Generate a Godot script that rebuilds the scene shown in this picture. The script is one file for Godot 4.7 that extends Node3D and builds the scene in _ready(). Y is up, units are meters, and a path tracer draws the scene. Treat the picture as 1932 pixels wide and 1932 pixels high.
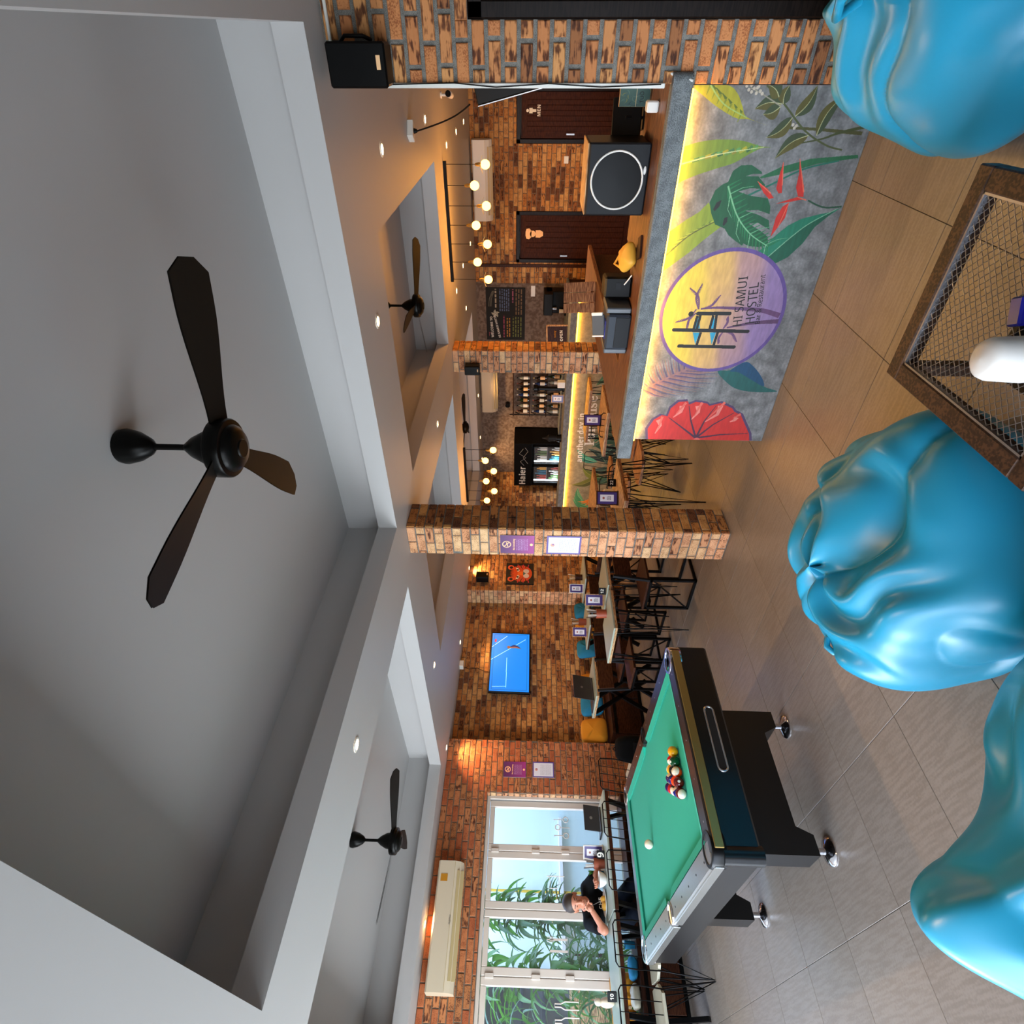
extends Node3D
# A hostel bar with a pool table, photographed with the camera turned on its side.

const EYE := Vector3(0, 1.65, 0)
const CEIL := 2.62
var M := {}
var counts := {}
var TX := {}
var rng := RandomNumberGenerator.new()

func _ready() -> void:
	rng.seed = 7
	set_camera()
	set_light()
	make_textures()
	make_materials()
	build_room()
	build_counter()
	build_back_bar()
	build_ceiling_things()
	build_wall_things()
	build_seating()
	build_pool()
	build_window_side()
	build_lounge()
	build_outside()

func set_camera() -> void:
	var yaw := deg_to_rad(40.778)
	var pitch := deg_to_rad(1.3855)
	var roll := deg_to_rad(1.129)
	var f := Vector3(-sin(yaw) * cos(pitch), sin(pitch), -cos(yaw) * cos(pitch))
	var r := f.cross(Vector3.UP).normalized()
	var u := r.cross(f)
	var r2 := cos(roll) * r + sin(roll) * u
	var u2 := cos(roll) * u - sin(roll) * r
	var cam := Camera3D.new()
	cam.name = "camera"
	cam.transform = Transform3D(Basis(-u2, r2, -f), EYE)
	cam.fov = 85.446
	cam.near = 0.05
	cam.far = 200.0
	cam.current = true
	add_child(cam)

func set_light() -> void:
	var we := WorldEnvironment.new()
	we.name = "world_environment"
	var e := Environment.new()
	e.background_mode = Environment.BG_SKY
	var sky := Sky.new()
	var sm := ProceduralSkyMaterial.new()
	sm.sky_top_color = Color(0.62, 0.74, 0.92)
	sm.sky_horizon_color = Color(0.9, 0.94, 1.0)
	sm.ground_bottom_color = Color(0.45, 0.45, 0.43)
	sm.ground_horizon_color = Color(0.75, 0.77, 0.78)
	sm.sky_energy_multiplier = 2.3
	sm.ground_energy_multiplier = 1.0
	sky.sky_material = sm
	e.sky = sky
	e.tonemap_mode = Environment.TONE_MAPPER_LINEAR
	e.tonemap_exposure = 1.9
	e.sdfgi_enabled = true
	e.ssao_enabled = true
	e.ssil_enabled = true
	we.environment = e
	add_child(we)
	# daylight that comes in through the glazed front behind the camera and through the folding doors
	for a in [[Vector3(-5.4, 1.25, 2.42), 3.0, 2.7], [Vector3(-1.9, 1.25, 2.42), 3.0, 1.1]]:
		var l := AreaLight3D.new()
		l.name = "front_daylight"
		l.area_size = Vector2(a[1], 2.1)
		l.light_color = Color(0.93, 0.97, 1.0)
		l.light_energy = a[2]
		l.area_normalize_energy = false
		l.area_range = 20.0
		l.shadow_enabled = true
		l.position = a[0]
		add_child(l, true)

# ---------------------------------------------------------------- naming
func numbered(called: String) -> String:
	counts[called] = counts.get(called, -1) + 1
	return called if counts[called] == 0 else "%s_%03d" % [called, counts[called]]

func tag(o: Node, label: String, category: String, group := "") -> void:
	o.set_meta("label", label)
	o.set_meta("category", category)
	if group:
		o.set_meta("group", group)

func thing(called: String, label: String, category: String, at := Vector3.ZERO, turn := 0.0, group := "") -> Node3D:
	var o := Node3D.new()
	o.name = numbered(called)
	add_child(o)
	o.position = at
	o.rotation.y = turn
	tag(o, label, category, group)
	return o

func part(parent: Node, called: String, mesh, mat, at := Vector3.ZERO, rot := Vector3.ZERO) -> MeshInstance3D:
	var o := MeshInstance3D.new()
	o.name = called
	o.mesh = mesh.mesh() if mesh is MB else mesh
	o.material_override = M[mat] if mat is String else mat
	o.position = at
	o.rotation = rot
	parent.add_child(o, true)
	return o

func single(called: String, label: String, category: String, mesh, mat, at := Vector3.ZERO, rot := Vector3.ZERO, group := "") -> MeshInstance3D:
	var o := part(self, numbered(called), mesh, mat, at, rot)
	tag(o, label, category, group)
	return o

func struct(called: String, mesh, mat, at := Vector3.ZERO) -> MeshInstance3D:
	var o := part(self, numbered(called), mesh, mat, at)
	o.set_meta("kind", "structure")
	return o

func dup(root: Node3D, at: Vector3, turn: float, label: String, group := "") -> Node3D:
	var r: Node3D = root.duplicate()
	r.name = numbered(str(root.name))
	add_child(r)
	r.position = at
	r.rotation.y = turn
	r.set_meta("label", label)
	if group:
		r.set_meta("group", group)
	return r

# ---------------------------------------------------------------- mesh building
class MB:
	var v := PackedVector3Array()
	var n := PackedVector3Array()
	var t := PackedVector2Array()
	var i := PackedInt32Array()
	var x := Transform3D.IDENTITY

	func at(tr: Transform3D) -> MB:
		x = tr
		return self

	func put(p: Vector3, nn: Vector3, uv := Vector2.ZERO) -> void:
		v.append(x * p)
		n.append((x.basis * nn).normalized())
		t.append(uv)

	# corners run counter-clockwise seen from outside
	func quad(a: Vector3, b: Vector3, c: Vector3, d: Vector3, uv := Rect2(0, 0, 1, 1)) -> MB:
		var nn := (b - a).cross(c - a)
		if nn.length_squared() < 1e-16:
			nn = (c - a).cross(d - a)
		nn = nn.normalized()
		var k := v.size()
		put(a, nn, Vector2(uv.position.x, uv.end.y))
		put(b, nn, uv.end)
		put(c, nn, Vector2(uv.end.x, uv.position.y))
		put(d, nn, uv.position)
		i.append_array([k, k + 2, k + 1, k, k + 3, k + 2])
		return self

	func tri(a: Vector3, b: Vector3, c: Vector3) -> MB:
		var nn := (b - a).cross(c - a).normalized()
		var k := v.size()
		put(a, nn)
		put(b, nn)
		put(c, nn)
		i.append_array([k, k + 2, k + 1])
		return self

	func box(c: Vector3, s: Vector3, bev := 0.0) -> MB:
		var h := s / 2.0
		var b := minf(bev, minf(h.x, minf(h.y, h.z)) * 0.9)
		var g := h - Vector3(b, b, b)
		for ax in 3:
			for sg in [-1.0, 1.0]:
				var nn := Vector3.ZERO
				nn[ax] = sg
				var u := Vector3.ZERO
				u[(ax + 1) % 3] = 1.0
				var w := Vector3.ZERO
				w[(ax + 2) % 3] = 1.0
				if sg < 0:
					var sw := u
					u = w
					w = sw
				var fc: Vector3 = c + nn * h
				var gu: Vector3 = u * g
				var gw: Vector3 = w * g
				quad(fc - gu - gw, fc + gu - gw, fc + gu + gw, fc - gu + gw)
		if b > 0.0:
			for ax in 3:
				var a1 := (ax + 1) % 3
				var a2 := (ax + 2) % 3
				for s1 in [-1.0, 1.0]:
					for s2 in [-1.0, 1.0]:
						var p1 := Vector3.ZERO
						p1[a1] = s1 * h[a1]
						p1[a2] = s2 * g[a2]
						var p2 := Vector3.ZERO
						p2[a1] = s1 * g[a1]
						p2[a2] = s2 * h[a2]
						var e := Vector3.ZERO
						e[ax] = g[ax]
						_edge(c, p1, p2, e)
			for sx in [-1.0, 1.0]:
				for sy in [-1.0, 1.0]:
					for sz in [-1.0, 1.0]:
						var q := Vector3(sx, sy, sz)
						var pa := c + q * Vector3(h.x, g.y, g.z)
						var pb := c + q * Vector3(g.x, h.y, g.z)
						var pc := c + q * Vector3(g.x, g.y, h.z)
						if sx * sy * sz > 0:
							tri(pa, pb, pc)
						else:
							tri(pa, pc, pb)
		return self

	func _edge(c: Vector3, p1: Vector3, p2: Vector3, e: Vector3) -> MB:
		var nn := (p2 - p1).cross(e)
		if nn.dot(p1 + p2) >= 0.0:
			return quad(c + p1 - e, c + p2 - e, c + p2 + e, c + p1 + e)
		return quad(c + p2 - e, c + p1 - e, c + p1 + e, c + p2 + e)

	func span(a: Vector3, b: Vector3, bev := 0.0) -> MB:
		return box((a + b) / 2.0, (b - a).abs(), bev)

	# a bar of rectangular section from a to b
	func bar(a: Vector3, b: Vector3, w: float, h: float, bev := 0.0) -> MB:
		var old := x
		var d := b - a
		var z := d.normalized()
		var up := Vector3.UP if absf(z.y) < 0.95 else Vector3.RIGHT
		var xx := up.cross(z).normalized()
		var yy := z.cross(xx)
		x = old * Transform3D(Basis(xx, yy, z), (a + b) / 2.0)
		box(Vector3.ZERO, Vector3(w, h, d.length()), bev)
		x = old
		return self

	func cyl(a: Vector3, b: Vector3, r0: float, r1 := -1.0, seg := 12, caps := true) -> MB:
		if r1 < 0.0:
			r1 = r0
		var d := (b - a)
		var z := d.normalized()
		var up := Vector3.UP if absf(z.y) < 0.95 else Vector3.RIGHT
		var xx := up.cross(z).normalized()
		var yy := z.cross(xx)
		var k := v.size()
		var sl := (r0 - r1) / maxf(d.length(), 1e-6)
		for j in seg + 1:
			var an := TAU * j / seg
			var o := xx * cos(an) + yy * sin(an)
			var nn := (o + z * sl).normalized()
			put(a + o * r0, nn, Vector2(float(j) / seg, 0))
			put(b + o * r1, nn, Vector2(float(j) / seg, 1))
		for j in seg:
			var q := k + j * 2
			i.append_array([q, q + 1, q + 2, q + 2, q + 1, q + 3])
		if caps:
			for e in [[a, r0, -1.0], [b, r1, 1.0]]:
				if e[1] < 1e-5:
					continue
				var kk := v.size()
				put(e[0], z * e[2])
				for j in seg + 1:
					var an := TAU * j / seg
					put(e[0] + (xx * cos(an) + yy * sin(an)) * e[1], z * e[2])
				for j in seg:
					if e[2] > 0:
						i.append_array([kk, kk + j + 2, kk + j + 1])
					else:
						i.append_array([kk, kk + j + 1, kk + j + 2])
		return self

	func tube(pts: Array, r: float, seg := 8, closed := false) -> MB:
		var m := pts.size()
		var k := v.size()
		var prev := Vector3.ZERO
		for j in m:
			var a: Vector3 = pts[(j - 1 + m) % m] if closed or j > 0 else pts[0]
			var b: Vector3 = pts[(j + 1) % m] if closed or j < m - 1 else pts[m - 1]
			var z := (b - a).normalized()
			var xx: Vector3
			if j == 0:
				var up := Vector3.UP if absf(z.y) < 0.9 else Vector3.RIGHT
				xx = up.cross(z).normalized()
			else:
				xx = (prev - z * prev.dot(z)).normalized()
			prev = xx
			var yy := z.cross(xx)
			for s in seg + 1:
				var an := TAU * s / seg
				var o := xx * cos(an) + yy * sin(an)
				put(pts[j] + o * r, o, Vector2(float(s) / seg, float(j) / m))
		for j in (m if closed else m - 1):
			for s in seg:
				var q := k + j * (seg + 1) + s
				var w := k + ((j + 1) % m) * (seg + 1) + s
				i.append_array([q, w, q + 1, q + 1, w, w + 1])
		if not closed:
			for e in [0, m - 1]:
				var kk := v.size()
				var z: Vector3 = (pts[0] - pts[1]).normalized() if e == 0 else (pts[m - 1] - pts[m - 2]).normalized()
				put(pts[e], z)
				for s in seg + 1:
					put(x.affine_inverse() * v[k + e * (seg + 1) + s], z)
				for s in seg:
					if e == 0:
						i.append_array([kk, kk + s + 1, kk + s + 2])
					else:
						i.append_array([kk, kk + s + 2, kk + s + 1])
		return self

	# profile: Vector2(radius, height) from bottom to top
	func lathe(pr: Array, c := Vector3.ZERO, seg := 20) -> MB:
		for q in pr.size() - 1:
			var a: Vector2 = pr[q]
			var b: Vector2 = pr[q + 1]
			var d := b - a
			if d.length() < 1e-6:
				continue
			var n0 := Vector2(d.y, -d.x).normalized()
			var na := n0
			var nb := n0
			if q > 0:
				var dp: Vector2 = pr[q] - pr[q - 1]
				var np := Vector2(dp.y, -dp.x).normalized()
				if np.dot(n0) > 0.7:
					na = (np + n0).normalized()
			if q < pr.size() - 2:
				var dn: Vector2 = pr[q + 2] - pr[q + 1]
				var nx := Vector2(dn.y, -dn.x).normalized()
				if nx.dot(n0) > 0.7:
					nb = (nx + n0).normalized()
			var k := v.size()
			for j in seg + 1:
				var an := TAU * j / seg
				var o := Vector3(cos(an), 0, sin(an))
				put(c + o * a.x + Vector3(0, a.y, 0), o * na.x + Vector3(0, na.y, 0), Vector2(float(j) / seg, float(q) / pr.size()))
				put(c + o * b.x + Vector3(0, b.y, 0), o * nb.x + Vector3(0, nb.y, 0), Vector2(float(j) / seg, float(q + 1) / pr.size()))
			for j in seg:
				var w := k + j * 2
				i.append_array([w, w + 2, w + 1, w + 2, w + 3, w + 1])
		return self

	func ball(c: Vector3, r: Vector3, seg := 16, rings := 10) -> MB:
		var k := v.size()
		for a in rings + 1:
			var th := PI * a / rings
			for b in seg + 1:
				var ph := TAU * b / seg
				var o := Vector3(sin(th) * cos(ph), cos(th), sin(th) * sin(ph))
				put(c + o * r, o / r, Vector2(float(b) / seg, float(a) / rings))
		for a in rings:
			for b in seg:
				var q := k + a * (seg + 1) + b
				var w := q + seg + 1
				i.append_array([q, w, q + 1, q + 1, w, w + 1])
		return self

	# a flat outline (x, y) pushed from z = 0 to z = depth
	func extrude(poly: PackedVector2Array, depth: float) -> MB:
		var pl := poly
		if Geometry2D.is_polygon_clockwise(pl):
			pl = pl.duplicate()
			pl.reverse()
		var id := Geometry2D.triangulate_polygon(pl)
		for f in [[0.0, -1.0], [depth, 1.0]]:
			var k := v.size()
			for p in pl:
				put(Vector3(p.x, p.y, f[0]), Vector3(0, 0, f[1]), p)
			for q in range(0, id.size(), 3):
				var a := pl[id[q]]
				var b := pl[id[q + 1]]
				var c := pl[id[q + 2]]
				var ccw := (b - a).cross(c - a) > 0
				if ccw == (f[1] > 0):
					i.append_array([k + id[q], k + id[q + 2], k + id[q + 1]])
				else:
					i.append_array([k + id[q], k + id[q + 1], k + id[q + 2]])
		for q in pl.size():
			var a := pl[q]
			var b := pl[(q + 1) % pl.size()]
			quad(Vector3(a.x, a.y, 0), Vector3(b.x, b.y, 0), Vector3(b.x, b.y, depth), Vector3(a.x, a.y, depth))
		return self

	# a smooth surface: f(u, v) -> Vector3 with u, v in 0..1
	func surface(nu: int, nv: int, f: Callable, wrap_u := false) -> MB:
		var k := v.size()
		var pts := PackedVector3Array()
		for b in nv + 1:
			for a in nu + 1:
				pts.append(f.call(float(a) / nu, float(b) / nv))
		var nn := PackedVector3Array()
		nn.resize(pts.size())
		for b in nv:
			for a in nu:
				var q := b * (nu + 1) + a
				var w := q + nu + 1
				var m1 := (pts[q + 1] - pts[q]).cross(pts[w] - pts[q])
				var m2 := (pts[w + 1] - pts[w]).cross(pts[w + 1] - pts[q + 1])
				var mm := m1 + m2
				nn[q] += mm
				nn[q + 1] += mm
				nn[w] += mm
				nn[w + 1] += mm
				i.append_array([k + q, k + w, k + q + 1, k + q + 1, k + w, k + w + 1])
		if wrap_u:
			for b in nv + 1:
				var s := nn[b * (nu + 1)] + nn[b * (nu + 1) + nu]
				nn[b * (nu + 1)] = s
				nn[b * (nu + 1) + nu] = s
		for q in pts.size():
			var g := nn[q]
			put(pts[q], g.normalized() if g.length_squared() > 1e-20 else Vector3.UP, Vector2(float(q % (nu + 1)) / nu, float(q / (nu + 1)) / nv))
		return self

	func mesh() -> ArrayMesh:
		var a := []
		a.resize(Mesh.ARRAY_MAX)
		a[Mesh.ARRAY_VERTEX] = v
		a[Mesh.ARRAY_NORMAL] = n
		a[Mesh.ARRAY_TEX_UV] = t
		a[Mesh.ARRAY_INDEX] = i
		var m := ArrayMesh.new()
		m.add_surface_from_arrays(Mesh.PRIMITIVE_TRIANGLES, a)
		return m

func mb() -> MB:
	return MB.new()

# cushions, seats: a rounded slab
func pillow(w: float, h: float, d: float, puff := 0.5, wrinkle := 0.0, sd := 0) -> MB:
	var nz := FastNoiseLite.new()
	nz.seed = sd
	nz.frequency = 6.0
	return mb().surface(24, 12, func(a: float, b: float) -> Vector3:
		var ph := a * TAU
		var th := (b - 0.5) * PI
		var e := 0.45
		var cx := signf(cos(ph)) * pow(absf(cos(ph)), e) * pow(maxf(cos(th), 0.0), 0.5 + puff * 0.5)
		var cy := signf(sin(ph)) * pow(absf(sin(ph)), e) * pow(maxf(cos(th), 0.0), 0.5 + puff * 0.5)
		var cz := sin(th)
		var p := Vector3(cx * w / 2, cy * h / 2, cz * d / 2)
		p.z *= 1.0 + wrinkle * nz.get_noise_2d(p.x * 3.0, p.y * 3.0)
		return p, true)

func lathe_mesh(pr: Array, seg := 20) -> MB:
	return mb().lathe(pr, Vector3.ZERO, seg)

func text_mesh(s: String, size: float, depth := 0.002, font := "Droid Sans", bold := 400, sp := 0.0) -> TextMesh:
	var t := TextMesh.new()
	t.text = s
	var f := SystemFont.new()
	f.font_names = PackedStringArray([font])
	f.font_weight = bold
	t.font = f
	t.font_size = 32
	t.pixel_size = size / 32.0
	t.depth = depth
	t.curve_step = 1.5
	t.horizontal_alignment = HORIZONTAL_ALIGNMENT_CENTER
	t.vertical_alignment = VERTICAL_ALIGNMENT_CENTER
	return t
const ART := {
	"banana_a": [1990, 14, 1943, 76, 1895, 165, 1860, 253, 1858, 307, 1833, 406, 1866, 298, 1906, 267, 1959, 227, 1990, 168],
	"banana_a_rib": [1990, 91, 1917, 173, 1864, 298],
	"banana_b": [1721, -6, 1750, 36, 1768, 114, 1775, 208, 1768, 311, 1746, 405, 1743, 484, 1739, 414, 1716, 359, 1675, 287, 1650, 203, 1620, 105, 1595, 40, 1588, 2],
	"banana_b_rib": [1662, -8, 1710, 189, 1743, 419],
	"frond_c": [1210, 0, 1339, 0, 1408, 91, 1448, 156, 1494, 197, 1375, 290, 1312, 215, 1240, 140, 1181, 67, 1136, 9],
	"frond_c_rib": [1210, 0, 1332, 128, 1415, 280],
	"stem_d": [1990, 360, 1917, 466, 1814, 598, 1752, 727, 1732, 816],
	"leaves_d": [1869, 534, 1990, 602, 1792, 666, 1957, 749, 1917, 453, 1898, 328, 1864, 523, 1783, 418, 1792, 626, 1693, 489, 1917, 460, 1990, 469, 1944, 432, 1990, 367, 1907, 450, 1877, 374],
	"stem_e": [1825, 482, 1817, 664, 1809, 773, 1801, 889],
	"stem_f": [1758, 584, 1778, 698, 1803, 775, 1829, 898],
	"blade_g": [1612, 436, 1658, 534, 1694, 673, 1712, 905, 1698, 911, 1673, 715, 1628, 557, 1606, 445],
	"blade_h": [1527, 397, 1578, 503, 1649, 654, 1686, 820],
	"monstera": [1590, 277, 1639, 290, 1664, 325, 1666, 379, 1636, 440, 1627, 443, 1627, 397, 1615, 359, 1615, 429, 1578, 474, 1559, 473, 1562, 401, 1546, 342, 1527, 411, 1515, 507, 1476, 533, 1440, 540, 1460, 473, 1456, 401, 1437, 479, 1410, 545, 1363, 563, 1397, 491, 1393, 440, 1356, 517, 1329, 562, 1280, 581, 1276, 525, 1279, 472, 1293, 438, 1282, 433, 1306, 389, 1334, 345, 1368, 314, 1388, 257, 1442, 223, 1494, 202, 1552, 219, 1577, 249],
	"monstera_hole": [1462, 229, 1494, 240, 1506, 264, 1475, 259, 1452, 239],
	"monstera_hole2": [1389, 298, 1419, 298, 1426, 316, 1402, 320, 1380, 307],
	"monstera_rib": [1571, 282, 1436, 363, 1342, 462, 1280, 577],
	"bird1": [1679, 538, 1609, 556, 1541, 574, 1538, 557, 1560, 538, 1609, 535],
	"bird2": [1694, 617, 1567, 682, 1522, 694, 1525, 664, 1566, 640, 1628, 635],
	"bird3": [1593, 431, 1559, 494, 1518, 538, 1512, 515, 1540, 478],
	"bird4": [1496, 627, 1424, 629, 1325, 578, 1424, 578, 1477, 598],
	"bird5": [1522, 662, 1503, 725, 1513, 700, 1500, 633, 1490, 558, 1509, 616],
	"bird_stem": [1507, 724, 1484, 782, 1473, 836, 1479, 913],
	"teal": [1475, 914, 1452, 865, 1439, 798, 1418, 718, 1384, 656, 1329, 599, 1272, 556, 1243, 523, 1215, 596, 1186, 643, 1223, 708, 1295, 767, 1378, 805, 1432, 858],
	"teal_rib": [1465, 889, 1378, 746, 1222, 594],
	"teal_low": [1465, 889, 1378, 746, 1222, 594, 1186, 643, 1223, 708, 1295, 767, 1378, 805, 1432, 858],
	"buds": [1987, 265, 1972, 279, 1990, 287, 1977, 303, 1964, 294, 1980, 318, 1959, 318, 1967, 335, 1985, 323, 1957, 347, 1836, 535, 1822, 546, 1831, 553],
	"bud_stem": [1980, 286, 1951, 359, 1907, 456],
	"hib": [-10, 114, 85, 95, 159, 127, 197, 176, 188, 217, 251, 228, 300, 273, 306, 334, 280, 346, 302, 388, 291, 467, 273, 486, 296, 558, 258, 644, 232, 666, 206, 719, 144, 759, 61, 814, 2, 834],
	"hib_l": [16, 449, 179, 226, 16, 449, 271, 348, 16, 449, 274, 532, 16, 449, 223, 668, 16, 449, 61, 806],
	"hib_pink": [160, 159, 48, 153, 270, 302, 180, 257, 272, 410, 164, 386, 275, 563, 148, 484, 188, 693, 151, 656],
	"frond_p": [386, 7, 468, 152, 538, 279],
	"bluel": [525, 480, 429, 585, 393, 670, 382, 770, 388, 911, 424, 810, 489, 777, 568, 696, 591, 639, 534, 559],
	"bluel_hi": [530, 560, 591, 639, 568, 696, 489, 777, 424, 810, 464, 725, 519, 621],
	"bar1": [797, 143, 792, 602],
	"bar2": [693, 196, 691, 544],
	"bar3": [899, 271, 901, 463],
	"dot": [896, 229],
	"rungs": [790, 284, 897, 289, 792, 396, 898, 385, 690, 305, 783, 314, 692, 412, 785, 419, 797, 265, 886, 271, 798, 363, 888, 367],
	"sails": [806, 270, 882, 280, 808, 303, 807, 366, 885, 373, 808, 399, 781, 265, 705, 295, 782, 307, 782, 370, 704, 399, 783, 408],
	"trunk": [928, 282, 936, 389, 931, 527, 922, 651, 892, 766],
	"trunk2": [814, 467, 845, 619, 857, 770],
	"palm": [925, 269, 1049, 193, 925, 269, 1072, 257, 925, 283, 1007, 382, 925, 256, 843, 148, 904, 260, 797, 220],
	"palm2": [807, 445, 882, 461, 792, 452, 727, 552, 785, 450, 711, 436],
	"text": [826, 530, 1110, 492, 841, 606, 1078, 560, 841, 647, 1123, 599]
}

# ---------------------------------------------------------------- painting flat print
class Pen:
	var im: Image
	var k := 700.0

	func _init(w: int, h: int, col: Color, scale := 700.0) -> void:
		im = Image.create(w, h, false, Image.FORMAT_RGB8)
		im.fill(col)
		k = scale

	func mm(a: Array) -> PackedVector2Array:
		var o := PackedVector2Array()
		for q in range(0, a.size(), 2):
			o.append(Vector2(a[q], a[q + 1]) * 0.001 * k)
		return o

	func poly(p: PackedVector2Array, col: Color, f = null) -> void:
		var lo := 1e9
		var hi := -1e9
		for q in p:
			lo = minf(lo, q.y)
			hi = maxf(hi, q.y)
		var y0 := clampi(int(floor(lo)), 0, im.get_height() - 1)
		var y1 := clampi(int(ceil(hi)), 0, im.get_height() - 1)
		var m := p.size()
		for y in range(y0, y1 + 1):
			var yc := y + 0.5
			var xs: Array[float] = []
			for q in m:
				var a := p[q]
				var b := p[(q + 1) % m]
				if (a.y <= yc) != (b.y <= yc):
					xs.append(a.x + (b.x - a.x) * (yc - a.y) / (b.y - a.y))
			xs.sort()
			for q in range(0, xs.size() - 1, 2):
				var x0 := clampi(int(round(xs[q])), 0, im.get_width())
				var x1 := clampi(int(round(xs[q + 1])), 0, im.get_width())
				if x1 <= x0:
					continue
				if f == null:
					im.fill_rect(Rect2i(x0, y, x1 - x0, 1), col)
				else:
					var xx := x0
					while xx < x1:
						var w := mini(3, x1 - xx)
						im.fill_rect(Rect2i(xx, y, w, 1), f.call(xx, y))
						xx += w

	func disc(c: Vector2, r: float, col: Color) -> void:
		var p := PackedVector2Array()
		for q in 20:
			p.append(c + Vector2.from_angle(TAU * q / 20) * r)
		poly(p, col)

	func ring(c: Vector2, r0: float, r1: float, col: Color) -> void:
		for q in 40:
			var a := Vector2.from_angle(TAU * q / 40)
			var b := Vector2.from_angle(TAU * (q + 1.1) / 40)
			poly(PackedVector2Array([c + a * r0, c + a * r1, c + b * r1, c + b * r0]), col)

	func smooth(p: PackedVector2Array, steps := 6) -> PackedVector2Array:
		var o := PackedVector2Array()
		var m := p.size()
		for q in m - 1:
			var a := p[maxi(q - 1, 0)]
			var d := p[mini(q + 2, m - 1)]
			for s in steps:
				o.append(p[q].cubic_interpolate(p[q + 1], a, d, float(s) / steps))
		o.append(p[m - 1])
		return o

	func round_poly(p: PackedVector2Array) -> PackedVector2Array:
		var o := PackedVector2Array()
		var m := p.size()
		for q in m:
			for s in 5:
				o.append(p[q].cubic_interpolate(p[(q + 1) % m], p[(q - 1 + m) % m], p[(q + 2) % m], s / 5.0))
		return o

	func stroke(p: PackedVector2Array, w0: float, w1: float, col: Color) -> void:
		var m := p.size()
		var l := PackedVector2Array()
		var r := PackedVector2Array()
		for q in m:
			var d := (p[mini(q + 1, m - 1)] - p[maxi(q - 1, 0)]).normalized().orthogonal()
			var w := lerpf(w0, w1, float(q) / maxi(m - 1, 1)) / 2.0
			l.append(p[q] + d * w)
			r.append(p[q] - d * w)
		r.reverse()
		l.append_array(r)
		poly(l, col)

	# a leaf from base to tip, its two halves in two tones, with a pale rib
	func leaf(a: Vector2, b: Vector2, w: float, c0: Color, c1: Color, rib: Color, bend := 0.15) -> void:
		var d := b - a
		var nn := d.orthogonal().normalized()
		var mid := PackedVector2Array()
		var up := PackedVector2Array()
		var dn := PackedVector2Array()
		for q in 13:
			var s := q / 12.0
			var c := a + d * s + nn * sin(s * PI) * d.length() * bend
			var g := sin(pow(s, 0.75) * PI) * w / 2.0
			mid.append(c)
			up.append(c + nn * g)
			dn.append(c - nn * g)
		var h := mid.duplicate()
		h.reverse()
		var pa := up.duplicate()
		pa.append_array(h)
		poly(pa, c0)
		var pb := dn.duplicate()
		pb.append_array(h)
		poly(pb, c1)
		stroke(mid, w * 0.07, w * 0.02, rib)

	# short strokes that stand for a line of unreadable print
	func scribble(r: Rect2, rows: int, col: Color, rg: RandomNumberGenerator, fill := 0.55) -> void:
		var h := r.size.y / rows
		for q in rows:
			var x := r.position.x
			while x < r.end.x:
				var w := rg.randf_range(0.5, 2.0) * h
				im.fill_rect(Rect2i(int(x), int(r.position.y + q * h + h * (1.0 - fill) / 2), maxi(1, int(minf(w, r.end.x - x))), maxi(1, int(h * fill))), col)
				x += w + h * 0.35

	func grain(amount: float, freq: float, sd: int, stretch := 1.0) -> void:
		var w := im.get_width()
		var h := im.get_height()
		var nz := FastNoiseLite.new()
		nz.seed = sd
		nz.frequency = freq
		nz.fractal_octaves = 4
		var ni := nz.get_image(maxi(8, int(w / stretch)), h, false, false, false)
		if stretch != 1.0:
			ni.resize(w, h, Image.INTERPOLATE_BILINEAR)
		var nd := ni.get_data()
		var d := im.get_data()
		for q in w * h:
			var g := 1.0 + (nd[q] / 127.5 - 1.0) * amount
			var o := q * 3
			d[o] = clampi(int(d[o] * g), 0, 255)
			d[o + 1] = clampi(int(d[o + 1] * g), 0, 255)
			d[o + 2] = clampi(int(d[o + 2] * g), 0, 255)
		im = Image.create_from_data(w, h, false, Image.FORMAT_RGB8, d)

	func tex() -> ImageTexture:
		return ImageTexture.create_from_image(im)

func noise_bytes(w: int, h: int, freq: float, sd: int, oct := 4, sx := 1.0, sy := 1.0) -> PackedByteArray:
	var nz := FastNoiseLite.new()
	nz.seed = sd
	nz.frequency = freq
	nz.fractal_octaves = oct
	var im := nz.get_seamless_image(int(w / sx), int(h / sy), false, false, 0.2, true)
	im.convert(Image.FORMAT_L8)
	if sx != 1.0 or sy != 1.0:
		im.resize(w, h, Image.INTERPOLATE_CUBIC)
	return im.get_data()

func ss(a: float, b: float, x: float) -> float:
	return smoothstep(a, b, x)

# a tile of two tones mixed by a rule of two noises
func two_tone(w: int, n1: PackedByteArray, n2: PackedByteArray, c0: Color, c1: Color, c2: Color, a: float, b: float, sp := 0.93) -> ImageTexture:
	var d := PackedByteArray()
	d.resize(w * w * 3)
	for q in w * w:
		var x := n1[q] / 255.0
		var y := n2[q] / 255.0
		var c := c0.lerp(c1, ss(a, b, x * 0.6 + y * 0.4))
		if x > sp:
			c = c.lerp(c2, 0.7)
		elif y > 0.72:
			c = c.lerp(c2, (y - 0.72) * 0.9)
		d[q * 3] = int(c.r * 255.0)
		d[q * 3 + 1] = int(c.g * 255.0)
		d[q * 3 + 2] = int(c.b * 255.0)
	return ImageTexture.create_from_image(Image.create_from_data(w, w, false, Image.FORMAT_RGB8, d))

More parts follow.
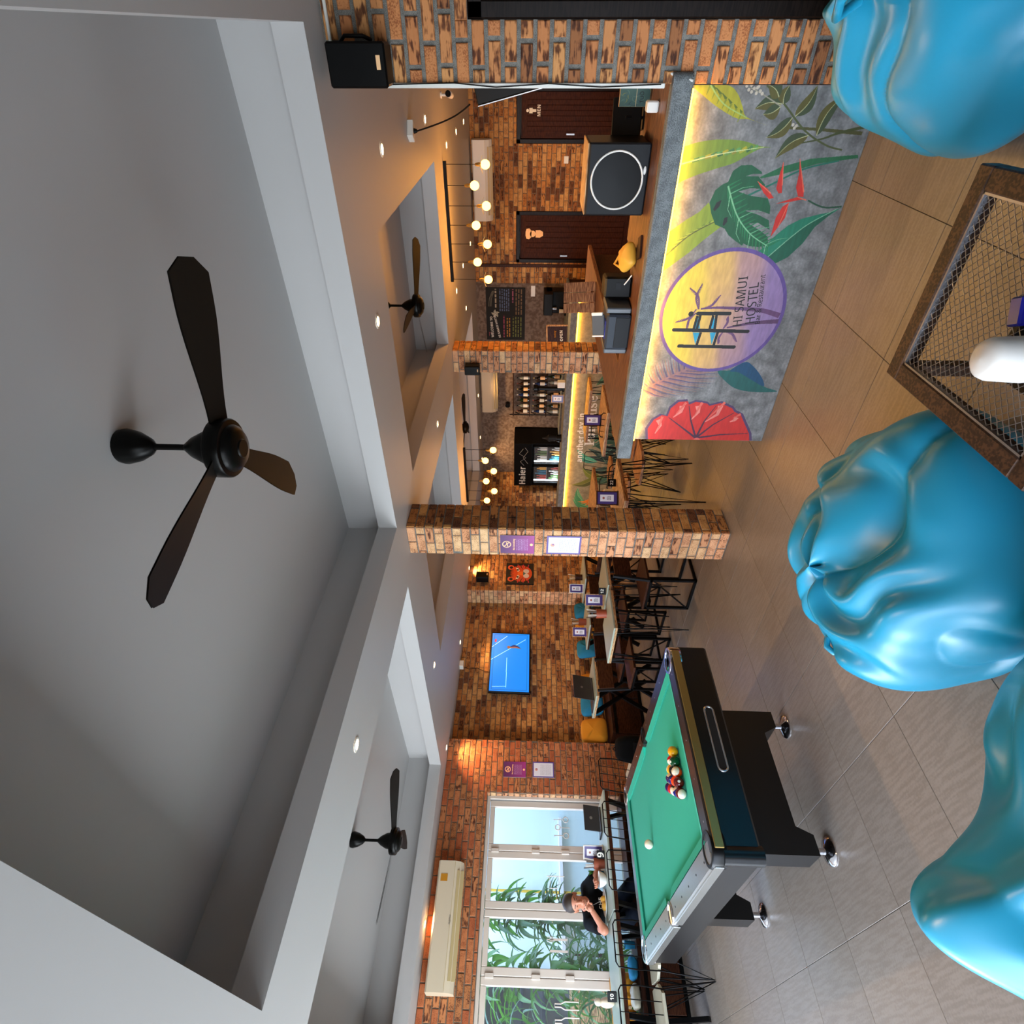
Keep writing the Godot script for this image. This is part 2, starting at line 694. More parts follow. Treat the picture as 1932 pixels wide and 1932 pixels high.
func make_textures() -> void:
	var W := 512
	var streak := noise_bytes(W, W, 0.045, 3, 4, 5.0, 1.0)
	var patch := noise_bytes(W, W, 0.012, 4, 4)
	var fine := noise_bytes(W, W, 0.11, 5, 3)
	var hair := noise_bytes(W, W, 0.09, 6, 3, 10.0, 1.0)
	TX.brick_burnt = two_tone(W, streak, patch, Color(0.97, 0.95, 0.92), Color(0.40, 0.31, 0.25), Color(1, 1, 0.97), 0.48, 0.72)
	TX.brick_plain = two_tone(W, fine, patch, Color(0.97, 0.95, 0.93), Color(0.72, 0.62, 0.55), Color(1, 0.98, 0.94), 0.45, 0.75)
	TX.brick_spot = two_tone(W, fine, patch, Color(0.97, 0.94, 0.9), Color(0.45, 0.34, 0.27), Color(1, 1, 1), 0.52, 0.66)
	TX.wood = two_tone(W, hair, streak, Color(1, 0.98, 0.95), Color(0.62, 0.52, 0.45), Color(0.85, 0.75, 0.68), 0.35, 0.7)
	TX.concrete = two_tone(W, fine, patch, Color(1, 1, 1), Color(0.74, 0.74, 0.75), Color(0.95, 0.95, 0.95), 0.35, 0.68)
	TX.stain = two_tone(W, noise_bytes(W, W, 0.03, 8, 5), patch, Color(1, 0.98, 0.95), Color(0.74, 0.68, 0.63), Color(1, 0.97, 0.93), 0.32, 0.72)
	TX.tile = two_tone(W, hair, fine, Color(1, 0.99, 0.98), Color(0.91, 0.89, 0.87), Color(0.90, 0.87, 0.84), 0.3, 0.72, 0.97)
	TX.rust = two_tone(W, noise_bytes(W, W, 0.05, 12, 5), patch, Color(0.3, 0.2, 0.13), Color(0.15, 0.09, 0.055), Color(0.5, 0.33, 0.18), 0.38, 0.62, 0.9)
	TX.bump_fine = gray_tex(W, fine)
	TX.bump_streak = gray_tex(W, streak)
	TX.mural = paint_mural()
	TX.mural_bar = paint_bar_mural()
	TX.chalk = paint_chalk()
	TX.tiger = paint_tiger()
	TX.tennis = paint_tennis()
	TX.smoke = paint_notice(true)
	TX.rules = paint_notice(false)
	TX.menu = paint_menu()
	TX.canvas_art = paint_canvas()
	TX.felt = gray_tint(W, fine, 0.9)

func gray_tex(w: int, b: PackedByteArray) -> ImageTexture:
	return ImageTexture.create_from_image(Image.create_from_data(w, w, false, Image.FORMAT_L8, b))

func gray_tint(w: int, b: PackedByteArray, lo: float) -> ImageTexture:
	var d := PackedByteArray()
	d.resize(w * w)
	for q in w * w:
		d[q] = int(255.0 * lerpf(lo, 1.0, b[q] / 255.0))
	return gray_tex(w, d)

func paint_mural() -> ImageTexture:
	var p := Pen.new(1393, 644, Color(0.50, 0.505, 0.50), 700.0)
	p.grain(0.3, 0.012, 21)
	p.grain(0.12, 0.08, 22)
	var A := ART
	var rg := RandomNumberGenerator.new()
	rg.seed = 5
	var yel := Color(0.66, 0.66, 0.14)
	var grn := Color(0.20, 0.42, 0.22)
	# a banana leaf hanging from the counter's edge
	p.poly(p.round_poly(p.mm(A.banana_a)), yel)
	for q in 7:
		var a := p.mm(A.banana_a_rib)[0].lerp(p.mm(A.banana_a_rib)[2], q / 7.0)
		p.stroke(PackedVector2Array([a, a + Vector2(22 - q * 2, -26 + q * 3)]), 9, 2, Color(0.34, 0.43, 0.14))
		p.stroke(PackedVector2Array([a, a + Vector2(-26, -8)]), 8, 2, Color(0.5, 0.56, 0.15))
	p.stroke(p.smooth(p.mm(A.banana_a_rib)), 5, 3, Color(0.62, 0.75, 0.42))
	p.poly(p.round_poly(p.mm(A.banana_b)), Color(0.46, 0.58, 0.2))
	var rb := p.smooth(p.mm(A.banana_b_rib), 8)
	for q in range(1, rb.size() - 2):
		var c := [Color(0.66, 0.66, 0.2), Color(0.22, 0.42, 0.24), Color(0.4, 0.6, 0.3), Color(0.58, 0.55, 0.2)][q % 4] as Color
		var g := (1.0 - float(q) / rb.size()) * 44.0
		p.stroke(PackedVector2Array([rb[q], rb[q] + Vector2(-8, -g * 0.8)]), 11, 7, c)
		p.stroke(PackedVector2Array([rb[q], rb[q] + Vector2(10, g * 0.85)]), 12, 8, [Color(0.7, 0.66, 0.16), Color(0.3, 0.5, 0.3), Color(0.38, 0.62, 0.34)][q % 3])
	p.stroke(rb, 5, 2, Color(0.8, 0.85, 0.6))
	p.poly(p.mm(A.frond_c), Color(0.52, 0.62, 0.2))
	var rc := p.smooth(p.mm(A.frond_c_rib), 10)
	for q in rc.size():
		p.stroke(PackedVector2Array([rc[q], rc[q] + Vector2(-12, -34)]), 6, 3, [Color(0.62, 0.7, 0.24), Color(0.44, 0.54, 0.2)][q % 2])
		p.stroke(PackedVector2Array([rc[q], rc[q] + Vector2(26, 30)]), 6, 3, [Color(0.36, 0.5, 0.2), Color(0.6, 0.68, 0.22)][q % 2])
	p.stroke(rc, 5, 3, Color(0.3, 0.34, 0.14))
	# purple palm frond behind the badge
	var fr := p.smooth(p.mm(A.frond_p), 12)
	for q in fr.size():
		var s := float(q) / fr.size()
		for sd in [-1.0, 1.0]:
			var dir := Vector2(-0.35 + 0.45 * s, 0.95) if sd > 0 else Vector2(0.55 + 0.4 * s, -0.15 - 0.4 * (1.0 - s))
			var ln := (210.0 if sd > 0 else 110.0) * (0.55 + 0.5 * sin(s * PI))
			p.stroke(PackedVector2Array([fr[q], fr[q] + dir * ln * 0.5 + Vector2(-8, 0), fr[q] + dir * ln]), 9, 1, [Color(0.56, 0.42, 0.44), Color(0.36, 0.31, 0.44), Color(0.62, 0.46, 0.42)][q % 3])
	p.stroke(fr, 8, 10, Color(0.6, 0.45, 0.45))
	# olive shrub
	p.stroke(p.smooth(p.mm(A.stem_e)), 7, 11, Color(0.3, 0.3, 0.12))
	p.stroke(p.smooth(p.mm(A.stem_f)), 3, 10, Color(0.26, 0.3, 0.12))
	p.stroke(p.smooth(p.mm(A.stem_d)), 6, 5, Color(0.3, 0.34, 0.16))
	var ld := p.mm(A.leaves_d)
	for q in range(0, ld.size(), 2):
		p.leaf(ld[q], ld[q + 1], 44, Color(0.36, 0.34, 0.12), Color(0.24, 0.3, 0.18), Color(0.75, 0.75, 0.55), 0.12 if q % 4 else -0.12)
	p.stroke(p.smooth(p.mm(A.bud_stem)), 3, 4, Color(0.62, 0.6, 0.52))
	for q in p.mm(A.buds):
		p.disc(q, 5, Color(0.8, 0.76, 0.68))
	# heliconia
	p.poly(p.mm(A.blade_g), Color(0.13, 0.42, 0.26))
	p.stroke(p.smooth(p.mm(A.blade_h)), 7, 5, Color(0.1, 0.44, 0.36))
	p.stroke(p.smooth(p.mm(A.bird_stem)), 5, 6, Color(0.12, 0.32, 0.22))
	p.poly(p.mm(A.teal), Color(0.1, 0.5, 0.38))
	p.poly(p.mm(A.teal_low), Color(0.07, 0.38, 0.28))
	p.stroke(p.smooth(p.mm(A.teal_rib)), 3, 4, Color(0.5, 0.72, 0.58))
	# monstera
	p.poly(p.mm(A.monstera), Color(0.07, 0.36, 0.22))
	var mr := p.smooth(p.mm(A.monstera_rib), 6)
	for q in mr.size():
		for dv in [Vector2(-40, 8), Vector2(22, 42)]:
			p.stroke(PackedVector2Array([mr[q], mr[q] + dv]), 7, 2, Color(0.1, 0.47, 0.28))
	for q in range(2, mr.size(), 5):
		p.stroke(PackedVector2Array([mr[q], mr[q] + Vector2(-52, 4), mr[q] + Vector2(-80, 26)]), 3, 1, Color(0.55, 0.78, 0.6))
		p.stroke(PackedVector2Array([mr[q], mr[q] + Vector2(20, 40), mr[q] + Vector2(26, 80)]), 3, 1, Color(0.45, 0.7, 0.52))
	p.poly(p.mm(A.monstera_hole), Color(0.12, 0.14, 0.14))
	p.poly(p.mm(A.monstera_hole2), Color(0.12, 0.14, 0.14))
	p.stroke(mr, 6, 3, Color(0.5, 0.75, 0.56))
	for q in ["bird1", "bird2", "bird3", "bird4", "bird5"]:
		var g := p.mm(A[q])
		p.poly(g, Color(0.82, 0.17, 0.12))
		p.stroke(PackedVector2Array([g[0], (g[1] + g[2]) / 2.0]), 2, 4, Color(0.93, 0.45, 0.33))
	# blue leaf
	p.poly(p.round_poly(p.mm(A.bluel)), Color(0.09, 0.38, 0.36))
	p.poly(p.round_poly(p.mm(A.bluel_hi)), Color(0.05, 0.3, 0.44))
	# hibiscus
	var hb := p.mm(A.hib)
	var ho := PackedVector2Array()
	var hc := hb[0].lerp(hb[hb.size() - 1], 0.5)
	for q in hb:
		ho.append(hc + (q - hc) * 1.05)
	p.poly(ho, Color(0.33, 0.25, 0.4))
	p.poly(hb, Color(0.83, 0.17, 0.14))
	var hk := p.mm(A.hib_pink)
	for q in range(0, hk.size(), 2):
		var d := hk[q + 1] - hk[q]
		p.stroke(PackedVector2Array([hk[q], hk[q] + d * 0.4 + d.orthogonal() * 0.2, hk[q + 1]]), 26, 5, Color(0.95, 0.55, 0.5))
		p.stroke(PackedVector2Array([hk[q] + Vector2(18, 16), hk[q + 1] + Vector2(20, 10)]), 14, 3, Color(0.92, 0.42, 0.36))
	var hl := p.mm(A.hib_l)
	for q in range(0, hl.size(), 2):
		p.stroke(PackedVector2Array([hl[q], hl[q].lerp(hl[q + 1], 0.5) + Vector2(6, -8), hl[q + 1]]), 11, 3, Color(0.3, 0.14, 0.24))
	p.disc(hl[0] + Vector2(-14, 6), 16, Color(0.9, 0.4, 0.36))
	# the round badge, painted as a sunset
	var cc := Vector2(0.8975, 0.415) * p.k
	var R := 0.375 * p.k
	p.poly(circle_pts(cc, R, 72), Color(0.40, 0.31, 0.58))
	p.poly(circle_pts(cc, R * 0.945, 72), Color.WHITE, func(x: float, y: float) -> Color:
		var s := (y - cc.y + R) / (2.0 * R) + 0.03 * sin(x * 0.02 + y * 0.05)
		var c := Color(0.94, 0.83, 0.30)
		c = c.lerp(Color(0.9, 0.72, 0.42), ss(0.18, 0.45, s))
		c = c.lerp(Color(0.74, 0.58, 0.56), ss(0.42, 0.62, s))
		c = c.lerp(Color(0.60, 0.5, 0.68), ss(0.6, 0.85, s))
		return c)
	var pal := Color(0.42, 0.28, 0.44)
	p.stroke(p.smooth(p.mm(A.trunk)), 6, 22, pal)
	p.stroke(p.smooth(p.mm(A.trunk2)), 6, 20, pal.darkened(0.1))
	for key in ["palm", "palm2"]:
		var g := p.mm(A[key])
		for q in range(0, g.size(), 2):
			var d := g[q + 1] - g[q]
			var b := d.orthogonal() * (0.18 if q % 4 else -0.18)
			var cur := p.smooth(PackedVector2Array([g[q], g[q] + d * 0.5 + b, g[q + 1]]), 8)
			p.stroke(cur, 6, 2, pal)
			for s in range(2, cur.size()):
				var e := (cur[s] - cur[s - 1]).normalized().rotated(0.9 if q % 4 else -0.9) * 15.0 * sin(PI * s / cur.size())
				p.stroke(PackedVector2Array([cur[s], cur[s] + e]), 7, 1, pal)
	var sl := p.mm(A.sails)
	for q in range(0, sl.size(), 3):
		p.poly(PackedVector2Array([sl[q], sl[q + 1], sl[q + 2]]), Color(0.16, 0.64, 0.78))
	var ink := Color(0.05, 0.05, 0.05)
	for key in ["bar1", "bar2", "bar3"]:
		var g := p.mm(A[key])
		p.stroke(g, 15, 15, ink)
		p.disc(g[0], 7.5, ink)
		p.disc(g[1], 7.5, ink)
	p.disc(p.mm(A.dot)[0], 11, ink)
	var ru := p.mm(A.rungs)
	for q in range(0, ru.size(), 2):
		p.stroke(PackedVector2Array([ru[q], ru[q + 1]]), 11, 11, ink)
	p.grain(0.10, 0.05, 23, 4.0)
	return p.tex()

func circle_pts(c: Vector2, r: float, m: int) -> PackedVector2Array:
	var o := PackedVector2Array()
	for q in m:
		o.append(c + Vector2.from_angle(TAU * q / m) * r)
	return o

func paint_bar_mural() -> ImageTexture:
	# 4.9 m wide, 0.92 m high
	var p := Pen.new(1960, 368, Color(0.55, 0.5, 0.38), 400.0)
	p.grain(0.18, 0.02, 31)
	var rg := RandomNumberGenerator.new()
	rg.seed = 12
	for q in 46:
		var b := Vector2(rg.randf_range(0, 1960), rg.randf_range(250, 380))
		var an := rg.randf_range(-2.6, -0.5)
		var c := [Color(0.1, 0.2, 0.16), Color(0.12, 0.28, 0.2), Color(0.16, 0.35, 0.22), Color(0.08, 0.14, 0.13)][q % 4] as Color
		p.leaf(b, b + Vector2.from_angle(an) * rg.randf_range(110, 230), rg.randf_range(36, 74), c, c.lightened(0.12), Color(0.5, 0.6, 0.45), rg.randf_range(-0.2, 0.2))
	for f in [[Vector2(120, 250), 1.0], [Vector2(60, 330), 0.8], [Vector2(1690, 240), 1.0], [Vector2(1800, 330), 0.9], [Vector2(980, 330), 0.8]]:
		for q in 16:
			var c: Vector2 = f[0] + Vector2(q * 9, -q * 7) * f[1]
			p.stroke(PackedVector2Array([c, c + Vector2(-46, -30) * f[1], c + Vector2(-100, -36) * f[1]]), 8, 2, Color(0.12, 0.26, 0.16))
			p.stroke(PackedVector2Array([c, c + Vector2(34, 30) * f[1], c + Vector2(90, 50) * f[1]]), 8, 2, Color(0.2, 0.34, 0.16))
	for q in 5:
		p.leaf(Vector2(330 + q * 20, 200 - q * 16), Vector2(430 + q * 26, 60 + q * 8), 40, Color(0.24, 0.5, 0.32), Color(0.36, 0.6, 0.4), Color(0.6, 0.7, 0.5))
	p.leaf(Vector2(640, 210), Vector2(560, 40), 60, Color(0.32, 0.33, 0.12), Color(0.42, 0.42, 0.14), Color(0.6, 0.58, 0.3))
	p.leaf(Vector2(640, 240), Vector2(720, 110), 60, Color(0.45, 0.47, 0.12), Color(0.36, 0.4, 0.12), Color(0.65, 0.6, 0.3))
	p.leaf(Vector2(770, 210), Vector2(880, 60), 56, Color(0.2, 0.5, 0.4), Color(0.3, 0.6, 0.46), Color(0.6, 0.75, 0.6))
	for b in [Vector2(430, 190), Vector2(250, 230), Vector2(200, 300), Vector2(520, 290)]:
		for q in 4:
			p.leaf(b, b + Vector2(-90 + q * 20, -10 - q * 28), 16, Color(0.85, 0.42, 0.12), Color(0.9, 0.52, 0.16), Color(0.95, 0.7, 0.3))
	for q in 9:
		p.leaf(Vector2(1850, 200) + Vector2(q * 8, 0), Vector2(1930, 40) + Vector2(0, q * 34), 40, Color(0.55, 0.62, 0.12), Color(0.4, 0.48, 0.12), Color(0.7, 0.7, 0.3))
	p.poly(circle_pts(Vector2(1480, 240), 66, 12), Color(0.75, 0.16, 0.1))
	for q in 7:
		var d := Vector2.from_angle(q * 0.9)
		p.stroke(PackedVector2Array([Vector2(1480, 240) + d * 14, Vector2(1480, 240) + d * 62]), 20, 8, Color(0.86, 0.35, 0.25))
	p.grain(0.08, 0.07, 33)
	return p.tex()

func paint_chalk() -> ImageTexture:
	var p := Pen.new(400, 300, Color(0.045, 0.042, 0.04), 400.0)
	var rg := RandomNumberGenerator.new()
	rg.seed = 3
	for q in 5:
		p.leaf(Vector2(205, 70), Vector2(205, 70) + Vector2.from_angle(q * 1.25) * 34, 18, Color(0.62, 0.6, 0.52), Color(0.7, 0.68, 0.6), Color(0.3, 0.3, 0.25))
	for q in 3:
		p.stroke(PackedVector2Array([Vector2(260, 20 + q * 9), Vector2(320, 26 + q * 9), Vector2(376, 50 + q * 6)]), 2, 2, Color(0.6, 0.58, 0.5))
	p.scribble(Rect2(252, 64, 140, 22), 1, Color(0.62, 0.58, 0.5), rg)
	p.scribble(Rect2(226, 100, 166, 84), 5, Color(0.32, 0.38, 0.5), rg)
	p.scribble(Rect2(290, 196, 100, 20), 1, Color(0.55, 0.3, 0.38), rg)
	p.scribble(Rect2(200, 222, 190, 60), 3, Color(0.45, 0.36, 0.25), rg, 0.45)
	p.scribble(Rect2(20, 128, 176, 18), 1, Color(0.6, 0.25, 0.35), rg)
	p.scribble(Rect2(24, 154, 150, 36), 2, Color(0.66, 0.46, 0.18), rg)
	p.scribble(Rect2(24, 200, 160, 80), 4, Color(0.4, 0.42, 0.2), rg, 0.45)
	p.stroke(PackedVector2Array([Vector2(30, 20), Vector2(60, 20), Vector2(45, 46)]), 3, 3, Color(0.7, 0.3, 0.35))
	return p.tex()

func paint_tiger() -> ImageTexture:
	# a plain striped cat face in warm colours on black
	var p := Pen.new(220, 220, Color(0.07, 0.07, 0.09), 220.0)
	p.poly(circle_pts(Vector2(110, 120), 88, 18), Color(0.8, 0.3, 0.12))
	for s in [-1.0, 1.0]:
		var m := func(x: float, y: float) -> Vector2: return Vector2(110 + s * x, y)
		p.poly(circle_pts(m.call(62, 38), 26, 14), Color(0.85, 0.35, 0.2))
		p.poly(circle_pts(m.call(62, 40), 14, 12), Color(0.12, 0.08, 0.1))
		p.poly(PackedVector2Array([m.call(16, 92), m.call(58, 76), m.call(64, 96), m.call(28, 108)]), Color(0.9, 0.86, 0.8))
		p.poly(circle_pts(m.call(38, 92), 9, 12), Color(0.1, 0.08, 0.06))
		for q in 6:
			p.stroke(PackedVector2Array([m.call(96, 70 + q * 22), m.call(66, 84 + q * 18), m.call(44, 112 + q * 12)]), 9, 2, [Color(0.06, 0.05, 0.07), Color(0.75, 0.15, 0.25)][q % 2])
		for q in 4:
			p.stroke(PackedVector2Array([m.call(4 + q * 10, 30), m.call(10 + q * 11, 60)]), 8, 2, Color(0.07, 0.06, 0.08))
		p.poly(circle_pts(m.call(24, 160), 24, 14), Color(0.82, 0.78, 0.78))
	p.poly(PackedVector2Array([Vector2(94, 92), Vector2(126, 92), Vector2(132, 138), Vector2(88, 138)]), Color(0.9, 0.42, 0.14))
	p.poly(PackedVector2Array([Vector2(90, 136), Vector2(130, 136), Vector2(110, 158)]), Color(0.3, 0.42, 0.42))
	return p.tex()

func paint_tennis() -> ImageTexture:
	var p := Pen.new(320, 190, Color(0.02, 0.38, 0.70), 320.0)
	var w := Color(0.42, 0.68, 0.86)
	for l in [[20, 80, 180, 78], [22, 12, 26, 80], [166, 0, 288, 171], [237, 0, 305, 76], [8, 12, 312, 12], [312, 12, 312, 180], [8, 180, 312, 180], [8, 12, 8, 180]]:
		p.stroke(PackedVector2Array([Vector2(l[0], l[1]), Vector2(l[2], l[3])]), 3, 3, w if l[0] != 8 and l[0] != 312 else Color(0.02, 0.30, 0.58))
	p.leaf(Vector2(238, 88), Vector2(232, 150), 18, Color(0.1, 0.1, 0.25), Color(0.4, 0.28, 0.25), Color(0.2, 0.16, 0.2))
	p.disc(Vector2(240, 86), 8, Color(0.4, 0.25, 0.18))
	p.poly(PackedVector2Array([Vector2(268, 14), Vector2(284, 14), Vector2(284, 22), Vector2(268, 22)]), Color(0.8, 0.1, 0.15))
	return p.tex()

func paint_notice(smoke: bool) -> ImageTexture:
	var p := Pen.new(220, 310, Color(0.36, 0.29, 0.55), 220.0)
	var rg := RandomNumberGenerator.new()
	rg.seed = 9
	var cream := Color(0.95, 0.75, 0.55)
	if smoke:
		p.poly(PackedVector2Array([Vector2(0, 0), Vector2(220, 0), Vector2(220, 310), Vector2(0, 310)]), Color.WHITE, func(_x: float, y: float) -> Color:
			return Color(0.31, 0.16, 0.36).lerp(Color(0.62, 0.2, 0.5), y / 310.0))
		p.ring(Vector2(110, 58), 32, 41, cream)
		p.stroke(PackedVector2Array([Vector2(84, 34), Vector2(136, 82)]), 8, 8, cream)
		p.stroke(PackedVector2Array([Vector2(86, 68), Vector2(134, 56)]), 9, 9, cream)
		p.scribble(Rect2(40, 146, 140, 110), 8, Color(0.7, 0.55, 0.72), rg, 0.4)
		p.poly(circle_pts(Vector2(110, 284), 15, 16), cream)
	else:
		p.poly(PackedVector2Array([Vector2(16, 16), Vector2(204, 16), Vector2(204, 294), Vector2(16, 294)]), Color(0.86, 0.86, 0.9))
		p.poly(circle_pts(Vector2(110, 54), 20, 18), Color(0.85, 0.6, 0.5))
		p.poly(circle_pts(Vector2(116, 58), 9, 12), Color(0.5, 0.38, 0.6))
		p.scribble(Rect2(34, 110, 152, 160), 12, Color(0.62, 0.62, 0.66), rg, 0.35)
	return p.tex()

func paint_menu() -> ImageTexture:
	var p := Pen.new(120, 200, Color(0.26, 0.2, 0.42), 120.0)
	p.poly(PackedVector2Array([Vector2(26, 26), Vector2(94, 26), Vector2(94, 168), Vector2(26, 168)]), Color(0.85, 0.83, 0.84))
	p.poly(circle_pts(Vector2(60, 62), 12, 14), Color(0.6, 0.3, 0.25))
	var rg := RandomNumberGenerator.new()
	rg.seed = 4
	p.scribble(Rect2(40, 96, 40, 44), 4, Color(0.25, 0.22, 0.3), rg)
	return p.tex()

func paint_canvas() -> ImageTexture:
	var p := Pen.new(220, 200, Color(0.24, 0.36, 0.33), 220.0)
	var rg := RandomNumberGenerator.new()
	rg.seed = 6
	for q in 40:
		var b := Vector2(rg.randf_range(0, 220), rg.randf_range(0, 200))
		p.leaf(b, b + Vector2.from_angle(rg.randf() * TAU) * 46, 14, [Color(0.3, 0.42, 0.36), Color(0.18, 0.28, 0.27), Color(0.42, 0.45, 0.25)][q % 3], Color(0.22, 0.35, 0.36), Color(0.4, 0.5, 0.42))
	p.im.fill_rect(Rect2i(0, 108, 220, 4), Color(0.7, 0.65, 0.5))
	return p.tex()

# ---------------------------------------------------------------- materials
func mat(called: String, col: Color, rough := 0.6, metal := 0.0) -> StandardMaterial3D:
	var m := StandardMaterial3D.new()
	m.resource_name = called
	m.albedo_color = col
	m.roughness = rough
	m.metallic = metal
	M[called] = m
	return m

func tri(called: String, col: Color, tx: Texture2D, scale: Vector3, rough := 0.7, world := true, metal := 0.0) -> StandardMaterial3D:
	var m := mat(called, col, rough, metal)
	m.albedo_texture = tx
	m.uv1_triplanar = true
	m.uv1_world_triplanar = world
	m.uv1_scale = scale
	m.uv1_triplanar_sharpness = 8.0
	return m

func relief(m: StandardMaterial3D, tx: Texture2D, cm: float) -> StandardMaterial3D:
	m.heightmap_enabled = true
	m.heightmap_texture = tx
	m.heightmap_scale = cm
	return m

func printed(called: String, tx: Texture2D, rough := 0.6) -> StandardMaterial3D:
	var m := mat(called, Color.WHITE, rough)
	m.albedo_texture = tx
	return m

func glow(called: String, col: Color, e: float) -> StandardMaterial3D:
	var m := mat(called, col, 0.5)
	m.emission_enabled = true
	m.emission = col
	m.emission_energy_multiplier = e
	return m

var BRICKS := {}

func make_materials() -> void:
	var K := Vector3(1.7, 1.7, 1.7)
	var sets := {
		"near": [[0.76, 0.50, 0.31, "brick_burnt"], [0.79, 0.54, 0.34, "brick_burnt"], [0.77, 0.51, 0.32, "brick_plain"], [0.60, 0.39, 0.24, "brick_burnt"], [0.82, 0.59, 0.37, "brick_burnt"], [0.78, 0.52, 0.32, "brick_plain"]],
		"pillar": [[0.86, 0.65, 0.49, "brick_plain"], [0.88, 0.71, 0.53, "brick_plain"], [0.83, 0.60, 0.44, "brick_spot"], [0.90, 0.75, 0.57, "brick_plain"], [0.80, 0.57, 0.41, "brick_burnt"], [0.85, 0.65, 0.49, "brick_spot"]],
		"tan": [[0.74, 0.52, 0.29, "brick_plain"], [0.78, 0.60, 0.36, "brick_plain"], [0.70, 0.48, 0.26, "brick_spot"], [0.56, 0.36, 0.20, "brick_burnt"], [0.80, 0.63, 0.40, "brick_plain"], [0.72, 0.51, 0.29, "brick_burnt"], [0.74, 0.53, 0.30, "brick_spot"], [0.44, 0.28, 0.17, "brick_spot"]],
		"red": [[0.72, 0.42, 0.25, "brick_plain"], [0.75, 0.47, 0.29, "brick_plain"], [0.68, 0.37, 0.21, "brick_plain"], [0.74, 0.48, 0.30, "brick_burnt"], [0.70, 0.46, 0.28, "brick_spot"]],
	}
	for s in sets:
		BRICKS[s] = []
		for q in sets[s].size():
			var c: Array = sets[s][q]
			var m := tri("brick_%s_%d" % [s, q], Color(c[0], c[1], c[2]), TX[c[3]], K, 0.85)
			relief(m, TX.bump_streak, 0.35)
			BRICKS[s].append("brick_%s_%d" % [s, q])
	tri("mortar", Color(0.50, 0.49, 0.46), TX.concrete, K * 2.0, 0.95)
	tri("mortar_warm", Color(0.52, 0.44, 0.36), TX.concrete, K * 2.0, 0.95)
	mat("ceiling_paint", Color(0.70, 0.69, 0.685), 0.5)
	mat("white_paint", Color(0.82, 0.80, 0.77), 0.5)
	mat("plaster", Color(0.7, 0.68, 0.64), 0.8)
	relief(tri("concrete", Color(0.47, 0.49, 0.49), TX.concrete, Vector3(2.2, 2.2, 2.2), 0.7), TX.bump_fine, 0.3)
	relief(tri("concrete_wall", Color(0.46, 0.40, 0.36), TX.stain, Vector3(0.8, 0.8, 0.8), 0.8), TX.bump_fine, 0.2)
	for q in 4:
		var g := [Color(0.51, 0.475, 0.44), Color(0.50, 0.465, 0.43), Color(0.52, 0.485, 0.45), Color(0.505, 0.47, 0.435)][q] as Color
		var m := tri("floor_tile_%d" % q, g, TX.tile, Vector3(1.1, 1.1, 1.1), 0.36)
		m.uv1_offset = Vector3(q * 0.37, q * 0.21, q * 0.53)
	mat("grout", Color(0.30, 0.26, 0.22), 0.9)
	tri("wood_top", Color(0.50, 0.33, 0.20), TX.wood, Vector3(1.5, 1.5, 1.5), 0.45)
	tri("wood_light", Color(0.66, 0.46, 0.31), TX.wood, Vector3(2, 2, 2), 0.6)
	tri("wood_pale", Color(0.78, 0.64, 0.46), TX.wood, Vector3(2, 2, 2), 0.6)
	tri("wood_dark", Color(0.22, 0.12, 0.075), TX.wood, Vector3(2, 2, 2), 0.5)
	tri("wood_door", Color(0.25, 0.115, 0.055), TX.wood, Vector3(2, 2, 2), 0.6)
	tri("wood_frame", Color(0.10, 0.065, 0.05), TX.wood, Vector3(2, 2, 2), 0.4)
	tri("wood_walnut", Color(0.26, 0.145, 0.085), TX.wood, Vector3(2.5, 2.5, 2.5), 0.5)
	tri("rust", Color(1, 1, 1), TX.rust, Vector3(3, 3, 3), 0.5, true, 0.35)
	mat("black_plastic", Color(0.03, 0.03, 0.032), 0.45)
	mat("black_satin", Color(0.018, 0.018, 0.02), 0.35)
	mat("black_metal", Color(0.03, 0.03, 0.032), 0.4, 0.3)
	mat("graphite", Color(0.20, 0.22, 0.25), 0.45)
	mat("grey_plastic", Color(0.30, 0.32, 0.34), 0.4)
	mat("dark_grey", Color(0.10, 0.105, 0.115), 0.5)
	mat("white_plastic", Color(0.86, 0.85, 0.82), 0.4)
	mat("cream_plastic", Color(0.80, 0.74, 0.64), 0.35)
	mat("cream_slot", Color(0.72, 0.64, 0.46), 0.5)
	mat("chrome", Color(0.8, 0.8, 0.82), 0.12, 1.0)
	mat("steel", Color(0.62, 0.62, 0.63), 0.3, 0.9)
	mat("gold_trim", Color(0.62, 0.52, 0.30), 0.3, 0.8)
	mat("fan_metal", Color(0.05, 0.047, 0.042), 0.32, 0.4)
	mat("fan_blade", Color(0.09, 0.075, 0.06), 0.5)
	var felt := tri("felt", Color(0.0, 0.62, 0.50), TX.felt, Vector3(6, 6, 6), 0.95)
	felt.rim_enabled = true
	felt.rim = 0.3
	mat("table_black", Color(0.014, 0.014, 0.016), 0.28)
	mat("table_rail", Color(0.10, 0.075, 0.065), 0.3)
	mat("table_metal", Color(0.66, 0.66, 0.64), 0.26, 0.9)
	mat("pocket", Color(0.012, 0.012, 0.012), 0.7)
	var bb := mat("beanbag", Color(0.10, 0.55, 0.68), 0.36)
	bb.metallic_specular = 0.55
	mat("beanbag_seam", Color(0.04, 0.36, 0.5), 0.5)
	mat("cushion_blue", Color(0.06, 0.42, 0.56), 0.9)
	mat("cushion_mustard", Color(0.72, 0.48, 0.06), 0.9)
	mat("cushion_navy", Color(0.08, 0.11, 0.17), 0.9)
	mat("table_top_pale", Color(0.60, 0.64, 0.58), 0.35)
	mat("seat_cream", Color(0.66, 0.64, 0.56), 0.5)
	mat("frame_cream", Color(0.80, 0.75, 0.70), 0.4)
	var gl := mat("pane", Color(1, 1, 1, 0.04), 0.02)
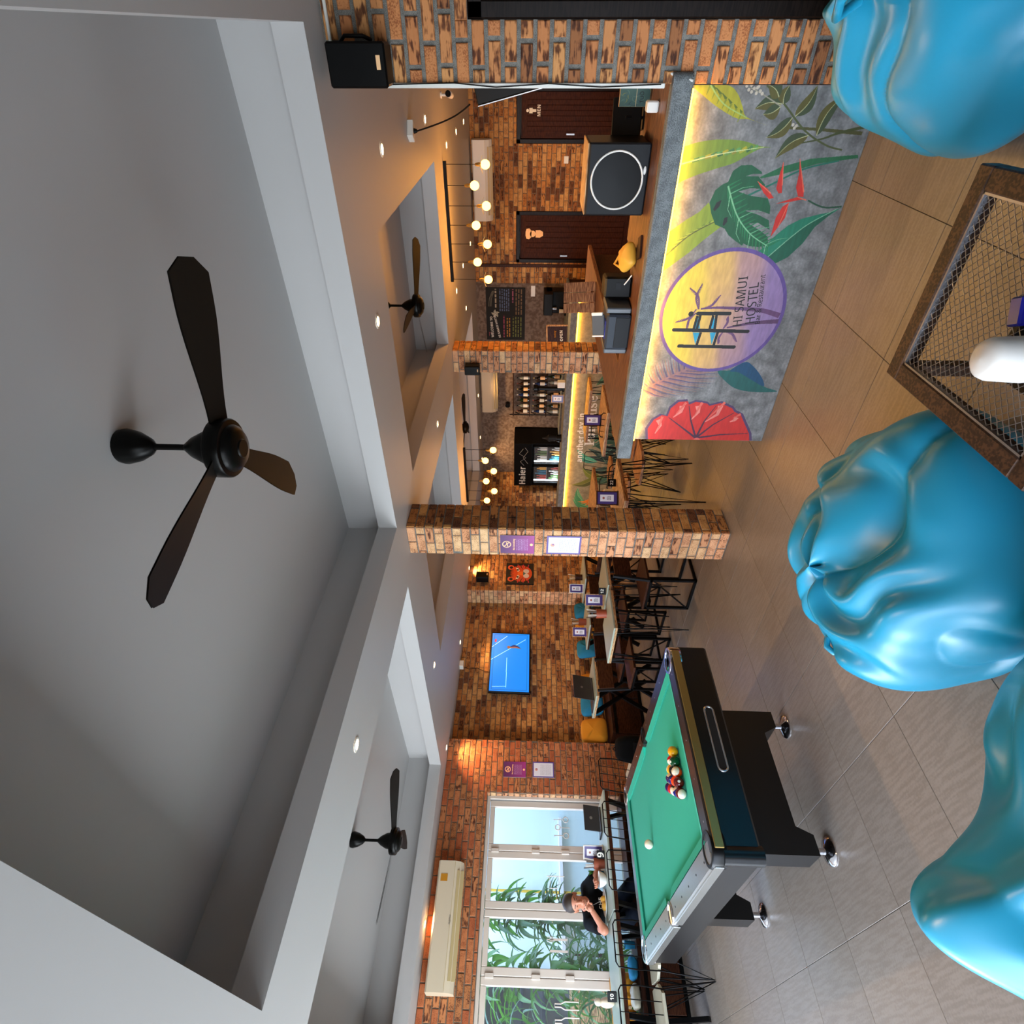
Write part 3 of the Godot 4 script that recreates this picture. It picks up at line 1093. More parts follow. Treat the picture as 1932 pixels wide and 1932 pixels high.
	gl.transparency = BaseMaterial3D.TRANSPARENCY_ALPHA
	var fg := mat("fridge_pane", Color(1, 1, 1, 0.08), 0.05)
	fg.transparency = BaseMaterial3D.TRANSPARENCY_ALPHA
	glow("bulb_glow", Color(1.0, 0.68, 0.27), 7.0)
	glow("filament_glow", Color(1.0, 0.8, 0.45), 30.0)
	glow("down_glow", Color(1.0, 0.82, 0.58), 22.0)
	glow("led_glow", Color(1.0, 0.76, 0.20), 9.0)
	glow("fridge_glow", Color(0.86, 0.94, 1.0), 6.0)
	mat("bottle_amber", Color(0.13, 0.05, 0.02), 0.12)
	mat("bottle_dark", Color(0.03, 0.035, 0.03), 0.12)
	mat("bottle_blue", Color(0.05, 0.13, 0.3), 0.12)
	mat("bottle_clear", Color(0.42, 0.44, 0.43), 0.1)
	mat("bottle_green", Color(0.04, 0.11, 0.05), 0.12)
	var tv := printed("tennis_screen", TX.tennis, 0.25)
	tv.emission_enabled = true
	tv.emission = Color.BLACK
	tv.emission_texture = TX.tennis
	tv.emission_energy_multiplier = 1.0
	printed("mural", TX.mural, 0.6).albedo_color = Color(0.86, 0.86, 0.86)
	printed("mural_bar", TX.mural_bar, 0.6)
	printed("chalk", TX.chalk, 0.8)
	printed("tiger", TX.tiger, 0.5)
	printed("smoke_notice", TX.smoke, 0.35)
	printed("rules_notice", TX.rules, 0.35)
	printed("menu_print", TX.menu, 0.3)
	printed("canvas_art", TX.canvas_art, 0.7)
	mat("ink", Color(0.03, 0.03, 0.03), 0.6)
	mat("white_ink", Color(0.85, 0.83, 0.78), 0.6)
	mat("peach_ink", Color(0.93, 0.74, 0.54), 0.6)
	mat("paper", Color(0.82, 0.81, 0.78), 0.8)
	mat("skin", Color(0.72, 0.47, 0.36), 0.55)
	mat("hair_dark", Color(0.19, 0.135, 0.10), 0.6)
	mat("tee_black", Color(0.02, 0.02, 0.022), 0.9)
	mat("navy", Color(0.05, 0.075, 0.13), 0.8)
	mat("copper", Color(0.55, 0.24, 0.14), 0.4)
	mat("terracotta", Color(0.56, 0.27, 0.16), 0.7)
	mat("laptop_grey", Color(0.23, 0.23, 0.24), 0.4, 0.4)
	mat("yellow_plastic", Color(0.84, 0.62, 0.2), 0.6)
	mat("blue_plastic", Color(0.03, 0.05, 0.45), 0.3)
	mat("red_plastic", Color(0.6, 0.08, 0.06), 0.5)
	mat("foliage", Color(0.10, 0.26, 0.08), 0.5).backlight_enabled = true
	M.foliage.backlight = Color(0.3, 0.5, 0.15)
	mat("foliage_pale", Color(0.28, 0.42, 0.20), 0.5).backlight_enabled = true
	M.foliage_pale.backlight = Color(0.3, 0.5, 0.15)
	mat("bark", Color(0.30, 0.23, 0.16), 0.9)
	mat("courtyard_wall", Color(0.78, 0.82, 0.80), 0.9)
	mat("courtyard_ground", Color(0.5, 0.46, 0.38), 0.95)
	mat("awning", Color(0.75, 0.6, 0.15), 0.8)
	for q in ["black_plastic", "black_satin", "black_metal", "graphite", "dark_grey", "wood_door", "wood_frame", "wood_dark", "wood_walnut", "tee_black", "navy", "fan_blade", "fan_metal"]:
		M[q].metallic_specular = 0.28

# ---------------------------------------------------------------- the room
var brick_cache := {}

func brick_mesh(w: float, h: float, d: float) -> ArrayMesh:
	var key := "%d_%d_%d" % [roundi(w * 500), roundi(h * 500), roundi(d * 500)]
	if not brick_cache.has(key):
		brick_cache[key] = brick_shape(mb(), w, h, d).mesh()
	return brick_cache[key]

# front face, chamfers and sides; the back sits in the mortar
func brick_shape(b: MB, w: float, h: float, d: float) -> MB:
	var c := minf(0.004, d * 0.6)
	var x := w / 2
	var y := h / 2
	var f := [Vector3(-x + c, -y + c, d), Vector3(x - c, -y + c, d), Vector3(x - c, y - c, d), Vector3(-x + c, y - c, d)]
	var g := [Vector3(-x, -y, d - c), Vector3(x, -y, d - c), Vector3(x, y, d - c), Vector3(-x, y, d - c)]
	b.quad(f[0], f[1], f[2], f[3])
	for q in 4:
		var r := (q + 1) % 4
		b.quad(g[q], g[r], f[r], f[q])
		b.quad(g[q] * Vector3(1, 1, 0), g[r] * Vector3(1, 1, 0), g[r], g[q])
	return b

# lays bricks in running bond on a wall; the `most` bricks nearest the eye inside `seen` are parts, the others one mass
func bricks(parent: Node3D, o: Vector3, u: Vector3, n: Vector3, W: float, H: float, holes: Array, pal: String, sd: int, most := 300, seen := Rect2(-9, -9, 99, 99), joint := 0.012, proud := 0.007, first := 0.0) -> void:
	var rg := RandomNumberGenerator.new()
	rg.seed = sd
	var L := 0.188
	var Hc := 0.0749
	var rows := int(ceil(H / Hc))
	var list := []
	for r in rows:
		var v0 := r * Hc + joint / 2
		var v1 := minf((r + 1) * Hc - joint / 2, H - 0.001)
		if v1 - v0 < 0.01:
			continue
		var s := -fposmod(first + (L * 0.5 if r % 2 else 0.0) + rg.randf_range(-0.012, 0.012), L)
		while s < W:
			var a := maxf(s + joint / 2, 0.0)
			var b := minf(s + L - joint / 2, W)
			s += L
			if b - a < 0.02:
				continue
			var pieces := [[a, b, v0, v1]]
			for h in holes:
				var nxt := []
				for p in pieces:
					if p[1] <= h.position.x or p[0] >= h.end.x or p[3] <= h.position.y or p[2] >= h.end.y:
						nxt.append(p)
						continue
					if p[0] < h.position.x - 0.02:
						nxt.append([p[0], h.position.x, p[2], p[3]])
					if p[1] > h.end.x + 0.02:
						nxt.append([h.end.x, p[1], p[2], p[3]])
					if p[3] > h.end.y + 0.015 and p[2] < h.end.y:
						nxt.append([maxf(p[0], h.position.x), minf(p[1], h.end.x), h.end.y, p[3]])
				pieces = nxt
			for p in pieces:
				list.append(p)
	var items := []
	for p in list:
		var cu: float = (p[0] + p[1]) / 2
		var cv: float = (p[2] + p[3]) / 2
		var c := o + u * cu + Vector3.UP * cv
		var far := c.distance_to(EYE) + (0.0 if seen.has_point(Vector2(cu, cv)) else 100.0)
		items.append([far, c, p[1] - p[0], p[3] - p[2], BRICKS[pal][rg.randi() % BRICKS[pal].size()], rg.randf_range(-0.0015, 0.0025)])
	items.sort_custom(func(a, b): return a[0] < b[0])
	var bas := Basis(u, Vector3.UP, n)
	var mass := {}
	for q in items.size():
		var it: Array = items[q]
		if q < most and it[0] < 100.0:
			var m := MeshInstance3D.new()
			m.name = "brick"
			m.mesh = brick_mesh(it[2], it[3], proud + it[5])
			m.material_override = M[it[4]]
			m.transform = Transform3D(bas, it[1] - parent.position)
			parent.add_child(m, true)
		else:
			if not mass.has(it[4]):
				mass[it[4]] = mb()
			mass[it[4]].at(Transform3D(bas, it[1] - parent.position))
			brick_shape(mass[it[4]], it[2], it[3], proud + it[5])
	if mass.size():
		var am := ArrayMesh.new()
		for k in mass:
			var arr := []
			arr.resize(Mesh.ARRAY_MAX)
			arr[Mesh.ARRAY_VERTEX] = mass[k].v
			arr[Mesh.ARRAY_NORMAL] = mass[k].n
			arr[Mesh.ARRAY_INDEX] = mass[k].i
			am.add_surface_from_arrays(Mesh.PRIMITIVE_TRIANGLES, arr)
			am.surface_set_material(am.get_surface_count() - 1, M[k])
		var mm := MeshInstance3D.new()
		mm.name = "brickwork"
		mm.mesh = am
		mm.set_meta("kind", "stuff")
		parent.add_child(mm, true)

const TRAYS := [[-2.83, 0.04, -3.07, -0.33], [-2.84, -0.95, -6.38, -3.79], [-5.51, -3.53, -6.40, -3.85], [-6.75, -3.50, -3.08, -0.33], [-6.87, -3.55, -9.26, -7.10]]

func build_room() -> void:
	# floor
	var fl := struct("floor", mb().span(Vector3(-7.75, -0.15, -10.4), Vector3(3.3, -0.006, 2.7)), "grout")
	var tiles := []
	for s in [1.0, 0.0]:
		tiles.append(mb().box(Vector3(0, -0.004, 0), Vector3(0.5705, 0.008, 0.5705), 0.0012).mesh())
	for kx in range(-14, 6):
		for kz in range(-17, 6):
			var x0 := 0.573 * kx
			var z0 := -0.75 + 0.573 * kz
			if x0 < -7.5 or x0 > 3.2 or z0 < -10.3 or z0 > 2.4:
				continue
			var o := part(fl, "floor_tile", tiles[0], "floor_tile_%d" % (absi(kx * 7 + kz * 3 + kx * kz) % 4), Vector3(x0 + 0.2865, 0, z0 + 0.2865))
			o.rotation.y = PI if (kx + kz) % 2 else 0.0
	# ceiling with its sunken trays
	var c := mb()
	var xs := [-7.75, 3.3]
	var zs := [-10.4, 2.7]
	for t in TRAYS:
		xs.append_array([t[0], t[1]])
		zs.append_array([t[2], t[3]])
	xs.sort()
	zs.sort()
	for a in xs.size() - 1:
		for b in zs.size() - 1:
			if xs[a + 1] - xs[a] < 0.001 or zs[b + 1] - zs[b] < 0.001:
				continue
			var m := Vector2((xs[a] + xs[a + 1]) / 2, (zs[b] + zs[b + 1]) / 2)
			var inside := false
			for t in TRAYS:
				if m.x > t[0] and m.x < t[1] and m.y > t[2] and m.y < t[3]:
					inside = true
			if not inside:
				c.quad(Vector3(xs[a], CEIL, zs[b]), Vector3(xs[a + 1], CEIL, zs[b]), Vector3(xs[a + 1], CEIL, zs[b + 1]), Vector3(xs[a], CEIL, zs[b + 1]))
	for t in TRAYS:
		var lip := CEIL + 0.14
		var s := 0.14
		var top := 3.05
		var r0 := [Vector3(t[0], 0, t[2]), Vector3(t[1], 0, t[2]), Vector3(t[1], 0, t[3]), Vector3(t[0], 0, t[3])]
		var r1 := [Vector3(t[0] - s, 0, t[2] - s), Vector3(t[1] + s, 0, t[2] - s), Vector3(t[1] + s, 0, t[3] + s), Vector3(t[0] - s, 0, t[3] + s)]
		for q in 4:
			var w := (q + 1) % 4
			c.quad(r0[q] + Vector3.UP * CEIL, r0[w] + Vector3.UP * CEIL, r0[w] + Vector3.UP * lip, r0[q] + Vector3.UP * lip)
			c.quad(r0[q] + Vector3.UP * lip, r0[w] + Vector3.UP * lip, r1[w] + Vector3.UP * lip, r1[q] + Vector3.UP * lip)
			c.quad(r1[q] + Vector3.UP * lip, r1[w] + Vector3.UP * lip, r1[w] + Vector3.UP * top, r1[q] + Vector3.UP * top)
		c.quad(r1[0] + Vector3.UP * top, r1[1] + Vector3.UP * top, r1[2] + Vector3.UP * top, r1[3] + Vector3.UP * top)
	c.span(Vector3(-7.75, 3.08, -10.4), Vector3(3.3, 3.25, 2.7))
	struct("ceiling", c, "ceiling_paint")
	# upright edges of the roof, so that no sky leaks in between ceiling and roof slab
	var ed := mb()
	for e in [[-7.75, -7.73, -10.4, 2.7], [3.28, 3.3, -10.4, 2.7], [-7.75, 3.3, -10.4, -10.38], [-7.75, 3.3, 2.68, 2.7]]:
		ed.span(Vector3(e[0], CEIL, e[2]), Vector3(e[1], 3.2, e[3]))
	struct("trim_1", ed, "plaster")

	# near brick wall on the right, with a dark door
	var wr := struct("wall_right", mb().span(Vector3(-0.18, 0, -3.47), Vector3(0.05, CEIL, -3.339)).span(Vector3(0.05, 1.955, -3.47), Vector3(0.95, CEIL, -3.339)).span(Vector3(0.95, 0, -3.47), Vector3(3.3, CEIL, -3.339)), "mortar")
	bricks(wr, Vector3(-0.18, 0, -3.339), Vector3.RIGHT, Vector3.BACK, 1.5, CEIL, [Rect2(0.228, 0, 0.9, 1.957)], "near", 41, 300, Rect2(-1, -1, 0.75, 9), 0.019, 0.01, 0.03)
	var d1 := struct("door_1", mb().span(Vector3(0.13, 0.01, -3.40), Vector3(0.87, 1.88, -3.36), 0.004), "wood_door")
	part(d1, "door_frame", mb().span(Vector3(0.052, 0, -3.44), Vector3(0.115, 1.953, -3.318), 0.006).span(Vector3(0.885, 0, -3.44), Vector3(0.948, 1.953, -3.318), 0.006).span(Vector3(0.052, 1.885, -3.44), Vector3(0.948, 1.953, -3.318), 0.006), "wood_frame")
	part(d1, "hinge", mb().span(Vector3(0.117, 1.12, -3.362), Vector3(0.129, 1.2, -3.35)), "steel")
	part(d1, "name_plate", mb().span(Vector3(0.185, 1.19, -3.361), Vector3(0.23, 1.25, -3.354), 0.002), "copper")

	# far wall: brick behind the counter, concrete behind the bar
	var wb := struct("wall_back", mb().span(Vector3(-3.38, 0, -10.35), Vector3(-3.0, CEIL, -10.2)).span(Vector3(-3.0, 1.9, -10.35), Vector3(-2.22, CEIL, -10.2)).span(Vector3(-2.22, 0, -10.35), Vector3(-1.28, CEIL, -10.2)).span(Vector3(-1.28, 1.9, -10.35), Vector3(-0.58, CEIL, -10.2)).span(Vector3(-0.58, 0, -10.35), Vector3(0.4, CEIL, -10.2)), "mortar_warm")
	bricks(wb, Vector3(-3.38, 0, -10.2), Vector3.RIGHT, Vector3.BACK, 3.7, CEIL, [Rect2(0.36, 0, 0.80, 1.9), Rect2(2.10, 0, 0.70, 1.9)], "tan", 43, 300, Rect2(0, 1.25, 3.0, 3))
	var wc := struct("wall_back_bar", mb().span(Vector3(-7.75, 0, -10.35), Vector3(-3.385, CEIL, -10.21)), "concrete_wall")
	part(wc, "pilaster", mb().span(Vector3(-3.10, 0, -10.2), Vector3(-3.05, CEIL, -10.17), 0.003), "wood_walnut")
	for dd in [[-1.275, -0.58, 2], [-3.018, -2.217, 3]]:
		var d := struct("door_%d" % dd[2], mb().span(Vector3(dd[0] + 0.06, 0.01, -10.24), Vector3(dd[1] - 0.06, 1.83, -10.20), 0.004), "wood_door")
		var nb := 6
		var w: float = (dd[1] - dd[0] - 0.30) / nb
		for q in nb:
			part(d, "plank", mb().span(Vector3(dd[0] + 0.15 + q * w + 0.003, 0.1, -10.20), Vector3(dd[0] + 0.15 + (q + 1) * w - 0.003, 1.74, -10.188), 0.003), "wood_door")
		part(d, "door_frame", mb().span(Vector3(dd[0], 0, -10.25), Vector3(dd[0] + 0.055, 1.895, -10.165), 0.004).span(Vector3(dd[1] - 0.055, 0, -10.25), Vector3(dd[1], 1.895, -10.165), 0.004).span(Vector3(dd[0], 1.84, -10.25), Vector3(dd[1], 1.895, -10.165), 0.004), "wood_frame")
		part(d, "door_handle", mb().bar(Vector3(dd[0] + 0.12, 1.02, -10.15), Vector3(dd[0] + 0.12, 1.14, -10.15), 0.02, 0.02).cyl(Vector3(dd[0] + 0.12, 1.13, -10.15), Vector3(dd[0] + 0.12, 1.13, -10.2), 0.008), "steel")
	struct("wall_back_outer", mb().span(Vector3(-7.75, 0, -10.40), Vector3(0.42, CEIL, -10.352)), "plaster")
	struct("wall_right_outer", mb().span(Vector3(-0.18, 0, -3.53), Vector3(3.3, CEIL, -3.472)), "plaster")
	# left side: window wall, wall with the screen, pier, far piece
	var wl := struct("wall_left", mb().span(Vector3(-7.37, 0, -3.65), Vector3(-7.22, CEIL, -2.97)).span(Vector3(-7.37, 2.06, -2.97), Vector3(-7.22, CEIL, 2.7)), "mortar_warm")
	bricks(wl, Vector3(-7.22, 0, 0.6), Vector3.FORWARD, Vector3.RIGHT, 4.25, CEIL, [Rect2(-1, 0, 4.57, 2.06)], "red", 44, 295, Rect2(-1, 0.25, 9, 3))
	bricks(wl, Vector3(-7.34, 0, -2.968), Vector3.RIGHT, Vector3.BACK, 0.12, 2.06, [], "pillar", 45, 40)
	var wt := struct("wall_left_screen", mb().span(Vector3(-7.65, 0, -6.26), Vector3(-7.5, CEIL, -3.62)), "mortar_warm")
	bricks(wt, Vector3(-7.5, 0, -3.64), Vector3.FORWARD, Vector3.RIGHT, 2.62, CEIL, [], "tan", 46, 300, Rect2(-1, 0.85, 9, 3))
	var wp := struct("wall_left_pier", mb().span(Vector3(-7.6, 0, -7.4), Vector3(-7.17, CEIL, -6.26)), "mortar_warm")
	bricks(wp, Vector3(-7.17, 0, -6.26), Vector3.FORWARD, Vector3.RIGHT, 1.14, CEIL, [], "tan", 47, 190, Rect2(-1, 0.9, 1.75, 3))
	bricks(wp, Vector3(-7.5, 0, -6.26), Vector3.RIGHT, Vector3.BACK, 0.33, CEIL, [], "pillar", 48, 80, Rect2(-1, 0.8, 9, 3))
	var wf := struct("wall_left_far", mb().span(Vector3(-7.75, 0, -10.3), Vector3(-7.6, CEIL, -7.3)), "mortar_warm")
	bricks(wf, Vector3(-7.6, 0, -7.3), Vector3.FORWARD, Vector3.RIGHT, 2.95, CEIL, [], "tan", 49, 200, Rect2(1.9, 0.9, 9, 3))
	# what closes the room out of view
	struct("wall_counter_side", mb().span(Vector3(0.3, 0, -10.3), Vector3(0.42, CEIL, -3.4)), "plaster")
	struct("wall_front", mb().span(Vector3(-7.75, 0, 2.5), Vector3(3.3, 0.12, 2.65)).span(Vector3(-7.75, 2.36, 2.5), Vector3(3.3, CEIL, 2.65)).span(Vector3(-7.75, 0, 2.5), Vector3(-6.95, CEIL, 2.65)).span(Vector3(-3.85, 0, 2.5), Vector3(-3.45, CEIL, 2.65)).span(Vector3(-0.35, 0, 2.5), Vector3(3.3, CEIL, 2.65)), "plaster")
	struct("wall_side_right", mb().span(Vector3(3.18, 0, -3.5), Vector3(3.3, CEIL, 2.7)), "plaster")
	# folding glass doors
	var frames := [-2.917, -2.347, -1.770, -1.193, -0.616, -0.039, 0.538, 1.115, 1.692, 2.269]
	struct("window_head", mb().span(Vector3(-7.40, 2.02, -2.96), Vector3(-7.30, 2.058, 2.5), 0.004).span(Vector3(-7.40, 0, -2.965), Vector3(-7.30, 2.0195, -2.925), 0.004), "frame_cream")
	for q in frames.size() - 1:
		var z0: float = frames[q] + 0.002
		var z1: float = frames[q + 1] - 0.002
		var fr := mb()
		fr.span(Vector3(-7.375, 0.02, z0), Vector3(-7.325, 2.015, z0 + 0.075), 0.006)
		fr.span(Vector3(-7.375, 0.02, z1 - 0.075), Vector3(-7.325, 2.015, z1), 0.006)
		fr.span(Vector3(-7.374, 1.955, z0 + 0.0745), Vector3(-7.326, 2.0145, z1 - 0.0745), 0.006)
		fr.span(Vector3(-7.374, 0.0205, z0 + 0.0745), Vector3(-7.326, 0.14, z1 - 0.0745), 0.006)
		var w := struct("window_%d" % (q + 1), fr, "frame_cream")
		part(w, "pane", mb().quad(Vector3(-7.35, 0.14, z1 - 0.07), Vector3(-7.35, 0.14, z0 + 0.07), Vector3(-7.35, 1.955, z0 + 0.07), Vector3(-7.35, 1.955, z1 - 0.07)), "pane")
		if q % 2 == 0:
			for y in [0.30, 1.10, 1.45, 1.93]:
				part(w, "hinge", mb().span(Vector3(-7.325, y - 0.045, z1 - 0.022), Vector3(-7.305, y + 0.045, z1 + 0.022), 0.004), "frame_cream")
	for p in [[-6.95, -3.85], [-3.45, -0.35]]:
		var g := struct("window_%d" % (10 + roundi(p[0] + 7)), mb().span(Vector3(p[0], 0.12, 2.52), Vector3(p[0] + 0.06, 2.36, 2.58)).span(Vector3(p[1] - 0.06, 0.12, 2.52), Vector3(p[1], 2.36, 2.58)).span(Vector3((p[0] + p[1]) / 2 - 0.04, 0.12, 2.52), Vector3((p[0] + p[1]) / 2 + 0.04, 2.36, 2.58)), "frame_cream")
		part(g, "pane", mb().quad(Vector3(p[0], 0.12, 2.55), Vector3(p[1], 0.12, 2.55), Vector3(p[1], 2.36, 2.55), Vector3(p[0], 2.36, 2.55)), "pane")
	# the two brick columns
	var cols := [[Vector3(-3.185, 0, -3.455), "thick brick column beside the painted counter, two notices on it"], [Vector3(-3.19, 0, -6.79), "brick column behind the counter with a small black speaker on it"]]
	for q in 2:
		var w := 0.289
		var o := thing("brick_column", cols[q][1], "column", cols[q][0], 0.0, "brick columns")
		part(o, "core", mb().box(Vector3(0, CEIL / 2, 0), Vector3(w, CEIL, w)), "mortar")
		var h := w / 2
		var p: Vector3 = cols[q][0]
		bricks(o, p + Vector3(-h, 0, h), Vector3.RIGHT, Vector3.BACK, w, CEIL, [], "pillar", 51 + q, 120, Rect2(-9, -9, 99, 99), 0.010, 0.008, 0.06)
		bricks(o, p + Vector3(h, 0, h), Vector3.FORWARD, Vector3.RIGHT, w, CEIL, [], "tan", 61 + q, 120, Rect2(-9, -9, 99, 99), 0.010, 0.008, 0.15)
		bricks(o, p + Vector3(h, 0, -h), Vector3.LEFT, Vector3.FORWARD, w, CEIL, [], "pillar", 71 + q, 0, Rect2(-9, -9, 99, 99), 0.010, 0.008)
		bricks(o, p + Vector3(-h, 0, -h), Vector3.BACK, Vector3.LEFT, w, CEIL, [], "pillar", 81 + q, 0, Rect2(-9, -9, 99, 99), 0.010, 0.008)

# lettering fitted to a width, laid flat in a plane whose normal is local +z
func letters(parent: Node, s: String, width: float, at: Vector3, mat_name: String, rot := Vector3.ZERO, bold := 400, font := "Droid Sans", depth := 0.0015) -> MeshInstance3D:
	var t := text_mesh(s, 0.1, 0.004, font, bold)
	var w := maxf(t.get_aabb().size.x, 0.001)
	var o := part(parent, "lettering", t, mat_name, at, rot)
	o.scale = Vector3(width / w, width / w, depth / 0.004)
	return o

func strip_light(at: Vector3, len: float, turn: float, e: float, tilt := -PI / 2) -> void:
	var l := AreaLight3D.new()
	l.name = "led_light"
	l.area_size = Vector2(len, 0.012)
	l.area_normalize_energy = true
	l.light_color = Color(1.0, 0.70, 0.20)
	l.light_energy = e
	l.area_range = 8.0
	l.shadow_enabled = true
	l.position = at
	l.rotation = Vector3(tilt, turn, 0)
	add_child(l, true)

func build_counter() -> void:
	# painted front of the counter
	var c := thing("painted_counter", "grey concrete counter front painted with tropical leaves and a round hostel badge", "counter", Vector3(-1.175, 0, -3.38))
	part(c, "base_wall", mb().span(Vector3(-0.995, 0, -0.05), Vector3(0.994, 0.905, 0.048), 0.003), "concrete")
	part(c, "painting", mb().quad(Vector3(-0.993, 0.002, 0.0495), Vector3(0.992, 0.002, 0.0495), Vector3(0.992, 0.904, 0.0495), Vector3(-0.993, 0.904, 0.0495)), "mural").set_meta("label", "painted leaves, red hibiscus and sunset badge")
	var lz := 0.0497
	var by := 0.908
	for t in [["HI SAMUI", 0.290, 0.968, 0.511, 7.6, 400], ["HOSTEL", 0.240, 0.960, 0.583, 9.5, 400], ["Bar & Restaurant", 0.290, 0.982, 0.623, 9.6, 400]]:
		letters(c, t[0], t[1], Vector3(t[2] - 0.995, by - t[3] + 0.008, lz), "ink", Vector3(0, 0, deg_to_rad(t[4])), t[5])
	# body of the return
	var rb := thing("counter_return", "wooden return of the counter running back beside the brick column", "counter", Vector3(-2.0, 0, -5.05))
	part(rb, "side_panel", mb().span(Vector3(-0.16, 0, -1.6), Vector3(0.12, 0.965, 1.6), 0.003), "wood_walnut")
	# the top: concrete edge and timber boards
	var t := thing("timber_worktop", "timber worktop with a thick grey concrete front edge", "worktop", Vector3(-1.2, 0.905, -3.33))
	var edge := mb()
	edge.span(Vector3(-1.11, 0, -0.03), Vector3(1.03, 0.096, 0.045), 0.006)
	edge.cyl(Vector3(1.03, 0.001, 0.0075), Vector3(1.03, 0.095, 0.0075), 0.0375, -1.0, 20)
	part(t, "concrete_edge", edge, "concrete")
	part(t, "front_board", mb().span(Vector3(-1.08, 0.06, -0.43), Vector3(1.02, 0.098, -0.03), 0.003), "wood_top")
	part(t, "wide_board", mb().span(Vector3(0.15, 0.06, -0.72), Vector3(1.02, 0.0975, -0.431), 0.003), "wood_top")
	part(t, "return_board", mb().span(Vector3(-1.05, 0.06, -3.40), Vector3(-0.60, 0.098, -0.431), 0.003), "wood_top")
	# led strip below the edge
	var led := thing("led_strip", "warm yellow light strip under the grey counter edge", "light strip", Vector3(-1.18, 0.899, -3.306))
	part(led, "tube", mb().span(Vector3(-0.985, -0.004, -0.006), Vector3(0.985, 0.005, 0.006), 0.002), "led_glow")
	strip_light(Vector3(-1.18, 0.892, -3.306), 1.94, 0.0, 0.4)
	var cord := []
	for q in 15:
		var s := q / 14.0
		cord.append(Vector3(-0.165 + 0.03 * sin(s * PI), 0.91 + 0.12 * sin(s * PI), -3.285 - 0.14 * s - 0.05 * s * s))
	single("power_cord", "white flat power cord looping over the end of the counter edge", "cord", mb().tube(cord, 0.006, 6), "white_plastic")
	single("adapter_box", "small white adapter box on the worktop near the counter end", "adapter", mb().box(Vector3(0, 0.03, 0), Vector3(0.05, 0.06, 0.07), 0.006), "white_plastic", Vector3(-0.285, 1.004, -3.58))

	# subwoofer
	var s := thing("subwoofer", "large black subwoofer with white ringed cone on the worktop", "speaker", Vector3(-0.623, 1.004, -3.75))
	part(s, "cabinet", mb().box(Vector3(0, 0.168, -0.015), Vector3(0.352, 0.334, 0.29), 0.006), "black_satin")
	part(s, "baffle", mb().box(Vector3(0, 0.168, 0.148), Vector3(0.356, 0.336, 0.034), 0.008), "dark_grey")
	part(s, "top_panel", mb().box(Vector3(0, 0.340, -0.005), Vector3(0.352, 0.008, 0.32), 0.003), "wood_pale")
	var ring := []
	for q in 48:
		var a := TAU * q / 48
		ring.append(Vector3(cos(a) * 0.142, 0.172 + sin(a) * 0.142, 0.168))
	part(s, "cone_ring", mb().tube(ring, 0.0055, 8, true), "white_plastic")
	part(s, "cone", mb().at(Transform3D(Basis(Vector3.RIGHT, PI / 2), Vector3(0, 0.172, 0.166))).lathe([Vector2(0.0, 0.004), Vector2(0.05, 0.003), Vector2(0.10, 0.001), Vector2(0.128, 0.0), Vector2(0.14, -0.001)], Vector3.ZERO, 36), "black_plastic")
	part(s, "badge", mb().at(Transform3D(Basis(Vector3.RIGHT, PI / 2).scaled_local(Vector3(1.7, 1, 0.6)), Vector3(0.05, 0.022, 0.166))).lathe([Vector2(0.013, 0.0), Vector2(0.011, 0.003), Vector2(0.0, 0.0035)], Vector3.ZERO, 16), "white_plastic")

	# canvas, tablet monitor behind
	var cv := thing("canvas_painting", "small teal leaf painting leaning at the end of the worktop", "painting", Vector3(-0.245, 1.003, -3.86))
	part(cv, "canvas", mb().box(Vector3(0, 0.085, 0), Vector3(0.13, 0.17, 0.018), 0.002), "wood_pale")
	part(cv, "picture", mb().quad(Vector3(-0.064, 0.002, 0.0095), Vector3(0.064, 0.002, 0.0095), Vector3(0.064, 0.168, 0.0095), Vector3(-0.064, 0.168, 0.0095)), "canvas_art")
	letters(cv, "TUO", 0.05, Vector3(-0.02, 0.045, 0.0098), "ink", Vector3(0, 0, 0.1))
	var mo := thing("tablet_monitor", "black tilted monitor standing behind the teal painting", "monitor", Vector3(-0.37, 1.003, -3.98), 0.25)
	part(mo, "screen", mb().at(Transform3D(Basis(Vector3.RIGHT, -0.3), Vector3(0, 0.10, 0))).box(Vector3.ZERO, Vector3(0.20, 0.17, 0.014), 0.004), "black_plastic")
	part(mo, "stand", mb().bar(Vector3(0, 0.001, -0.02), Vector3(0, 0.11, -0.005), 0.05, 0.012).box(Vector3(0, 0.004, -0.01), Vector3(0.12, 0.008, 0.05), 0.002), "black_plastic")

	# copier / till machine
	var p := thing("till_machine", "grey till machine with a raised tilted screen on the worktop", "cash register", Vector3(-1.46, 1.004, -3.60))
	part(p, "body", mb().box(Vector3(0, 0.075, 0), Vector3(0.23, 0.15, 0.24), 0.012), "graphite")
	part(p, "side_panel", mb().box(Vector3(-0.134, 0.075, -0.01), Vector3(0.034, 0.148, 0.22), 0.006), "grey_plastic")
	part(p, "side_panel", mb().box(Vector3(0.134, 0.080, -0.01), Vector3(0.034, 0.155, 0.22), 0.006), "grey_plastic")
	var scr := part(p, "screen", mb().box(Vector3.ZERO, Vector3(0.13, 0.085, 0.018), 0.004), "grey_plastic", Vector3(0.01, 0.19, 0.02), Vector3(-0.5, 0.2, 0.12))
	part(scr, "bezel", mb().box(Vector3(-0.068, 0, 0.004), Vector3(0.01, 0.085, 0.02), 0.002), "white_plastic")
	part(scr, "bezel", mb().box(Vector3(0.07, 0.004, 0.004), Vector3(0.02, 0.075, 0.02), 0.002), "white_plastic")
	part(p, "blue_film", mb().box(Vector3(0.0, 0.152, 0.05), Vector3(0.12, 0.006, 0.06), 0.002), "blue_plastic")
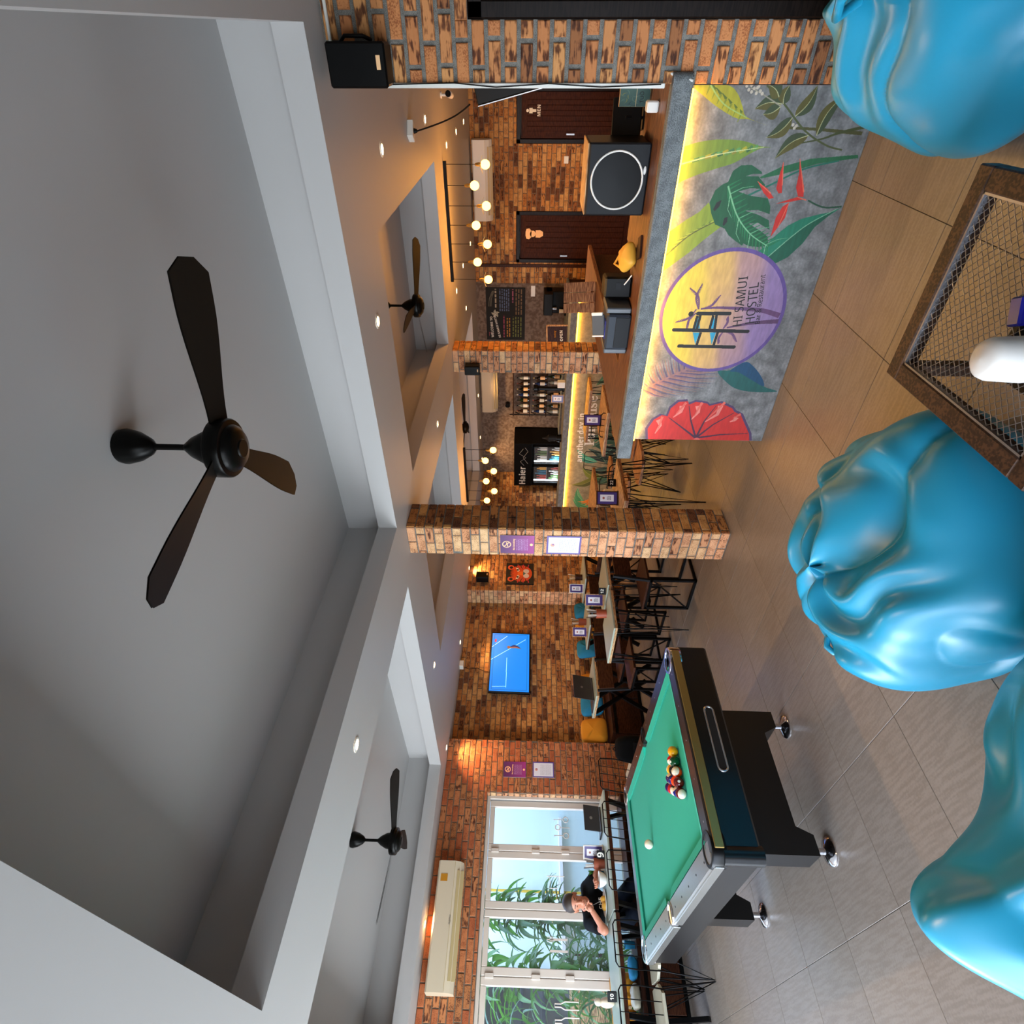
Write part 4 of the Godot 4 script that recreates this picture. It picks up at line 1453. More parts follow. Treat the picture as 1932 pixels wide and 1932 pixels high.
	part(p, "drawer_front", mb().box(Vector3(0.0, 0.05, 0.121), Vector3(0.2, 0.09, 0.006), 0.002), "dark_grey")
	var bd := thing("black_printer", "black receipt printer beside the grey till machine", "printer", Vector3(-1.235, 1.004, -3.70), 0.15)
	part(bd, "body", mb().box(Vector3(0, 0.085, 0), Vector3(0.13, 0.17, 0.17), 0.012), "black_plastic")
	part(bd, "label_plate", mb().box(Vector3(0.01, 0.085, 0.086), Vector3(0.04, 0.03, 0.003)), "dark_grey")
	part(bd, "cable", mb().tube([Vector3(0.02, 0.05, 0.088), Vector3(0.05, 0.03, 0.10), Vector3(0.08, 0.012, 0.11)], 0.004, 6), "white_plastic")
	# inner desk with its clutter
	var dk := thing("inner_desk", "low timber desk behind the painted counter", "desk", Vector3(-1.2, 0, -4.30))
	part(dk, "desk_top", mb().span(Vector3(-0.55, 0.70, -0.33), Vector3(1.2, 0.735, 0.30), 0.003), "wood_light")
	part(dk, "side_panel", mb().span(Vector3(-0.54, 0, -0.3), Vector3(-0.50, 0.70, 0.25), 0.002), "wood_walnut")
	part(dk, "side_panel", mb().span(Vector3(1.14, 0, -0.3), Vector3(1.18, 0.70, 0.25), 0.002), "wood_walnut")
	var bk := [["red_plastic", 0.022], ["paper", 0.03], ["navy", 0.025], ["wood_pale", 0.02], ["cushion_blue", 0.028]]
	var y := 0.736
	for q in bk.size():
		var b := thing("ledger_book", ["red ledger at the bottom of the book stack by the subwoofer", "thick white paper block in the book stack by the subwoofer", "navy ledger in the middle of the book stack by the subwoofer", "tan ledger near the top of the book stack by the subwoofer", "blue ledger on top of the book stack by the subwoofer"][q], "book", Vector3(-0.88 + q * 0.006, y, -4.12), 0.1 * q - 0.2, "ledgers behind the counter")
		part(b, "cover", mb().box(Vector3(0, bk[q][1] / 2, 0), Vector3(0.17, bk[q][1], 0.24), 0.002), bk[q][0])
		part(b, "pages", mb().box(Vector3(0.003, bk[q][1] / 2, 0), Vector3(0.17, bk[q][1] * 0.7, 0.234)), "paper")
		y += bk[q][1] + 0.0005
	var tb := single("cloth_bag", "soft yellow cloth bag slumped behind the counter edge", "bag", pillow(0.15, 0.16, 0.09, 0.8, 0.3, 4), "yellow_plastic", Vector3(-1.05, 1.05, -3.66), Vector3(-1.3, 0.4, 0.3))
	part(tb, "strap", mb().tube([Vector3(-0.04, 0.06, 0.02), Vector3(0, 0.1, 0.04), Vector3(0.04, 0.06, 0.02)], 0.008, 6), "yellow_plastic")
	single("open_notebook", "open dark notebook lying on the worktop behind the edge", "notebook", mb().box(Vector3(0, 0.006, 0), Vector3(0.12, 0.012, 0.09), 0.002), "wood_dark", Vector3(-0.95, 1.004, -3.50), Vector3(0, 0.4, 0))
	single("glue_bottle", "slim blue bottle standing behind the black printer", "bottle", lathe_mesh([Vector2(0, 0), Vector2(0.022, 0), Vector2(0.022, 0.10), Vector2(0.01, 0.12), Vector2(0.01, 0.15), Vector2(0, 0.15)], 14), "cushion_blue", Vector3(-1.30, 0.736, -4.20))
	for q in 2:
		single("paper_tray", ["black paper tray at the back of the inner desk", "brown paper tray in front of the black one on the inner desk"][q], "tray", mb().box(Vector3(0, 0.05, 0), Vector3(0.30, 0.10, 0.22), 0.006), ["black_plastic", "wood_pale"][q], Vector3(-1.3 + 0.34 * q, 0.736, -4.48 + 0.05 * q), Vector3(0, 0.1, 0))
	# slatted crate side
	var cr := thing("slatted_board", "leaning pale board of three wooden slats on the counter return", "board", Vector3(-1.97, 1.004, -5.55), 0.55)
	for q in 3:
		part(cr, "slat", mb().at(Transform3D(Basis(Vector3.RIGHT, -0.22), Vector3(-0.10 + q * 0.098, 0.155, 0))).box(Vector3.ZERO, Vector3(0.09, 0.31, 0.014), 0.002), "wood_light")
	part(cr, "rail", mb().box(Vector3(0, 0.03, -0.01), Vector3(0.3, 0.03, 0.02), 0.002), "wood_light")

func bottle(called: String, label: String, at: Vector3, h: float, glass: String, lab: String, cap: String, fat := 1.0, group := "bottles on the black bar shelf") -> void:
	var b := thing(called, label, "bottle", at, 0.0, group)
	var r := 0.034 * fat
	part(b, "glass", lathe_mesh([Vector2(0, 0), Vector2(r, 0), Vector2(r, h * 0.56), Vector2(r * 0.9, h * 0.64), Vector2(r * 0.36, h * 0.76), Vector2(r * 0.34, h * 0.93), Vector2(0, h * 0.93)], 12), glass)
	part(b, "label", lathe_mesh([Vector2(r * 1.02, h * 0.12), Vector2(r * 1.02, h * 0.46)], 12), lab)
	part(b, "cap", lathe_mesh([Vector2(r * 0.4, h * 0.88), Vector2(r * 0.4, h), Vector2(0, h)], 10), cap)

func air_conditioner(label: String, at: Vector3, turn: float, w: float, h: float, cream := true) -> Node3D:
	var a := thing("air_conditioner", label, "air conditioner", at, turn, "wall air conditioners")
	var d := 0.2
	var pr := PackedVector2Array([Vector2(0, 0.0), Vector2(d * 0.62, 0.0), Vector2(d * 0.86, h * 0.12), Vector2(d, h * 0.32), Vector2(d, h * 0.94), Vector2(d * 0.92, h), Vector2(0, h)])
	var m := mb().at(Transform3D(Basis(Vector3(0, 0, 1), Vector3.UP, Vector3(-1, 0, 0)), Vector3(w / 2, 0, 0)))
	part(a, "casing", m.extrude(pr, w), "cream_plastic" if cream else "white_plastic")
	part(a, "outlet_flap", mb().bar(Vector3(-w * 0.42, h * 0.05, d * 0.80), Vector3(w * 0.42, h * 0.05, d * 0.80), 0.006, 0.055).bar(Vector3(-w * 0.42, h * 0.17, d * 0.945), Vector3(w * 0.42, h * 0.17, d * 0.945), 0.006, 0.03), "cream_slot")
	part(a, "seam", mb().bar(Vector3(-w * 0.49, h * 0.33, d * 1.0), Vector3(w * 0.49, h * 0.33, d * 1.0), 0.003, 0.004), "cream_slot")
	return a

func build_back_bar() -> void:
	# bar with a painted front
	var b := thing("painted_bar", "back bar front painted with jungle leaves and the words another day in Paradise", "bar", Vector3(-5.2, 0, -8.1))
	part(b, "base_wall", mb().span(Vector3(-2.39, 0, -0.1), Vector3(2.4, 0.95, 0.097), 0.003), "concrete")
	part(b, "painting", mb().quad(Vector3(-2.388, 0.002, 0.0995), Vector3(2.398, 0.002, 0.0995), Vector3(2.398, 0.93, 0.0995), Vector3(-2.388, 0.93, 0.0995)), "mural_bar").set_meta("label", "painted jungle leaves")
	letters(b, "another day in", 0.98, Vector3(-0.02, 0.735, 0.1), "white_ink", Vector3(0, 0, 0.03), 700)
	letters(b, "Paradise", 0.95, Vector3(0.32, 0.585, 0.1), "white_ink", Vector3(0, 0, 0.03), 700, "Droid Serif")
	var t := thing("concrete_worktop", "long grey concrete top of the back bar", "worktop", Vector3(-5.2, 0.951, -8.13))
	part(t, "slab", mb().span(Vector3(-2.39, 0, -0.30), Vector3(2.42, 0.10, 0.16), 0.006), "concrete")
	var led := thing("led_strip", "warm yellow light strip under the back bar top", "light strip", Vector3(-5.2, 0.936, -7.985))
	part(led, "tube", mb().span(Vector3(-2.37, -0.010, -0.008), Vector3(2.38, 0.010, 0.008), 0.003), "led_glow")
	strip_light(Vector3(-5.2, 0.922, -7.985), 4.7, 0.0, 0.7)
	# drinks fridge
	var f := thing("drinks_fridge", "tall black two door drinks fridge behind the back bar", "fridge", Vector3(-6.93, 0, -9.83))
	part(f, "case", mb().span(Vector3(-0.54, 0.04, -0.36), Vector3(0.55, 1.91, -0.30), 0.004).span(Vector3(-0.54, 0.04, -0.36), Vector3(-0.50, 1.91, 0.26), 0.004).span(Vector3(0.51, 0.04, -0.36), Vector3(0.55, 1.91, 0.26), 0.004).span(Vector3(-0.54, 0.04, -0.36), Vector3(0.55, 0.34, 0.26), 0.004).span(Vector3(-0.54, 1.54, -0.36), Vector3(0.55, 1.91, 0.28), 0.004), "black_plastic")
	letters(f, "Haier", 0.46, Vector3(-0.27, 1.73, 0.282), "white_ink", Vector3.ZERO, 700)
	part(f, "printed_waves", mb().tube([Vector3(0.0, 1.70, 0.281), Vector3(0.1, 1.78, 0.281), Vector3(0.2, 1.66, 0.281), Vector3(0.3, 1.8, 0.281), Vector3(0.42, 1.72, 0.281)], 0.003, 4).tube([Vector3(0.05, 1.62, 0.281), Vector3(0.2, 1.72, 0.281), Vector3(0.36, 1.62, 0.281), Vector3(0.45, 1.68, 0.281)], 0.003, 4), "white_ink")
	for s in 2:
		var x0 := -0.49 + s * 0.50
		var d := part(f, "door", mb().span(Vector3(x0, 0.36, 0.24), Vector3(x0 + 0.035, 1.52, 0.275), 0.003).span(Vector3(x0 + 0.455, 0.36, 0.24), Vector3(x0 + 0.49, 1.52, 0.275), 0.003).span(Vector3(x0, 1.485, 0.24), Vector3(x0 + 0.49, 1.52, 0.275), 0.003).span(Vector3(x0, 0.36, 0.24), Vector3(x0 + 0.49, 0.40, 0.275), 0.003), "black_plastic")
		part(d, "pane", mb().quad(Vector3(x0 + 0.03, 0.4, 0.255), Vector3(x0 + 0.46, 0.4, 0.255), Vector3(x0 + 0.46, 1.49, 0.255), Vector3(x0 + 0.03, 1.49, 0.255)), "fridge_pane")
		part(f, "light_tube", mb().box(Vector3(x0 + 0.055, 1.0, 0.20), Vector3(0.025, 1.0, 0.02), 0.004), "fridge_glow")
		for y in [0.62, 0.92, 1.22]:
			part(f, "shelf", mb().span(Vector3(x0 + 0.03, y - 0.008, -0.28), Vector3(x0 + 0.47, y, 0.2)), "steel")
	for s in 2:
		var l := OmniLight3D.new()
		l.name = "fridge_light"
		l.light_color = Color(0.85, 0.93, 1.0)
		l.light_energy = 0.06
		l.omni_range = 12.0
		l.light_size = 0.03
		l.shadow_enabled = true
		l.position = Vector3(-6.93 - 0.37 + s * 0.5, 1.05, -9.58)
		add_child(l, true)
	var cans := ["foliage_pale", "white_plastic", "red_plastic", "cushion_blue", "yellow_plastic", "paper"]
	var where := [["lower", 0.921], ["upper", 1.221]]
	for r in 2:
		for q in 12:
			var x := -6.93 - 0.40 + (q % 6) * 0.062 + (0.50 if q >= 6 else 0.0)
			var h := 0.20 if (q + r) % 3 else 0.24
			var mt: String = cans[(q / 2 + r * 2) % 6]
			var col: String = {"foliage_pale": "green", "white_plastic": "white", "red_plastic": "red", "cushion_blue": "blue", "yellow_plastic": "yellow", "paper": "pale"}[mt]
			var o := single("drink_bottle", "%s drink bottle, %s from the left on the %s shelf behind the %s fridge door" % [col, ["first", "second", "third", "fourth", "fifth", "sixth"][q % 6], where[r][0], "left" if q < 6 else "right"], "bottle", lathe_mesh([Vector2(0, 0), Vector2(0.027, 0), Vector2(0.027, h * 0.6), Vector2(0.012, h * 0.78), Vector2(0.012, h), Vector2(0, h)], 10), mt, Vector3(x, where[r][1], -9.66), Vector3.ZERO, "drinks in the fridge")
	# bottle shelf on the concrete wall
	var sh := thing("bar_shelf", "black pipe shelf of three boards on the concrete bar wall", "shelf", Vector3(-5.45, 0, -10.1))
	for y in [1.95, 1.62, 1.28]:
		part(sh, "board", mb().span(Vector3(-0.56, y - 0.02, -0.09), Vector3(0.6, y, 0.09), 0.002), "wood_dark") if y < 1.9 else part(sh, "top_board", mb().span(Vector3(-0.56, y - 0.02, -0.09), Vector3(0.6, y, 0.09), 0.002), "wood_dark")
	part(sh, "pipe", mb().cyl(Vector3(-0.535, 1.003, 0.06), Vector3(-0.535, 2.02, 0.06), 0.012), "black_metal")
	part(sh, "pipe", mb().cyl(Vector3(0.5, 1.003, 0.06), Vector3(0.5, 2.02, 0.06), 0.012), "black_metal")
	for y in [1.9, 1.57, 1.23]:
		part(sh, "bracket", mb().tube([Vector3(-0.56, y, -0.08), Vector3(-0.56, y - 0.09, 0.0), Vector3(-0.5, y - 0.09, 0.06)], 0.01, 6), "black_metal")
	var kinds := [["amber glass bottle with a cream label", "bottle_amber", "paper", "copper"], ["blue glass bottle with a pale label", "bottle_blue", "paper", "white_plastic"], ["clear glass bottle with a white label", "bottle_clear", "white_plastic", "black_plastic"], ["black glass bottle with a peach label", "bottle_dark", "peach_ink", "gold_trim"], ["green glass bottle with a tan label", "bottle_green", "wood_pale", "black_plastic"]]
	var rows := [[1.62, 1.951 - 0.33], [1.28, 1.28], [0.95, 1.053]]
	for r in 3:
		for q in 7:
			var kd: Array = kinds[(q * 2 + r) % 5]
			var x := -5.92 + q * 0.125
			if r == 2:
				x = -5.85 + q * 0.13
			bottle("spirit_bottle", "%s, %s from the fridge on the %s" % [kd[0], ["first", "second", "third", "fourth", "fifth", "sixth", "seventh"][q], ["upper bar shelf", "lower bar shelf", "low back counter"][r]], Vector3(x, [1.621, 1.281, 1.001][r], -10.08 if r < 2 else -9.95), 0.25 + 0.02 * ((q * 3 + r) % 3), kd[1], kd[2], kd[3], 1.0)
	var wk := thing("back_counter", "low dark counter against the concrete bar wall", "counter", Vector3(-4.9, 0, -9.95))
	part(wk, "cabinet", mb().span(Vector3(-1.42, 0, -0.24), Vector3(1.6, 0.96, 0.24), 0.004), "wood_dark")
	part(wk, "top_board", mb().span(Vector3(-1.43, 0.96, -0.25), Vector3(1.62, 1.0, 0.27), 0.004), "concrete")
	var sp := thing("wall_spotlight", "small black round spotlight above the bar shelf", "spotlight", Vector3(-5.82, 2.06, -10.20))
	part(sp, "head", mb().cyl(Vector3(0, 0, 0), Vector3(0, 0, 0.09), 0.05, 0.05, 18), "black_metal")
	# coffee corner on the bar
	var cm := thing("coffee_machine", "black coffee machine standing on the back counter", "coffee machine", Vector3(-3.62, 1.001, -9.9))
	part(cm, "body", mb().span(Vector3(-0.16, 0, -0.17), Vector3(0.22, 0.36, 0.06), 0.01).span(Vector3(-0.16, 0.24, -0.17), Vector3(0.22, 0.40, 0.18), 0.01).span(Vector3(-0.16, 0, -0.17), Vector3(0.22, 0.04, 0.18), 0.006), "black_plastic")
	part(cm, "spout", mb().cyl(Vector3(-0.06, 0.17, 0.1), Vector3(-0.06, 0.25, 0.1), 0.03), "steel")
	part(cm, "cup", lathe_mesh([Vector2(0, 0.04), Vector2(0.03, 0.04), Vector2(0.036, 0.12), Vector2(0.033, 0.12)], 12), "white_plastic", Vector3(-0.1, 0, 0.11))
	var cb := thing("easel_board", "brown chalk easel board with a pale wooden frame on the back bar", "sign board", Vector3(-3.50, 1.052, -8.25), 0.15)
	part(cb, "panel", mb().box(Vector3(0, 0.165, 0), Vector3(0.27, 0.30, 0.01)), "wood_dark", Vector3.ZERO, Vector3(-0.12, 0, 0.05))
	part(cb, "frame", mb().span(Vector3(-0.15, 0, -0.012), Vector3(-0.13, 0.35, 0.012), 0.002).span(Vector3(0.13, 0, -0.012), Vector3(0.15, 0.33, 0.012), 0.002).span(Vector3(-0.15, 0.31, -0.012), Vector3(0.15, 0.33, 0.012), 0.002), "wood_pale", Vector3.ZERO, Vector3(-0.12, 0, 0.05))
	letters(cb, "OPEN", 0.16, Vector3(-0.01, 0.10, 0.024), "white_ink", Vector3(-0.12, 0, 0.1), 700)
	letters(cb, "today", 0.1, Vector3(0.01, 0.2, 0.012), "cushion_mustard", Vector3(-0.12, 0, 0.1), 400)
	for q in 3:
		var mn := thing("photo_stand", ["white framed dark food photo stand on the back bar", "orange food photo stand in the middle on the back bar", "amber food photo stand nearest the brick column on the back bar"][q], "photo stand", Vector3(-3.78 - q * 0.15, 1.052, -8.22), 0.0, "food photo stands")
		part(mn, "frame", mb().box(Vector3(0, 0.12 - q * 0.02, 0), Vector3(0.13, 0.24 - q * 0.04, 0.012), 0.002), ["white_plastic", "wood_pale", "black_plastic"][q])
		part(mn, "photo", mb().box(Vector3(0, 0.12 - q * 0.02, 0.0065), Vector3(0.10, 0.18 - q * 0.03, 0.002)), ["dark_grey", "copper", "yellow_plastic"][q])
	var mn2 := thing("menu_stand", "purple menu stand in a pale frame on the bar below the bottle shelf", "menu stand", Vector3(-4.55, 1.052, -8.15), 0.3, "menu stands")
	menu_parts(mn2, "wood_pale")
	single("napkin_block", "small white napkin block at the bar end by the column", "napkins", mb().box(Vector3(0, 0.06, 0), Vector3(0.1, 0.12, 0.1), 0.005), "white_plastic", Vector3(-4.28, 1.052, -8.15))
	single("tower_bottle", "white topped dark drinks tower on the bar beside the bottle shelf", "drinks tower", lathe_mesh([Vector2(0, 0), Vector2(0.05, 0), Vector2(0.05, 0.03), Vector2(0.035, 0.04), Vector2(0.035, 0.42), Vector2(0.06, 0.44), Vector2(0.06, 0.5), Vector2(0, 0.5)], 16), "black_satin", Vector3(-4.42, 1.052, -8.25))
	var bl := thing("blender_jug", "dark kitchen blender standing near the fridge on the bar", "blender", Vector3(-5.35, 1.052, -8.2))
	part(bl, "base", lathe_mesh([Vector2(0, 0), Vector2(0.07, 0), Vector2(0.06, 0.08), Vector2(0, 0.08)], 14), "black_plastic")
	part(bl, "jug", lathe_mesh([Vector2(0.045, 0.08), Vector2(0.06, 0.22), Vector2(0.03, 0.25), Vector2(0.01, 0.33), Vector2(0, 0.33)], 14), "dark_grey")
	for q in 4:
		bottle("cocktail_bottle", "%s at the far left end of the back bar" % ["tall clear bottle", "short wooden pepper mill", "amber bottle with pale cap", "white bottle with metal pourer"][q], Vector3(-6.95 - q * 0.11, 1.052, -8.2), 0.18 + 0.03 * (q % 3), ["steel", "wood_pale", "copper", "white_plastic"][q], "paper", "steel", 0.9, "bottles at the end of the bar")
	# chalk wall piece
	var ck := thing("chalk_wall_panel", "black hand lettered chalk panel with welcome words on the concrete wall", "chalkboard", Vector3(-3.95, 1.73, -10.205))
	part(ck, "panel", mb().box(Vector3(0, 0.36, 0), Vector3(0.98, 0.72, 0.012), 0.002), "black_plastic")
	part(ck, "drawing", mb().quad(Vector3(-0.488, 0.002, 0.0068), Vector3(0.488, 0.002, 0.0068), Vector3(0.488, 0.718, 0.0068), Vector3(-0.488, 0.718, 0.0068)), "chalk")
	letters(ck, "WELCOME TO", 0.40, Vector3(-0.24, 0.62, 0.0075), "white_ink", Vector3(0, 0, 0.06), 600)
	letters(ck, "HI SAMUI HOSTEL", 0.46, Vector3(-0.22, 0.52, 0.0075), "white_ink", Vector3(0, 0, 0.22), 600)
	single("light_switch", "double white switch plate on the concrete wall beside the chalk panel", "switch", mb().box(Vector3(0, 0, 0), Vector3(0.19, 0.075, 0.012), 0.003), "white_plastic", Vector3(-3.52, 1.59, -10.203))
	single("thermostat_plate", "small white control plate on the brick wall between the doors", "switch", mb().box(Vector3(0, 0, 0), Vector3(0.10, 0.07, 0.012), 0.003), "white_plastic", Vector3(-1.49, 1.12, -10.18))
	# air conditioners on the far wall
	air_conditioner("cream air conditioner on the far brick wall between the two dark doors", Vector3(-1.77, 2.28, -10.19), 0.0, 1.12, 0.30, false)
	air_conditioner("cream air conditioner high on the concrete wall above the bottle shelf", Vector3(-5.45, 2.27, -10.205), 0.0, 0.95, 0.31)
	# signs on the doors
	var ms := thing("men_sign", "white male figure and word MEN on the dark door", "sign", Vector3(-0.865, 1.56, -10.184))
	part(ms, "figure", mb().at(Transform3D(Basis(), Vector3(0, 0.13, 0))).cyl(Vector3(0, 0.045, 0), Vector3(0, 0.045, 0.004), 0.02, -1.0, 14).extrude(PackedVector2Array([Vector2(-0.032, 0.02), Vector2(0.032, 0.02), Vector2(0.034, -0.03), Vector2(0.018, -0.03), Vector2(0.016, -0.085), Vector2(-0.016, -0.085), Vector2(-0.018, -0.03), Vector2(-0.034, -0.03)]), 0.004), "white_ink")
	letters(ms, "MEN", 0.14, Vector3(0, 0.005, 0.001), "white_ink", Vector3.ZERO, 700)
	var cs := thing("cook_sign", "white cook figure cutout with a tall hat on the second dark door", "sign", Vector3(-2.56, 1.59, -10.184))
	part(cs, "figure", mb().cyl(Vector3(0, 0.03, 0), Vector3(0, 0.03, 0.004), 0.05, -1.0, 18).extrude(PackedVector2Array([Vector2(-0.05, 0.05), Vector2(-0.085, 0.09), Vector2(-0.075, 0.135), Vector2(-0.03, 0.15), Vector2(0.03, 0.15), Vector2(0.075, 0.135), Vector2(0.085, 0.09), Vector2(0.05, 0.05)]), 0.004).extrude(PackedVector2Array([Vector2(-0.055, -0.02), Vector2(0.055, -0.02), Vector2(0.06, -0.09), Vector2(0.03, -0.145), Vector2(-0.03, -0.145), Vector2(-0.06, -0.09)]), 0.004), "peach_ink")

func menu_parts(o: Node3D, frame: String) -> void:
	part(o, "frame", mb().box(Vector3(0, 0.105, 0), Vector3(0.135, 0.21, 0.014), 0.002), frame)
	part(o, "print", mb().quad(Vector3(-0.058, 0.012, 0.0075), Vector3(0.058, 0.012, 0.0075), Vector3(0.058, 0.198, 0.0075), Vector3(-0.058, 0.198, 0.0075)), "menu_print")
	part(o, "print", mb().quad(Vector3(0.058, 0.012, -0.0075), Vector3(-0.058, 0.012, -0.0075), Vector3(-0.058, 0.198, -0.0075), Vector3(0.058, 0.198, -0.0075)), "menu_print")
	part(o, "foot", mb().box(Vector3(0, 0.006, 0), Vector3(0.14, 0.012, 0.05), 0.002), frame)

func ceiling_fan(label: String, at: Vector3, turn: float, tone := "fan_metal") -> void:
	# hung at `at` from the tray; blades at rest
	var f := thing("ceiling_fan", label, "ceiling fan", at, turn, "black ceiling fans")
	part(f, "canopy", lathe_mesh([Vector2(0.013, -0.115), Vector2(0.03, -0.10), Vector2(0.052, -0.06), Vector2(0.062, -0.02), Vector2(0.058, 0.0), Vector2(0, 0)], 24), tone)
	part(f, "rod", mb().cyl(Vector3(0, -0.25, 0), Vector3(0, -0.10, 0), 0.011, -1.0, 12), tone)
	part(f, "motor_cover", lathe_mesh([Vector2(0.062, -0.33), Vector2(0.058, -0.295), Vector2(0.036, -0.25), Vector2(0.014, -0.222), Vector2(0.012, -0.22)], 24), tone)
	part(f, "motor", lathe_mesh([Vector2(0, -0.425), Vector2(0.03, -0.425), Vector2(0.033, -0.42), Vector2(0.06, -0.415), Vector2(0.078, -0.40), Vector2(0.082, -0.388), Vector2(0.098, -0.386), Vector2(0.102, -0.38), Vector2(0.102, -0.338), Vector2(0.098, -0.332), Vector2(0.05, -0.328)], 32), tone)
	for q in 3:
		var b := mb().surface(6, 12, func(a: float, s: float) -> Vector3:
			var r := lerpf(0.09, 0.60, s)
			var w := lerpf(0.075, 0.15, smoothstep(0.0, 0.75, s)) * (1.0 if s < 0.93 else sqrt(maxf(0.0, 1.0 - pow((s - 0.93) / 0.075, 2.0))))
			var u := (a - 0.5) * w
			return Vector3(r, -0.352 + u * 0.25, u))
		b.surface(6, 12, func(a: float, s: float) -> Vector3:
			var r := lerpf(0.09, 0.60, s)
			var w := lerpf(0.075, 0.15, smoothstep(0.0, 0.75, s)) * (1.0 if s < 0.93 else sqrt(maxf(0.0, 1.0 - pow((s - 0.93) / 0.075, 2.0))))
			var u := (0.5 - a) * w
			return Vector3(r, -0.358 + u * 0.25, u))
		part(f, "blade", b, "fan_blade", Vector3.ZERO, Vector3(0, TAU * q / 3.0, 0))

func lamp(at: Vector3, e: float, col: Color, size := 0.03, called := "lamp_light") -> void:
	var l := OmniLight3D.new()
	l.name = called
	l.light_color = col
	l.light_energy = e
	l.omni_range = 20.0
	l.omni_attenuation = 2.0
	l.light_size = size
	l.shadow_enabled = true
	l.position = at
	add_child(l, true)

func downlight(label: String, x: float, z: float, e: float) -> void:
	var d := thing("downlight", label, "downlight", Vector3(x, CEIL, z), 0.0, "recessed ceiling spotlights")
	part(d, "rim", lathe_mesh([Vector2(0.030, -0.002), Vector2(0.031, -0.006), Vector2(0.044, -0.004), Vector2(0.045, -0.0005)], 20), "white_plastic")
	part(d, "lens", mb().cyl(Vector3(0, -0.0035, 0), Vector3(0, -0.0005, 0), 0.030, -1.0, 16), "down_glow")
	var l := SpotLight3D.new()
	l.name = "downlight_beam"
	l.light_color = Color(1.0, 0.79, 0.54)
	l.light_energy = e
	l.spot_range = 12.0
	l.spot_attenuation = 2.0
	l.spot_angle = 62.0
	l.spot_angle_attenuation = 0.8
	l.light_size = 0.03
	l.shadow_enabled = true
	l.position = Vector3(x, CEIL - 0.008, z)
	l.rotation.x = -PI / 2
	add_child(l, true)

func pendant(label: String, x0: float, x1: float, z: float, n: int, glb: String) -> void:
	var p := thing("pendant_lamp", label, "pendant lamp", Vector3((x0 + x1) / 2, CEIL, z), 0.0, "rows of globe bulbs")
	var w := absf(x1 - x0) / 2
	part(p, "ceiling_bar", mb().span(Vector3(-w - 0.03, -0.035, -0.02), Vector3(w + 0.03, -0.001, 0.02), 0.004), "black_metal")
	for q in n:
		var x := w - 2.0 * w * q / (n - 1)
		var y := -0.46 if q % 2 == 0 else -0.335
		var co := part(p, "cord", mb().cyl(Vector3(x, y + 0.11, 0), Vector3(x, -0.03, 0), 0.0035, -1.0, 6), "black_metal")
		part(co, "socket", lathe_mesh([Vector2(0.0, 0.045), Vector2(0.018, 0.045), Vector2(0.02, 0.075), Vector2(0.014, 0.105), Vector2(0.005, 0.115), Vector2(0, 0.115)], 14), "gold_trim", Vector3(x, y, 0))
		if q % 2 == 0:
			part(co, "wing_plate", mb().bar(Vector3(x - 0.085, y + 0.03, 0), Vector3(x - 0.02, y + 0.055, 0), 0.02, 0.004).bar(Vector3(x + 0.02, y + 0.055, 0), Vector3(x + 0.085, y + 0.03, 0), 0.02, 0.004), "gold_trim")
		part(p, "bulb", mb().ball(Vector3.ZERO, Vector3(0.047, 0.05, 0.047), 20, 14), "bulb_glow", Vector3(x, y, 0))
		lamp(Vector3((x0 + x1) / 2 + x, CEIL + y, z), 0.10, Color(1.0, 0.66, 0.28), 0.045, "bulb_light")

